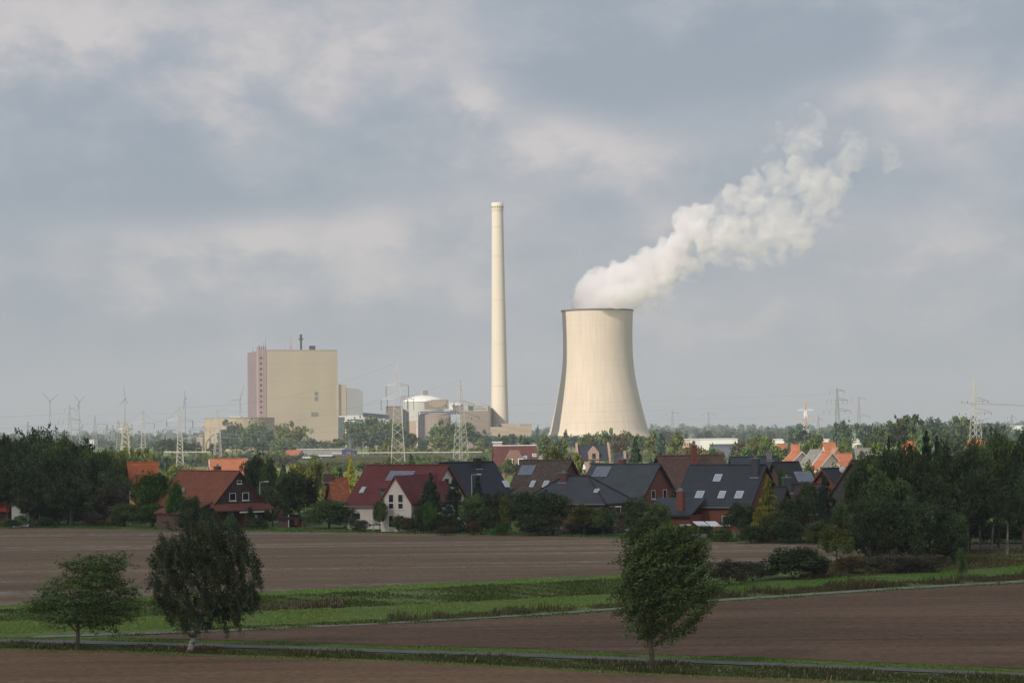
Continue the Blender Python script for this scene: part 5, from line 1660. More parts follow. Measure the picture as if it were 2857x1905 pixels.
def pylon(u, vtop, Y, yaw, widths, arms, label, m=None, leg=0.12, brace=0.055, ins_len=3.2, key=None, ring=False, tri=True, kind='pylon'):
    """widths: (height fraction, half width in m); arms: (photo row, half span m, insulators per side)."""
    m = m or m_pyl
    h = zat(u, vtop, Y)
    r = empty(kind, (XG(u, Y), Y, 0), rad(yaw), label, 'pylon')
    q = MB()
    fz = [f for f, w in widths]
    fw = [w for f, w in widths]

    def hw(z):
        return float(np.interp(z / h, fz, fw))
    z = 0
    while z < h - 0.3:
        w0 = hw(z)
        z1 = min(h, z + max(1.5, w0 * 1.5))
        w1 = hw(z1)
        cs0 = [(-w0, -w0, z), (w0, -w0, z), (w0, w0, z), (-w0, w0, z)]
        cs1 = [(-w1, -w1, z1), (w1, -w1, z1), (w1, w1, z1), (-w1, w1, z1)]
        for i in range(4):
            j = (i + 1) % 4
            q.bar(cs0[i], cs1[i], leg * (1 if z < h * 0.7 else 0.7), n=4)
            if w0 > 0.35:
                q.bar(cs0[i], cs1[j], brace, n=3)
                q.bar(cs0[j], cs1[i], brace, n=3)
        z = z1
    q.build('mast', m, r)
    att = []
    for (v, span, k) in arms:
        za = zat(u, v, Y)
        w0 = hw(za)
        for sg in (-1, 1):
            q = MB()
            tip = Vector((sg * span, 0, za))
            up_ = Vector((sg * w0, 0, za + min(2.6, span * 0.22)))
            for y in (-w0, w0):
                q.bar((sg * w0, y, za), tip, brace * 1.5, n=3)
                if tri:
                    q.bar((sg * w0, y, up_.z), tip, brace * 1.2, n=3)
            n_ = max(3, int(span / 1.6))
            for i in range(1, n_):
                t_ = i / n_
                pb = Vector((sg * w0, -w0, za)).lerp(tip, t_); pt = Vector((sg * w0, -w0, up_.z)).lerp(tip, t_)
                pb2 = Vector((sg * w0, w0, za)).lerp(tip, t_)
                if tri:
                    q.bar(pb, pt, brace * 0.8, n=3)
                q.bar(pb, pb2, brace * 0.8, n=3)
            q.build('crossarm', m, r)
            for i in range(k):
                xx = sg * (span - i * (span - w0) / max(1, k) * 0.95)
                q = MB(); q.bar((xx, 0, za), (xx, 0, za - ins_len), 0.11, n=6)
                for s2 in range(6):
                    q.bar((xx, 0, za - 0.5 - s2 * (ins_len - 1) / 6), (xx, 0, za - 0.62 - s2 * (ins_len - 1) / 6), 0.2, n=6)
                q.build('insulator', m_ins, r)
                att.append(Matrix.Translation(r.location) @ Matrix.Rotation(rad(yaw), 4, 'Z') @ Vector((xx, 0, za - ins_len)))
    att.append(Vector((r.location.x, r.location.y, h)))
    if key:
        pylons[key] = att
    return r


pylon(1110, 1011, 1035, 4, [(0, 3.2), (0.62, 1.6), (0.72, 1.3), (0.85, 0.6), (1, 0.12)], [(1075, 5.0, 1), (1113, 7.3, 2)],
      'tallest pale lattice pylon with hanging insulators, in front of the domed silo', key='A', ins_len=5.2)
pylon(1286, 1060, 1040, 38, [(0, 2.7), (0.3, 2.0), (0.55, 1.4), (0.8, 0.7), (1, 0.1)], [(1128, 8.0, 2), (1164, 10.5, 2)],
      'white lattice pylon turned sideways in front of the machine house', key='B', ins_len=1.2)
pylon(607, 1141, 1110, 20, [(0, 1.7), (0.5, 1.3), (0.75, 0.9), (1, 0.5)], [(1188, 12.0, 2), (1222, 17.0, 2)],
      'white lattice pylon with two very wide crossarms in front of the round storage drum', key='C', ins_len=1.0)
pylon(502, 1136, 1000, 3, [(0, 1.5), (0.4, 1.1), (0.75, 0.7), (1, 0.5)], [(1173, 5.6, 1)],
      'tall white pylon with a single crossarm, left of the wide armed one', key='D', ins_len=2.6)
pylon(400, 1146, 1350, 3, [(0, 1.6), (0.5, 1.0), (1, 0.4)], [(1181, 6.6, 1)],
      'thin pale single armed pylon right of the short broad one', m_pyl, key='E', ins_len=2.6)
pylon(265, 1158, 1500, 5, [(0, 1.8), (0.5, 1.1), (1, 0.25)], [(1184, 8.0, 1), (1200, 10.0, 2)],
      'grey two armed pylon behind the left wood', m_pyld, key='F', ins_len=2.5)
pylon(194.5, 1129, 2300, 10, [(0, 2.6), (0.5, 1.7), (1, 0.4)], [(1140, 5.0, 1), (1171, 11, 2), (1199, 11.5, 2)],
      'large faint grey pylon between the two leftmost wind turbines', m_pyld, 0.28, 0.13, 4, key='G')
pylon(350.5, 1178, 1500, 0, [(0, 3.1), (0.3, 2.6), (1, 1.2)], [(1197, 5.2, 0)],
      'short broad tan lattice tower left of centre of the pylon field', mat('pylon_tan', (0.5, 0.44, 0.33)), 0.25, 0.14)
pylon(330.6, 1173, 1700, 0, [(0, 1.8), (1, 0.5)], [(1194, 3.5, 1)], 'very thin pylon just left of the short broad lattice tower', m_pyld)
pylon(226, 1190, 1900, 0, [(0, 2), (1, 0.4)], [(1204, 5.0, 1)], 'small faint pylon right of the large grey one', m_pyld)
pylon(298, 1187, 2700, 0, [(0, 3), (1, 0.5)], [(1198, 9, 1)], 'distant faint pylon between the grey two armed pylon and the thin one', m_pyld, 0.25, 0.12)
pylon(315, 1185, 2800, 0, [(0, 3), (1, 0.5)], [(1197, 9, 1)], 'distant faint pylon immediately left of the very thin one', m_pyld, 0.25, 0.12)
pylon(78, 1176, 2500, 0, [(0, 3), (1, 0.5)], [(1190, 4, 1)], 'faint single pylon above the far left wood', m_pyld, 0.2, 0.1)
for u in (455, 468, 478, 530, 560):
    o = pylon(u, 1198, 2100, 0, [(0, 1.5), (1, 0.6)], [(1201, 9, 1)], 'distant switchyard portal on the horizon between the left pylons', m_pyld, 0.22, 0.1)
    o['group'] = 'switchyard portals behind the left pylons'
pylon(2723, 1057, 1000, 26, [(0, 2.1), (0.3, 1.8), (0.55, 1.4), (0.62, 1.1), (1, 0.4)], [(1118, 7.0, 2), (1151, 8.5, 2)],
      'large pale lattice pylon rising behind the right-hand wood', key='R', ins_len=1.0)
pylon(2338, 1082, 2100, 12, [(0, 2.4), (0.5, 1.6), (1, 0.4)], [(1090, 7, 1), (1116, 10, 2), (1146, 13, 2)],
      'tall faint grey pylon with three arms, right of the pale reddish banded one', m_pyld, 0.28, 0.13, key='S')
pylon(2398, 1106, 2600, 3, [(0, 2.5), (0.5, 1.5), (1, 0.3)], [(1112, 8, 1), (1161, 12, 1)], 'thin faint pylon right of the tall three armed grey pylon', mat('pylon_mauve', (0.36, 0.30, 0.29)), 0.22, 0.1)
pylon(2284, 1160, 2600, 3, [(0, 2.5), (1, 0.4)], [(1170, 5, 1)], 'tiny faint pylon just right of the pale reddish banded one', m_pyld, 0.22, 0.1)
pylon(2824, 1156, 2600, 3, [(0, 2.5), (1, 0.4)], [(1163, 5, 1)], 'tiny faint pylon near the right edge', m_pyld, 0.22, 0.1)
pylon(1877, 1145, 3000, 3, [(0, 3), (1, 0.4)], [(1152, 8, 1)], 'very faint pylon on the horizon right of the cooling tower', m_pyld, 0.22, 0.1)
pylon(1978, 1148, 3100, 3, [(0, 3), (1, 0.4)], [(1155, 8, 1)], 'very faint pylon on the horizon, second right of the cooling tower', m_pyld, 0.22, 0.1)
# red and white pylon
Y_ = 1900
h_ = zat(2249, 1117, Y_)
r = empty('pylon', (XG(2249, Y_), Y_, 0), 0, 'pale pylon with faint reddish bands on the horizon above the orange roofs', 'pylon')
for k in range(5):
    z0, z1 = h_ * k / 5, h_ * (k + 1) / 5
    q = MB()
    w0, w1 = 2.0 * (1 - k / 5) + 0.5, 2.0 * (1 - (k + 1) / 5) + 0.5
    for a, b_ in (((-w0, -w0), (-w1, -w1)), ((w0, -w0), (w1, -w1)), ((w0, w0), (w1, w1)), ((-w0, w0), (-w1, w1)), ((-w0, -w0), (w1, -w1)), ((w0, -w0), (-w1, -w1)), ((-w0, w0), (w1, w1)), ((w0, w0), (-w1, w1))):
        q.bar((*a, z0), (*b_, z1), 0.19, n=3)
    q.build('mast_section', mat('faded_red', (0.5, 0.32, 0.25)) if k in (2, 4) else m_white, r)
for v, sp_, mm in ((1144, 6.5, m_white), (1165, 9, mat('faded_red', (0.5, 0.32, 0.25)))):
    q = MB(); za = zat(2249, v, Y_); q.bar((-sp_, 0, za), (sp_, 0, za), 0.3); q.bar((-sp_, 0, za), (0, 0, za + 1.8), 0.14); q.bar((sp_, 0, za), (0, 0, za + 1.8), 0.14); q.build('crossarm', mm, r)

m_turb = mat('turbine_grey', (0.27, 0.28, 0.29), 0.5, 0.03, 0.1)
YW = 4600


def turbine(u, v, blades, label, yaw=0):
    h = zat(u, v, YW)
    r = empty('wind_turbine', (XG(u, YW), YW, 0), 0, label, 'wind turbine')
    q = MB(); q.bar((0, 0, 0), (0, 0, h - 1.2), 1.2, 0.7, 12); q.build('tower', m_turb, r)
    q = MB(); q.box(-1.5, 1.5, -1, 7, h - 1.3, h + 1.8); q.build('nacelle', m_turb, r)
    q = MB(); q.lathe([(1.6, -1.0), (1.5, 0.4), (0.8, 1.4), (0.1, 1.7)], 12, True); hb = q.build('hub', m_turb, r); hb.rotation_euler = (rad(90), 0, 0); hb.location = (0, -2, h + 0.3)
    for (bu, bv) in blades:
        t_ = at(bu, bv, YW) - Vector((XG(u, YW), YW, 0))
        q = MB()
        a = Vector((0, -2.2, h + 0.3)); b_ = Vector((t_.x, -2.2, t_.z)); d = (b_ - a)
        n_ = Vector((-d.z, 0, d.x)).normalized()
        ws = (1.0, 1.9, 1.5, 1.1, 0.5)
        for i in range(4):
            p0_, p1_ = a + d * (i / 4), a + d * ((i + 1) / 4)
            q.mesh([p0_ - n_ * ws[i], p0_ + n_ * ws[i] * .5, p1_ + n_ * ws[i + 1] * .5, p1_ - n_ * ws[i + 1], p0_ - n_ * ws[i] + Vector((0, .5, 0)), p0_ + n_ * ws[i] * .5 + Vector((0, .5, 0)), p1_ + n_ * ws[i + 1] * .5 + Vector((0, .5, 0)), p1_ - n_ * ws[i + 1] + Vector((0, .5, 0))],
                   [(0, 3, 2, 1), (4, 5, 6, 7), (0, 1, 5, 4), (2, 3, 7, 6), (1, 2, 6, 5), (3, 0, 4, 7)])
        q.build('blade', m_turb, r)


turbine(139, 1119, [(115, 1092), (165, 1097), (144, 1164)], 'leftmost wind turbine with one blade pointing straight down')
turbine(221, 1121, [(203, 1097), (238, 1104), (214, 1162)], 'wind turbine second from the left with two raised blades')
turbine(349, 1113, [(346, 1073), (333, 1134), (358, 1127)], 'wind turbine with one blade straight up, above the short broad lattice tower')
turbine(517, 1112, [(515, 1089), (511, 1147), (522, 1112)], 'wind turbine seen edge-on beside the tall single armed pylon')
turbine(670, 1115, [(681, 1075), (641, 1117), (675, 1149)], 'wind turbine left of the boiler house with one blade level')

# power lines
def cable(p, q_, sag, r_, name='power_line', label=None):
    pts = [p.lerp(q_, t_) - Vector((0, 0, sag * 4 * t_ * (1 - t_))) for t_ in [i / 24 for i in range(25)]]
    m_ = MB()
    for a, b_ in zip(pts, pts[1:]):
        m_.bar(a, b_, r_, n=3)
    o = m_.build(name, mat('cable_grey', (0.16, 0.16, 0.17), 0.6))
    tag(o, label, 'power line', 'power lines')
    return o


LBL = 'thin power line strung between the pylons'


def run(a, b, sag=9, r_=0.035, n=3, label=LBL):
    A2, B2 = pylons[a], pylons[b]
    ids = [0, len(A2) // 2, len(A2) - 1][:n]
    for i in ids:
        j = min(len(B2) - 1, int(round(i * (len(B2) - 1) / max(1, len(A2) - 1))))
        cable(A2[i], B2[j], sag, r_, label=label)


run('A', 'D', 5, label='thin power line from the tallest pylon leftwards to the tall single armed pylon')
run('D', 'E', 6, label='thin power line between the two white single armed pylons')
run('E', 'F', 6, label='thin power line from the thin pale pylon to the grey two armed pylon')
run('B', 'C', 7, label='thin power line from the sideways white pylon to the wide armed pylon')
for att in pylons['B'][4:8]:
    cable(att, Vector((pylons['R'][2].x, 1000, att.z - 2)), 14, 0.04, label='thin power line crossing before the cooling tower to the right pylon')
for att in (pylons['S'][0], pylons['S'][4], pylons['S'][8]):
    cable(att, Vector((-1200, 2400, att.z - 4)), 8, 0.05, label='faint distant power line behind the power station')
for att in pylons['R'][:3]:
    cable(att, Vector((520, 900, att.z + 2)), 6, 0.035, label='thin power line running off right from the large right pylon')
for i, att in enumerate(pylons['G'][:4]):
    cable(att, Vector((-900, 2200, att.z - 2)), 8, 0.05, label='faint power line running off left from the large grey pylon')

# ------------------------------------------------------------------ trees
def T(*a, **k):
    return tree(*a, **k)


R_, RF, TA, TF, SH, SF, SP, SPF = 'round_near', 'round_far', 'tall_near', 'tall_far', 'shrub_near', 'shrub_far', 'spruce_near', 'spruce_far'
# wood at the left edge
G1 = 'trees of the dark wood at the left edge'
L1 = 'leafy tree in the dark wood at the left edge'
for (u, vt, Y, w, lf) in ((-60, 1195, 410, 150, 'dark'), (10, 1206, 400, 120, 'mid'), (70, 1208, 405, 110, 'mid'), (120, 1204, 415, 110, 'dark'), (170, 1214, 410, 90, 'mid'), (-20, 1240, 392, 130, 'dark'),
                          (50, 1250, 390, 120, 'dark'), (110, 1238, 398, 120, 'mid'), (150, 1250, 395, 110, 'mid'), (205, 1228, 410, 100, 'mid'), (232, 1236, 412, 95, 'dark'), (190, 1262, 395, 110, 'dark'),
                          (240, 1260, 400, 110, 'mid'), (285, 1250, 420, 90, 'mid'), (275, 1280, 400, 100, 'dark'), (320, 1262, 430, 80, 'olive'), (330, 1300, 405, 80, 'dark'), (300, 1310, 398, 90, 'mid'), (20, 1300, 388, 110, 'dark'),
                          (90, 1300, 386, 110, 'dark'), (345, 1330, 400, 60, 'mid'), (-110, 1220, 400, 140, 'dark')):
    T('leafy_tree', R_, u, vt, Y, w, lf, L1, 'tree', G1)
T('leafy_tree', R_, 195, 1330, 383, 140, 'dark', 'big dark tree with a pale forked trunk at the field edge below the left wood')
T('leafy_tree', R_, 95, 1357, 386, 110, 'dark', 'low spreading tree overhanging the white garage wall')
T('leafy_tree', R_, 150, 1380, 390, 80, 'mid', 'middling tree between the white garage and the pale trunked tree')
T('shrub', SH, 310, 1345, 390, 115, 'purple', 'dull purple brown bush left of the flagpole', 'shrub')
T('shrub', SH, 262, 1424, 384, 70, 'purple', 'low brown hedge bush at the field edge near the flagpole', 'shrub')
T('shrub', SH, 345, 1400, 384, 90, 'mid', 'dark green bush at the foot of the flagpole', 'shrub')
T('shrub', SH, 320, 1425, 382, 50, 'mid', 'small dark green bush just left of the flagpole foot', 'shrub')
T('leafy_tree', R_, 425, 1315, 384, 115, 'fresh', 'fresh green rounded tree right of the flagpole')
T('leafy_tree', R_, 488, 1346, 366, 60, 'fresh', 'smaller fresh green tree before the rust red roof')
T('shrub', SH, 425, 1400, 378, 110, 'fresh', 'fresh green bush under the rounded green tree', 'shrub')
T('leafy_tree', R_, 532, 1386, 361, 80, 'dark', 'low dark tree in front of the rust red lean-to')
T('shrub', SH, 60, 1432, 382, 50, 'mid', 'grey green shrub before the white garage wall', 'shrub')
T('shrub', SH, 130, 1440, 381, 60, 'dark', 'low dark hedge piece left of the pale forked trunk', 'shrub')
T('shrub', SH, 30, 1446, 381, 60, 'dark', 'low hedge under the red fronted bungalow', 'shrub')
T('round_shrub', SH, 715, 1440, 366, 75, 'dark', 'dark rounded bush left of the brick garden shed', 'shrub')
T('columnar_cypress', TA, 697, 1411, 368, 20, 'spruce', 'narrow dark cypress before the timber gabled house', 'tree')
# trees behind the rust red house
for (u, vt, Y, w, k, lf, lb) in ((705, 1270, 425, 90, R_, 'dark', 'tall dark tree behind the timber gable, left one'), (745, 1285, 420, 70, R_, 'dark', 'tall dark tree behind the timber gable, right one'),
                                 (790, 1289, 440, 40, SP, 'spruce', 'slim dark spruce in the row of yellow green trees'), (770, 1293, 455, 50, SF, 'light', 'yellow green bush behind the dark trees, first of the sunny row'),
                                 (836, 1294, 460, 70, RF, 'light', 'broad yellow green tree in the sunny row'), (878, 1280, 455, 60, R_, 'olive', 'olive green taller tree in the sunny row'),
                                 (912, 1285, 450, 36, SP, 'olive', 'pointed olive conifer in the sunny row'), (949, 1302, 440, 26, SP, 'spruce', 'small dark conifer left of the bright yellow one'),
                                 (978, 1273, 480, 40, SP, 'yellow', 'bright yellow conifer catching the sun'), (930, 1300, 470, 50, SF, 'sun', 'low sunny bush under the yellow conifer'),
                                 (1010, 1316, 430, 60, SF, 'purple', 'dark bush behind the old orange roof'), (800, 1320, 400, 60, R_, 'mid', 'dark tree left of the old orange roof, behind'),
                                 (750, 1350, 392, 60, R_, 'mid', 'olive tree right of the timber gable eaves')):
    T('conifer' if 'spruce' in k else 'leafy_tree', k, u, vt, Y, w, lf, lb)
T('leafy_tree', R_, 832, 1322, 372, 140, 'dark', 'large dark tree in front of the old orange roof')
T('leafy_tree', R_, 800, 1350, 378, 80, 'dark', 'dark tree behind the brick garden shed')
T('shrub', SH, 915, 1385, 366, 150, 'mid', 'huge rounded grey green bush left of the cream house', 'shrub')
T('shrub', SH, 960, 1410, 364, 90, 'dark', 'dark bush against the cream house corner', 'shrub')
# around the cream house
T('leafy_tree', R_, 1058, 1396, 350, 50, 'mid', 'small tree between the two wings of the cream house')
T('shrub', SH, 1005, 1448, 353, 56, 'purple', 'brownish shrub under the small window of the cream house', 'shrub')
T('shrub', SH, 1112, 1432, 350, 48, 'olive', 'leggy shrub before the lower windows of the cream gable', 'shrub')
T('shrub', SH, 1140, 1440, 349, 40, 'olive', 'leggy shrub at the right corner of the cream gable', 'shrub')
T('conifer', SP, 1201, 1321, 350, 66, 'spruce', 'dark blue green spruce right of the cream front gable')
T('conifer', SP, 1265, 1329, 348, 58, 'spruce', 'dark spruce against the cream side gable')
T('conifer', SP, 1332, 1326, 352, 40, 'spruce', 'slim dark spruce in front of the navy roof')
T('shrub', SH, 1175, 1405, 346, 60, 'dark', 'dark hedge bush right of the cream gable', 'shrub')
T('leafy_tree', R_, 1195, 1402, 343, 50, 'fresh', 'small fresh green sapling below the first spruce')
T('leafy_tree', R_, 1315, 1380, 345, 80, 'mid', 'bushy garden tree below the slim spruce')
T('leafy_tree', TA, 1362, 1372, 348, 40, 'dark', 'dark columnar tree, left one before the navy roof')
T('leafy_tree', TA, 1392, 1370, 349, 36, 'dark', 'dark columnar tree, right one before the navy roof')
T('shrub', SH, 1370, 1410, 344, 90, 'dark', 'dark hedge under the navy roof', 'shrub')
T('shrub', SH, 1250, 1430, 343, 90, 'dark', 'dark hedge under the second spruce', 'shrub')
T('shrub', SH, 1240, 1463, 337, 60, 'rust', 'brownish heap of shrubs at the field edge', 'shrub')
T('shrub', SH, 1318, 1452, 336, 50, 'rust', 'rust brown bush at the field edge near the spruces', 'shrub')
T('leafy_tree', R_, 1415, 1385, 338, 50, 'olive', 'thin olive fruit tree between navy and brown roofs')
T('shrub', SH, 1398, 1455, 335, 60, 'fresh', 'bright green low bush under the thin fruit tree', 'shrub')
# middle gardens
T('leafy_tree', R_, 1465, 1367, 338, 110, 'dark', 'large dark garden tree under the mottled brown roof')
T('leafy_tree', R_, 1540, 1372, 334, 115, 'dark', 'large dark garden tree left of the hipped slate roof')
T('shrub', SH, 1500, 1430, 332, 130, 'dark', 'wide dark hedge under the two large dark trees', 'shrub')
T('apple_tree', R_, 1628, 1409, 330, 95, 'olive', 'leaning apple tree, left one before the hipped roof')
T('apple_tree', R_, 1680, 1412, 329, 85, 'mid', 'leaning apple tree, right one before the hipped roof')
T('shrub', SH, 1640, 1450, 336, 150, 'dark', 'dark hedge behind the apple trees', 'shrub')
T('leafy_tree', R_, 1780, 1390, 332, 95, 'mid', 'grey green tree below the brick gable, left one')
T('leafy_tree', R_, 1832, 1404, 328, 85, 'mid', 'grey green tree below the brick gable, right one')
T('shrub', SH, 1735, 1385, 345, 60, 'rust', 'reddish bush between the hipped roof and the brick gable', 'shrub')
T('shrub', SH, 1800, 1440, 326, 130, 'dark', 'dark mixed hedge left of the wind-bent tree top', 'shrub')
T('conifer', SP, 1876, 1362, 345, 34, 'blue', 'small blue spruce before the brick gable')
T('shrub', SH, 1872, 1462, 316, 50, 'olive', 'low yellow green bush behind the wind-bent tree, left', 'shrub')
T('shrub', SH, 1915, 1458, 314, 40, 'olive', 'low yellow green bush behind the wind-bent tree, right', 'shrub')
T('shrub', SH, 1893, 1466, 318, 46, 'dark', 'low dark bush between the two yellow green ones', 'shrub')
T('shrub', SH, 1955, 1462, 313, 60, 'dark', 'dark bush under the white canopy', 'shrub')
T('leafy_tree', R_, 2062, 1405, 312, 110, 'dark', 'dark round tree right of the white canopy')
T('shrub', SH, 2010, 1468, 308, 70, 'mid', 'mixed bush at the field edge below the white canopy', 'shrub')
T('conifer', SP, 2142, 1326, 306, 66, 'ygreen', 'tall yellow green conifer in the right gardens')
T('shrub', SH, 2145, 1430, 303, 70, 'sun', 'fresh yellow green bush at the foot of the yellow conifer', 'shrub')
T('conifer', SP, 2298, 1317, 304, 66, 'spruce', 'tall dark conifer before the house with the dish')
T('leafy_tree', R_, 2210, 1385, 304, 95, 'dark', 'dark tree between the yellow and the dark conifer')
T('shrub', SH, 2200, 1440, 301, 110, 'dark', 'dark hedge between the two right conifers', 'shrub')
T('shrub', SH, 2090, 1462, 303, 80, 'dark', 'dark bush left of the yellow conifer', 'shrub')
T('leafy_tree', R_, 2185, 1313, 340, 50, 'fresh', 'fresh green tree before the charcoal roof')
T('leafy_tree', R_, 2250, 1345, 325, 70, 'mid', 'green tree before the purple roof')
T('shrub', SH, 2270, 1450, 299, 80, 'mid', 'green bush under the dark conifer', 'shrub')
T('leafy_tree', R_, 2350, 1400, 296, 90, 'dark', 'dark tree right of the dark conifer')
# big wood at the right
G2 = 'trees of the dark wood at the right edge'
L2 = 'dark leafy tree in the wood at the right edge'
for (u, vt, Y, w, k, lf) in ((2415, 1262, 300, 120, R_, 'mid'), (2490, 1248, 290, 120, R_, 'dark'), (2545, 1240, 295, 110, R_, 'dark'), (2440, 1300, 285, 120, TA, 'mid'), (2385, 1330, 290, 90, TA, 'mid'),
                             (2500, 1330, 278, 130, TA, 'mid'), (2560, 1280, 285, 130, R_, 'dark'), (2620, 1250, 292, 130, R_, 'dark'), (2680, 1252, 290, 120, R_, 'dark'), (2740, 1235, 300, 130, R_, 'mid'),
                             (2800, 1205, 310, 130, R_, 'mid'), (2870, 1225, 300, 140, R_, 'dark'), (2620, 1330, 272, 150, R_, 'dark'), (2700, 1320, 280, 140, R_, 'dark'), (2780, 1300, 285, 140, R_, 'dark'),
                             (2850, 1310, 282, 130, R_, 'dark'), (2430, 1370, 278, 130, R_, 'dark'), (2560, 1400, 270, 140, R_, 'dark'), (2640, 1420, 268, 120, R_, 'dark'), (2940, 1230, 300, 150, R_, 'dark'),
                             (2520, 1430, 272, 110, R_, 'dark')):
    T('leafy_tree', k, u, vt, Y, w, lf, L2, 'tree', G2)
T('conifer', SP, 2584, 1203, 300, 60, 'spruce', 'taller spruce top in the right-hand wood, left of the big pylon')
T('conifer', SP, 2615, 1220, 305, 50, 'spruce', 'slightly lower spruce top in the right-hand wood')
T('conifer', SP, 2480, 1222, 320, 50, 'spruce', 'leftmost spruce top of the right-hand wood')
T('shrub', SH, 2208, 1519, 231, 200, 'dark', 'massive rounded dark hedge bush at the end of the stubble field', 'shrub')
T('shrub', SH, 2030, 1556, 223, 120, 'purple', 'brownish hedge bush behind the wind-bent tree', 'shrub')
T('shrub', SH, 2095, 1562, 228, 90, 'purple', 'brown and green bush left of the massive hedge bush', 'shrub')
T('shrub', SH, 2275, 1548, 233, 80, 'purple', 'brown bush right of the massive hedge bush', 'shrub')
T('leafy_tree', R_, 2330, 1466, 250, 105, 'olive', 'olive yellow small tree in front of the right-hand wood')
T('shrub', SH, 2360, 1545, 238, 90, 'rust', 'rusty shrub under the olive yellow tree', 'shrub')
for (u, w) in ((2440, 100), (2520, 110), (2600, 100)):
    T('shrub', SH, u, 1545, 238, w, 'purple', 'brownish underwood below the right-hand wood', 'shrub', 'brownish underwood shrubs')
for (u, vt, w) in ((2420, 1400, 120), (2480, 1380, 130), (2550, 1395, 130), (2620, 1400, 120), (2655, 1440, 90)):
    T('shrub', SH, u, vt, 252, w, 'dark', 'dark bushy tree filling the foot of the right-hand wood', 'shrub', 'dark bushes at the foot of the right-hand wood')
for (u, vt, w) in ((2700, 1440, 120), (2770, 1450, 120), (2850, 1440, 130), (2920, 1430, 130)):
    T('shrub', SH, u, vt, 296, w, 'dark', 'dark thicket behind the birch trunks at the right edge', 'shrub', 'dark thicket behind the birch trunks')
for i, u in enumerate(range(-90, 370, 42)):
    T('shrub', SH, u, 1372 + (i * 37 % 30), 394, 84, ('dark', 'dark', 'mid')[i % 3], 'dark undergrowth bush at the foot of the left wood', 'shrub', 'undergrowth bushes of the left wood')
for (u, vt, w, lf) in ((560, 1412, 60, 'dark'), (592, 1425, 50, 'dark'), (515, 1425, 60, 'dark'), (640, 1432, 40, 'mid')):
    T('shrub', SH, u, vt, 362, w, lf, 'dark garden bush before the rust red house', 'shrub', 'garden bushes before the rust red house')
for (u, vt, w) in ((790, 1412, 70), (860, 1430, 60), (740, 1418, 60)):
    T('shrub', SH, u, vt, 386, w, 'dark', 'dark hedge bush behind the open fronted garden shed', 'shrub', 'hedge behind the garden shed')
# birch trunks standing before the wood
def birch_pole(u, v, lean, h, label):
    p = ground(u, v)
    r = empty('birch', (p.x, p.y, 0), 0, label, 'tree')
    q = MB(); q.tube([(0, 0, 0), (lean * .3, 0, h * .35), (lean * .6, 0, h * .6), (lean, 0, h)], [0.17, 0.13, 0.10, 0.05], 8)
    q.build('trunk', mat('birch_bark', (0.22, 0.21, 0.19), 0.8, 0.55, 2.2, stretch=(1, 1, 0.5)), r)
    me, tm = proto('tall_near', 2)
    c = bpy.data.objects.new('crown', me); C.objects.link(c); c.parent = r; c.location = (lean, 0, h * 0.42); c.scale = (4.2, 4.2, h * 1.3)
    c.material_slots[0].link = 'OBJECT'; c.material_slots[0].material = LEAF['dark']


birch_pole(2700, 1535, 0.1, 4.6, 'birch with a straight white trunk, leftmost of the birches at the right edge')
birch_pole(2738, 1530, -0.4, 5, 'birch leaning left, second of the white trunks at the right edge')
birch_pole(2764, 1532, 0.7, 5, 'birch leaning right, third of the white trunks at the right edge')
birch_pole(2810, 1545, 0.2, 4.6, 'darker birch, last of the trunks at the right edge')
birch_pole(2420, 1532, -0.5, 6, 'birch with a thin leaning trunk at the left side of the right-hand wood')
T('sapling', R_, 2676, 1530, 218, 36, 'mid', 'little staked sapling alone on the bright grass strip at the right', 'tree')

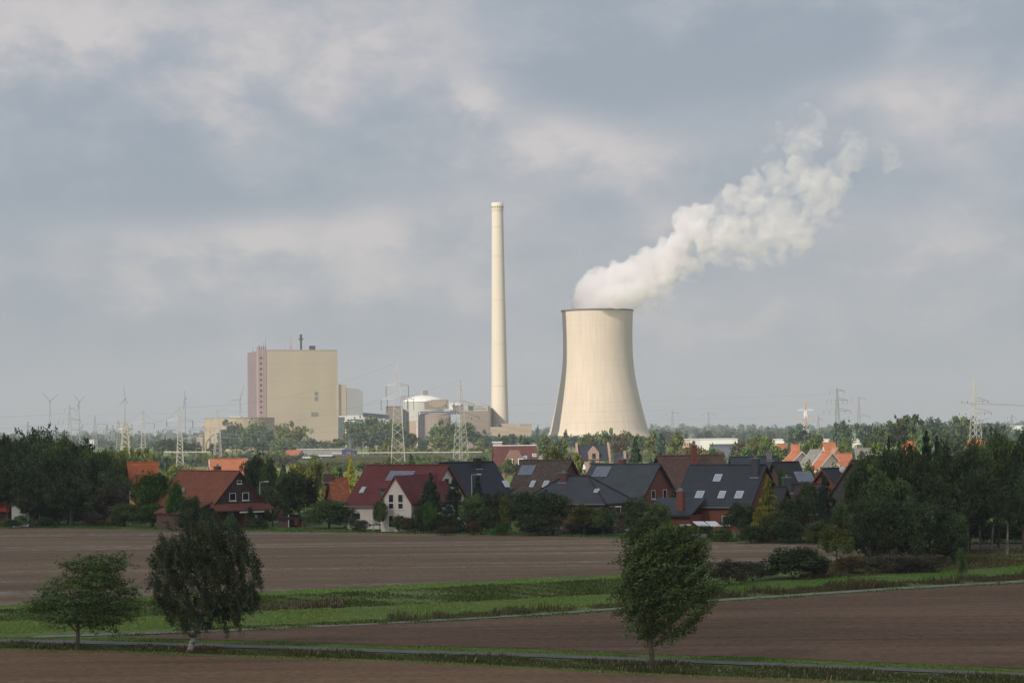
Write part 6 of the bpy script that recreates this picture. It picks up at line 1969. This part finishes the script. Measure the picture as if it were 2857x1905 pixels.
# trees between village and power station
mids = [
 (1555, 1231, 520, 66, RF, 'light', 'round light green tree behind the brown roof'), (1613, 1262, 500, 44, RF, 'olive', 'smaller yellow green tree right of the round light green one'), (1530, 1250, 520, 40, RF, 'olive', 'low olive tree left of the round light green one'),
 (1774, 1211, 500, 44, SP, 'spruce', 'tall solitary dark spruce right of the pink brick house'),
 (1465, 1215, 900, 40, RF, 'dark', 'dark tree behind the farmhouse'), (1515, 1215, 960, 60, RF, 'mid', 'broad tree right of the farmhouse'), (1560, 1222, 1000, 50, RF, 'blue', 'blue green tree above the round light green one'),
 (1640, 1210, 1000, 60, RF, 'mid', 'green tree behind the navy roofed pink house, left'), (1692, 1196, 1100, 60, RF, 'mid', 'tall round tree before the cooling tower'), (1726, 1213, 950, 56, RF, 'purple', 'brown purple tree before the right foot of the cooling tower'),
 (1660, 1222, 920, 50, RF, 'purple', 'dark purple tree directly behind the navy roofed pink house'), (1745, 1202, 1200, 60, RF, 'olive', 'olive tree under the right edge of the cooling tower'), (1788, 1212, 1150, 50, RF, 'mid', 'green tree right of the cooling tower foot'),
 (1815, 1210, 900, 50, TF, 'olive', 'pale grey green willow, first of three right of the spruce'), (1845, 1215, 880, 46, TF, 'blue', 'pale grey green willow, second right of the spruce'), (1888, 1206, 900, 60, TF, 'olive', 'pale grey green willow, last and tallest right of the spruce'),
 (1930, 1232, 800, 50, RF, 'rust', 'rusty tree in front of the cream warehouse'), (1950, 1243, 640, 60, RF, 'olive', 'olive tree below the white factory hall'), (1990, 1248, 620, 60, RF, 'mid', 'green tree before the dark slate shed'),
 (2010, 1258, 600, 40, RF, 'rust', 'orange tinted small tree before the dark slate shed'), (2045, 1262, 590, 60, SF, 'light', 'yellow green bush below the dark slate shed'), (2060, 1230, 900, 50, RF, 'purple', 'brownish tree right of the white factory hall'),
 (2080, 1245, 700, 50, RF, 'mid', 'green tree right of the dark slate shed'), (2100, 1222, 800, 50, RF, 'olive', 'olive tree left of the small distant orange roofs'), (2118, 1208, 820, 40, TF, 'mid', 'narrow green tree left of the small distant orange roofs'),
 (2145, 1216, 700, 46, RF, 'sun', 'sunny light green tree before the small distant orange roofs'), (2130, 1232, 650, 50, RF, 'mid', 'green bushy tree below the sunny light green tree'), (2175, 1245, 620, 70, RF, 'mid', 'broad green tree below the small distant orange roofs'),
 (2225, 1184, 1200, 80, RF, 'blue', 'broad blue green tree under the pale reddish banded pylon'), (2262, 1222, 800, 60, RF, 'mid', 'green tree between the small distant orange roofs and the cluster'), (2280, 1207, 780, 50, RF, 'sun', 'light green tree top left of the highest orange roof'),
 (2348, 1172, 1000, 64, RF, 'blue', 'tall oak with an airy crown behind the orange cluster'), (2370, 1240, 720, 56, RF, 'sun', 'yellow green bush right of the orange cluster'), (2415, 1180, 1100, 70, RF, 'blue', 'rounded dark tree right of the tall airy oak'),
 (2358, 1216, 900, 50, RF, 'mid', 'green tree at the foot of the tall airy oak'), (2335, 1190, 1150, 40, RF, 'blue', 'dark tree left of the tall airy oak'),
 (2468, 1176, 900, 76, RF, 'dark', 'large dark round tree before the horizon, left of the bigger one'), (2528, 1156, 900, 88, RF, 'dark', 'largest dark round tree on the right horizon'), (2430, 1215, 800, 60, RF, 'dark', 'dark low tree above the grey barn roof'),
 (2590, 1166, 1000, 90, RF, 'blue', 'broad blue green tree right of the largest dark one'), (2640, 1172, 1050, 80, RF, 'blue', 'blue green tree, left of the big right pylon'), (2690, 1160, 1100, 80, RF, 'mid', 'tree directly behind the big right pylon'),
 (2740, 1178, 1100, 80, RF, 'blue', 'tree right of the big right pylon'), (2790, 1180, 1000, 70, RF, 'blue', 'tree near the right edge before the horizon'), (2570, 1200, 800, 70, RF, 'mid', 'green tree behind the tops of the right-hand wood'),
 (2440, 1232, 560, 50, RF, 'sun', 'light yellow green bush above the grey barn'), (2660, 1205, 800, 80, RF, 'dark', 'dark tree before the big right pylon'), (2850, 1192, 900, 80, RF, 'blue', 'tree at the right edge before the horizon'),
]
for (u, vt, Y, w, k, lf, lb) in mids:
    T('conifer' if 'spruce' in k else 'leafy_tree', k, u, vt, Y, w, lf, lb)
plant_trees = [
 (648, 1172, 1750, 66, 'blue', 'tall tree before the left part of the boiler house side wall'), (690, 1190, 1700, 60, 'mid', 'tree under the pink stair tower, left'), (718, 1176, 1720, 70, 'mid', 'tall airy tree under the pink stair tower'),
 (750, 1196, 1650, 50, 'blue', 'bluish tree at the left corner of the yellow wall'), (795, 1176, 1700, 60, 'olive', 'airy light tree before the yellow wall, left'), (835, 1188, 1700, 60, 'olive', 'airy light tree before the yellow wall, right'),
 (625, 1205, 1600, 50, 'blue', 'bluish tree before the round storage drum'), (600, 1235, 1500, 60, 'dark', 'dark low tree behind the wide armed pylon'), (660, 1220, 1550, 80, 'blue', 'bluish lower tree before the boiler house, left'),
 (720, 1228, 1500, 80, 'blue', 'bluish lower tree before the boiler house, right'), (790, 1225, 1500, 80, 'mid', 'green lower tree before the yellow wall'), (870, 1222, 1600, 60, 'blue', 'low bluish tree before the yellow wall foot'),
 (910, 1226, 1600, 70, 'blue', 'low bluish tree under the right corner of the yellow wall'), (950, 1222, 1600, 60, 'mid', 'low tree below the white duct'),
 (990, 1172, 1650, 70, 'mid', 'big tree before the pale grey filter building'), (1030, 1162, 1680, 90, 'mid', 'biggest tree below the dark blue conveyor'), (1075, 1165, 1650, 80, 'mid', 'big tree left of the tallest pylon'), (1110, 1178, 1600, 70, 'mid', 'big tree behind the tallest pylon'),
 (1060, 1200, 1500, 80, 'blue', 'bluish tree below the big trees by the conveyor'), (1010, 1205, 1500, 70, 'blue', 'bluish tree before the filter building, low'), (1085, 1215, 1300, 40, 'olive', 'small willow at the left foot of the tallest pylon'),
 (1150, 1208, 1500, 60, 'dark', 'dark compact trees right of the tallest pylon'), (1180, 1222, 1400, 34, 'blue', 'small blue spruce-like tree before the round tank'), (1215, 1185, 1600, 60, 'mid', 'tree before the brown round tank, left'),
 (1255, 1172, 1620, 80, 'mid', 'tall tree left of the sideways white pylon'), (1300, 1178, 1600, 70, 'mid', 'tall tree right of the sideways white pylon'), (1235, 1215, 1450, 80, 'olive', 'olive lower tree before the round tank'),
 (1270, 1220, 1400, 70, 'mid', 'green lower tree left of the sideways pylon foot'), (1335, 1200, 1600, 60, 'blue', 'bluish tree before the machine house'), (1350, 1222, 1500, 50, 'olive', 'olive low tree before the machine house'),
]
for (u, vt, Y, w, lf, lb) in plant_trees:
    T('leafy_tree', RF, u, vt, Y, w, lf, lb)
G3 = 'low row of trees at the foot of the power station'
for i in range(26):
    u = 1365 + i * 19
    T('leafy_tree', RF, u, 1214 + rnd.uniform(-5, 5), rnd.uniform(1450, 1650), rnd.uniform(36, 54), rnd.choice(['blue', 'mid', 'blue']), 'bluish tree in the low row at the foot of the cooling tower', 'tree', G3)
T('leafy_tree', TF, 1578, 1197, 1500, 16, 'dark', 'narrow dark poplar before the left foot of the cooling tower')
T('leafy_tree', TF, 1499, 1188, 2300, 10, 'dark', 'thin dark poplar right of the long low hall')
G4 = 'dark pines behind the single armed pylon'
for (u, vt, w) in ((445, 1228, 40), (470, 1222, 50), (500, 1226, 50), (530, 1234, 50), (548, 1238, 40)):
    T('pine', RF, u, vt, 1450, w, 'dark', 'dark flat topped pine behind the tall single armed pylon', 'tree', G4)
G5 = 'sunlit trees between the left wood and the highway'
for (u, vt, Y, w, lf) in ((300, 1252, 620, 60, 'olive'), (340, 1250, 640, 60, 'olive'), (385, 1250, 620, 70, 'sun'), (420, 1262, 600, 50, 'olive'), (480, 1296, 520, 80, 'olive'), (520, 1298, 540, 60, 'sun'), (455, 1270, 700, 40, 'blue'), (360, 1262, 600, 60, 'mid')):
    T('leafy_tree', RF, u, vt, Y, w, lf, 'sunlit olive tree between the left wood and the highway', 'tree', G5)
G6 = 'bushes along the highway bank'
for i in range(34):
    u = 740 + i * 19 + rnd.uniform(-6, 6)
    T('shrub', SF, u, (1272 if u < 830 else 1284) + rnd.uniform(-6, 6), rnd.uniform(900, 1060), rnd.uniform(24, 46), rnd.choice(['mid', 'olive', 'mid', 'sun', 'purple']), 'bush on the bank in front of the highway', 'shrub', G6)
for i in range(14):
    u = 700 + i * 14
    T('shrub', SF, u, 1264 + rnd.uniform(-4, 4), 1160, rnd.uniform(24, 36), rnd.choice(['blue', 'mid']), 'bush on the bank behind the highway', 'shrub', 'bushes behind the highway')
T('conifer', SP, 1147, 1262, 560, 30, 'dark', 'dark spruce behind the red roof, right of the tallest pylon foot')
T('leafy_tree', RF, 1085, 1278, 560, 50, 'dark', 'dark bushy tree behind the red roof at the tallest pylon foot')
for i in range(30):
    u = 430 + i * 12 + rnd.uniform(-5, 5)
    T('shrub', SF, u, 1268 + rnd.uniform(-7, 7), rnd.uniform(1000, 1180), rnd.uniform(22, 40), rnd.choice(['mid', 'olive', 'blue', 'purple']), 'bush on the plain between the left white pylons', 'shrub', 'bushes between the left pylons')
for (u, vt, Y, w) in ((2718, 1231, 340, 90), (2508, 1238, 335, 44), (2552, 1240, 335, 40)):
    T('leafy_tree', R_, u, vt, Y, w, 'mid', L2, 'tree', G2)
for i in range(26):
    u = 860 + i * 19 + rnd.uniform(-6, 6)
    T('shrub', SF, u, 1292 + rnd.uniform(-4, 4), rnd.uniform(800, 880), rnd.uniform(26, 44), rnd.choice(['mid', 'olive', 'dark']), 'bush at the near foot of the highway bank', 'shrub', 'bushes at the foot of the highway bank')
for i in range(22):
    u = 1075 + i * 13 + rnd.uniform(-5, 5)
    T('shrub', SF, u, 1269 + rnd.uniform(-5, 7), rnd.uniform(1000, 1180), rnd.uniform(22, 40), rnd.choice(['mid', 'olive', 'sun', 'mid']), 'bush on the bank below the pale barrier', 'shrub', 'bushes below the pale road barrier')
for (u, vt, w, lf) in ((2215, 1292, 50, 'mid'), (2250, 1282, 40, 'olive'), (2275, 1300, 50, 'rust'), (2310, 1296, 50, 'olive'), (2345, 1290, 60, 'dark'), (2378, 1288, 40, 'mid'), (2240, 1300, 50, 'mid'), (2395, 1282, 50, 'dark')):
    T('shrub', SF, u, vt, 520, w, lf, 'garden bush in front of the sunny orange cluster', 'shrub', 'bushes before the orange cluster')
G7 = 'bushes around the farmhouse'
for (u, vt, Y, w, lf) in ((1345, 1262, 800, 40, 'mid'), (1410, 1279, 740, 50, 'mid'), (1440, 1284, 700, 50, 'dark'), (1370, 1285, 700, 50, 'sun'), (1500, 1275, 760, 50, 'mid'), (1600, 1276, 760, 40, 'olive'), (1680, 1282, 760, 40, 'mid'), (1655, 1278, 770, 20, 'dark'), (1740, 1284, 700, 40, 'mid'), (1810, 1275, 640, 50, 'blue')):
    T('shrub', SF, u, vt, Y, w, lf, 'bush beside the farmhouse and pink brick houses', 'shrub', G7)

# far woods: one uncountable mass on the horizon
rng = np.random.default_rng(77)


def mass(name, rows, label, leaf, ls, per):
    ctr, rad_, ti = [], [], []
    for (x0, x1, y0, y1, n, hmin, hmax) in rows:
        x = rng.uniform(x0, x1, n); y = rng.uniform(y0, y1, n)
        big = 0.5 + 0.5 * np.sin(x / 130.0 + y / 90.0)
        h = (hmin + (hmax - hmin) * (0.45 * rng.random(n) + 0.55 * big))
        w = h * rng.uniform(0.35, 0.6, n)
        for k in range(6):
            a = rng.random(n) * 6.28
            rr = rng.random(n) * 0.6
            ctr.append(np.stack([x + np.cos(a) * rr * w, y + np.sin(a) * rr * w, h * rng.uniform(0.25, 0.82, n)], axis=1))
            rad_.append(np.stack([w * 0.55, w * 0.55, h * 0.24], axis=1))
            b = rng.uniform(0.7, 1.3, n)[:, None]
            ti.append(np.concatenate([b * rng.uniform(0.85, 1.25, n)[:, None], b, b * 0.9], axis=1))
    ctr, rad_, ti = np.concatenate(ctr), np.concatenate(rad_), np.concatenate(ti)
    Q, T_ = leaves(ctr, rad_, per, ls, ti, 1.2)
    me = quads_mesh(name, Q, T_, LEAF[leaf])
    o = bpy.data.objects.new(name, me)
    C.objects.link(o)
    tag(o, label, 'woodland', None, 'stuff')


mass('far_woods', [(-1400, 1500, 3300, 4200, 620, 12, 21), (-2000, 2200, 4800, 6200, 560, 16, 30)], 'hazy blue green woods all along the horizon', 'blue', 4.6, 16)  # bluer leaf tone puts part of the distance haze into the colour
mass('middle_woods', [(-700, -330, 2300, 2700, 110, 9, 17), (120, 900, 2350, 2900, 260, 9, 16), (420, 900, 1700, 2200, 90, 9, 16), (-560, -300, 1750, 2100, 60, 6, 10), (-300, 300, 2380, 2700, 120, 8, 13)], 'nearer tree belt left and right of the power station', 'blue', 2.2, 26)
mass('hedgerow', [(-420, -120, 1300, 1420, 90, 3, 6), (150, 460, 1280, 1500, 110, 4, 8), (-80, 200, 1290, 1400, 90, 3.5, 7)], 'scrubby hedgerows in front of the power station', 'olive', 1.3, 16)
# distant rise
hb = MB()
n_ = 60
for i in range(n_):
    x0, x1 = -5000 + 10000 * i / n_, -5000 + 10000 * (i + 1) / n_
    f = lambda x: 6 + 16 * (0.5 + 0.5 * math.sin(x / 700.0 + 0.5)) * (0.6 + 0.4 * math.sin(x / 230.0)) + max(0, x) * 0.004
    for (ya, yb, ka, kb) in ((7600, 8200, 0, 1), (8200, 9000, 1, 1), (9000, 9700, 1, 0)):
        hb.poly([(x0, ya, f(x0) * ka), (x1, ya, f(x1) * ka), (x1, yb, f(x1) * kb), (x0, yb, f(x0) * kb)])
tag(hb.build('hills', mat('far_forest', (0.045, 0.065, 0.03), 0.95, 0.3, 0.01)), kind='structure')

# ------------------------------------------------------------------ the three field trees in front
def field_tree(name, u, v, label, clumps, trunk, leaf, per, ls, wind, shell=0.25, elong=1.8, bark=None, seed=1, droop=None, flat=0.4, keep=0.76):
    """clumps: list of (dx px, height px above base, rx px, rz px, n) blobs in photo pixels at the tree's own distance."""
    global rng
    rng = np.random.default_rng(seed)
    p = ground(u, v)
    s = p.y / FPX
    r = empty(name, (p.x, p.y, 0), 0, label, 'tree')
    cs, rs_, ts = [], [], []
    for (dx_, hz_, rx, rz, n) in clumps:
        d = unit(rng.normal(size=(n, 3))) * (rng.random((n, 1)) ** 0.45)
        cs.append(np.array([dx_ * s, 0, hz_ * s]) + d * np.array([rx * s, rx * s * 0.85, rz * s]))
    wv = np.array(wind)
    for (dx_, hz_, rx, rz, n) in clumps:      # loose sprays reaching past the crown, mostly downwind
        n2_ = max(2, n // 7)
        d = unit(rng.normal(size=(n2_, 3)) + wv * 0.9)
        cs.append(np.array([dx_ * s, 0, hz_ * s]) + d * np.array([rx * s, rx * s * 0.85, rz * s]) * rng.uniform(1.0, 1.28, (n2_, 1)))
    cs = np.concatenate(cs)
    cs = cs[rng.random(len(cs)) < keep]
    k = len(cs)
    rads = (0.30 + 0.25 * rng.random((k, 1))) * np.array([1.5, 1.0, 0.55]) if droop is None else (0.26 + 0.2 * rng.random((k, 1))) * np.array([0.6, 0.6, 1.6])
    ti = clump_tints(k, 0.5, 0.14) * 0.95
    # sprays point downwind
    ax = unit(np.array(wind) + rng.normal(size=(k, 3)) * 0.28)
    dd = rng.normal(size=(k, per, 3))
    t_ = rng.random((k, per, 1)) ** 0.8
    L_ = rads[:, None, :1] * 2.0
    pos = cs[:, None, :] + ax[:, None, :] * (t_ - 0.35) * L_ * (1.5 if droop is None else 2.3) + dd * (0.10 + 0.05 * rng.random((k, per, 1)))
    nrm = unit(dd + np.array([0, -0.3, 0.5]))
    t1 = unit(ax[:, None, :] + rng.normal(size=(k, per, 3)) * 0.55)
    t2 = unit(np.cross(nrm, t1))
    sz = ls * (0.6 + 0.8 * rng.random((k, per, 1)))
    a, b_ = t1 * sz * elong * 0.5, t2 * sz * 0.42
    Q = np.stack([pos - a, pos + b_, pos + a, pos - b_], axis=2).reshape(-1, 4, 3)
    tt = (ti[:, None, :] * (0.7 + 0.6 * rng.random((k, per, 1)))).reshape(-1, 3)
    me = quads_mesh('crown', Q, tt, LEAF[leaf])
    o = bpy.data.objects.new('crown', me); C.objects.link(o); o.parent = r
    tb = MB()
    for (pts, rr) in trunk:
        tb.tube([Vector((a_[0] * s, (a_[2] if len(a_) > 2 else 0) * s, a_[1] * s)) for a_ in pts], rr, 9)
    tb.build('trunk', bark or mat('bark', (0.11, 0.09, 0.07)), r)
    tb = MB()
    # twigs from the limbs out to the sprays
    for i in range(0, k, 2):
        c_ = Vector(cs[i])
        base_pts = [Vector((a_[0] * s, (a_[2] if len(a_) > 2 else 0) * s, a_[1] * s)) for pts, rr in trunk for a_ in pts[1:]]
        n0 = min(base_pts, key=lambda b0: (b0 - c_).length + max(0, b0.z - c_.z) * 2)
        tb.tube([n0, n0.lerp(c_, 0.5) + Vector((0, 0, 0.1)), c_], [0.026, 0.015, 0.007], 4)
    tb.build('twigs', mat('bark', (0.11, 0.09, 0.07)), r)
    return r


# small tree at the left
field_tree('field_tree', 215, 1812, 'small wind-blown tree at the left, its branches swept to the right',
           [(25, 105, 95, 55, 75), (-30, 120, 90, 45, 55), (15, 170, 70, 50, 50), (45, 225, 55, 32, 26), (85, 242, 26, 16, 7), (60, 190, 55, 30, 24), (105, 120, 40, 40, 28), (-90, 130, 45, 40, 16), (-125, 120, 30, 22, 7), (130, 160, 14, 10, 3), (-60, 180, 45, 30, 16), (-15, 235, 30, 22, 8), (-85, 90, 40, 25, 8), (40, 75, 40, 12, 6)],
           [([(0, 0), (2, 35), (3, 75), (6, 120), (20, 190), (40, 240)], [0.17, 0.14, 0.12, 0.09, 0.05, 0.02]), ([(2, 48), (-25, 75), (-60, 120), (-95, 150)], [0.08, 0.06, 0.035, 0.012]), ([(3, 70), (40, 110, 10), (80, 150, 12), (110, 175)], [0.08, 0.06, 0.03, 0.012]),
            ([(3, 80), (-10, 130, -15), (-25, 190, -15), (-30, 225)], [0.07, 0.05, 0.03, 0.01]), ([(3, 60), (45, 75, -20), (100, 105, -20)], [0.05, 0.03, 0.012])],
           'mid', 92, 0.092, (1.0, 0.1, 0.05), seed=21)
# birch
field_tree('birch_tree', 528, 1820, 'broad weeping birch with a white leaning trunk, between the small left tree and the field',
           [(35, 230, 120, 105, 190), (0, 290, 85, 62, 75), (80, 300, 80, 55, 60), (60, 330, 85, 35, 45), (140, 230, 55, 95, 70), (-70, 220, 45, 90, 60), (-60, 290, 45, 50, 25), (60, 130, 95, 50, 75), (165, 160, 38, 35, 22), (110, 120, 40, 40, 24), (-60, 140, 45, 45, 22), (-10, 100, 70, 35, 20), (180, 200, 22, 60, 16), (45, 365, 45, 12, 6)],
           [([(0, 0), (10, 35), (22, 70), (32, 100), (38, 160), (42, 230), (50, 320), (55, 365)], [0.21, 0.19, 0.17, 0.15, 0.12, 0.09, 0.05, 0.015]), ([(8, 30), (5, 50), (2, 58)], [0.09, 0.08, 0.05]),
            ([(32, 100), (0, 150), (-40, 220), (-60, 280)], [0.09, 0.07, 0.045, 0.015]), ([(36, 130), (80, 190, 20), (125, 250, 20), (150, 290)], [0.09, 0.065, 0.04, 0.012]), ([(38, 170), (20, 250, -25), (10, 330, -25)], [0.07, 0.045, 0.012])],
           'birch', 88, 0.088, (0.35, 0.0, -1.0), seed=22, droop=True, bark=mat('birch_bark_bright', (0.36, 0.345, 0.32), 0.8, 0.85, 4.5, stretch=(0.6, 0.6, 1.4)))
# maple at the right
field_tree('field_tree', 1817, 1867, 'tall wind-bent tree with a narrow base, right of centre in the foreground',
           [(0, 235, 80, 110, 150), (40, 280, 75, 75, 80), (20, 340, 60, 45, 45), (75, 320, 50, 55, 35), (-45, 290, 40, 70, 35), (-55, 360, 14, 25, 7), (110, 270, 40, 60, 28), (105, 195, 60, 40, 34), (145, 200, 28, 18, 7), (-80, 205, 30, 55, 22), (0, 150, 60, 60, 50), (70, 135, 50, 36, 18), (115, 145, 30, 12, 6), (0, 95, 24, 32, 14), (50, 88, 42, 12, 7), (20, 372, 26, 12, 5), (-50, 150, 30, 40, 10)],
           [([(0, 0), (2, 40), (-2, 75), (-5, 130), (0, 200), (10, 290), (15, 370)], [0.20, 0.16, 0.14, 0.11, 0.08, 0.05, 0.015]), ([(-2, 80), (30, 115, 12), (70, 150, 20), (110, 200, 20)], [0.08, 0.06, 0.035, 0.012]), ([(-3, 90), (-30, 150, -8), (-60, 220, -8), (-65, 290)], [0.09, 0.065, 0.04, 0.012]),
            ([(-4, 110), (25, 180, -12), (55, 260, -16), (75, 330)], [0.08, 0.06, 0.035, 0.012]), ([(-4, 120), (-20, 200, 20), (-25, 280, 25), (-45, 350, 20)], [0.07, 0.05, 0.03, 0.01]), ([(0, 70), (25, 85, -10), (60, 100, -18)], [0.04, 0.025, 0.01])],
           'mid', 92, 0.092, (0.8, 0.05, 0.55), seed=23)

# ------------------------------------------------------------------ cloud bank whose shadow lies over the fields and the village
def cloud_bank():
    r = np.random.default_rng(5)
    off_ = to_sun * (760.0 / to_sun.z)
    b_ = MB()
    n1_, n2_ = 70, 60
    xs = np.linspace(-1500, 1500, n1_)
    ys = np.linspace(-1500, 560, n2_)
    from mathutils import noise as mn
    top, bot = {}, {}
    for i, x in enumerate(xs):
        edge = 452 + 14 * math.sin(x / 37.0) + 8 * math.sin(x / 13.0) + 0.08 * x
        for j, y in enumerate(ys):
            yy = -1500 + (y + 1500) * (edge + 1500) / (560 + 1500)
            p = Vector((x, yy, 0)) + off_
            k = mn.fractal(Vector((x / 160, yy / 160, 0.3)), 0.9, 2.0, 4)
            th = 60 * min(1, (560 - y) / 120.0) + 4
            top[i, j] = (p.x, p.y, p.z + th * (1 + 0.6 * k))
            bot[i, j] = (p.x, p.y, p.z - 0.25 * th * (1 + 0.5 * k))
    idx = {}
    V = []
    for d_, D in ((0, top), (1, bot)):
        for kk, p in D.items():
            idx[(d_,) + kk] = len(V)
            V.append(p)
    F = []
    for i in range(n1_ - 1):
        for j in range(n2_ - 1):
            F.append((idx[0, i, j], idx[0, i + 1, j], idx[0, i + 1, j + 1], idx[0, i, j + 1]))
            F.append((idx[1, i, j], idx[1, i, j + 1], idx[1, i + 1, j + 1], idx[1, i + 1, j]))
    for i in range(n1_ - 1):
        for j in (0, n2_ - 1):
            F.append((idx[0, i, j], idx[1, i, j], idx[1, i + 1, j], idx[0, i + 1, j]))
    for j in range(n2_ - 1):
        for i in (0, n1_ - 1):
            F.append((idx[0, i, j], idx[1, i, j], idx[1, i, j + 1], idx[0, i, j + 1]))
    b_.v, b_.f = V, F
    m = bpy.data.materials.new('cloud_vapour')
    m.use_nodes = True
    t = m.node_tree
    t.nodes.clear()
    d = N(t, 'ShaderNodeBsdfDiffuse'); d.inputs[0].default_value = (0.9, 0.9, 0.92, 1)
    tr = N(t, 'ShaderNodeBsdfTranslucent'); tr.inputs[0].default_value = (0.9, 0.9, 0.92, 1)
    mx = N(t, 'ShaderNodeMixShader'); mx.inputs[0].default_value = 0.5
    t.links.new(d.outputs[0], mx.inputs[1]); t.links.new(tr.outputs[0], mx.inputs[2])
    tp = N(t, 'ShaderNodeBsdfTransparent'); mx2 = N(t, 'ShaderNodeMixShader'); mx2.inputs[0].default_value = 0.36
    t.links.new(mx.outputs[0], mx2.inputs[1]); t.links.new(tp.outputs[0], mx2.inputs[2])
    o_ = N(t, 'ShaderNodeOutputMaterial'); t.links.new(mx2.outputs[0], o_.inputs[0])
    o = b_.build('cloud', m, None, True)
    tag(o, kind='structure')


cloud_bank()

# ------------------------------------------------------------------ haze
hz = MB()
hz.box(-GS - 50, GS + 50, -3050, 2 * GS - 2950, -1.0, 420)
hm = bpy.data.materials.new('haze_air')
hm.use_nodes = True
t = hm.node_tree
t.nodes.clear()
v = N(t, 'ShaderNodeVolumePrincipled')
v.inputs['Color'].default_value = (0.71, 0.74, 0.85, 1)
v.inputs['Density'].default_value = 1.15e-4
o_ = N(t, 'ShaderNodeOutputMaterial')
t.links.new(v.outputs[0], o_.inputs['Volume'])
tag(hz.build('haze', hm), kind='stuff')
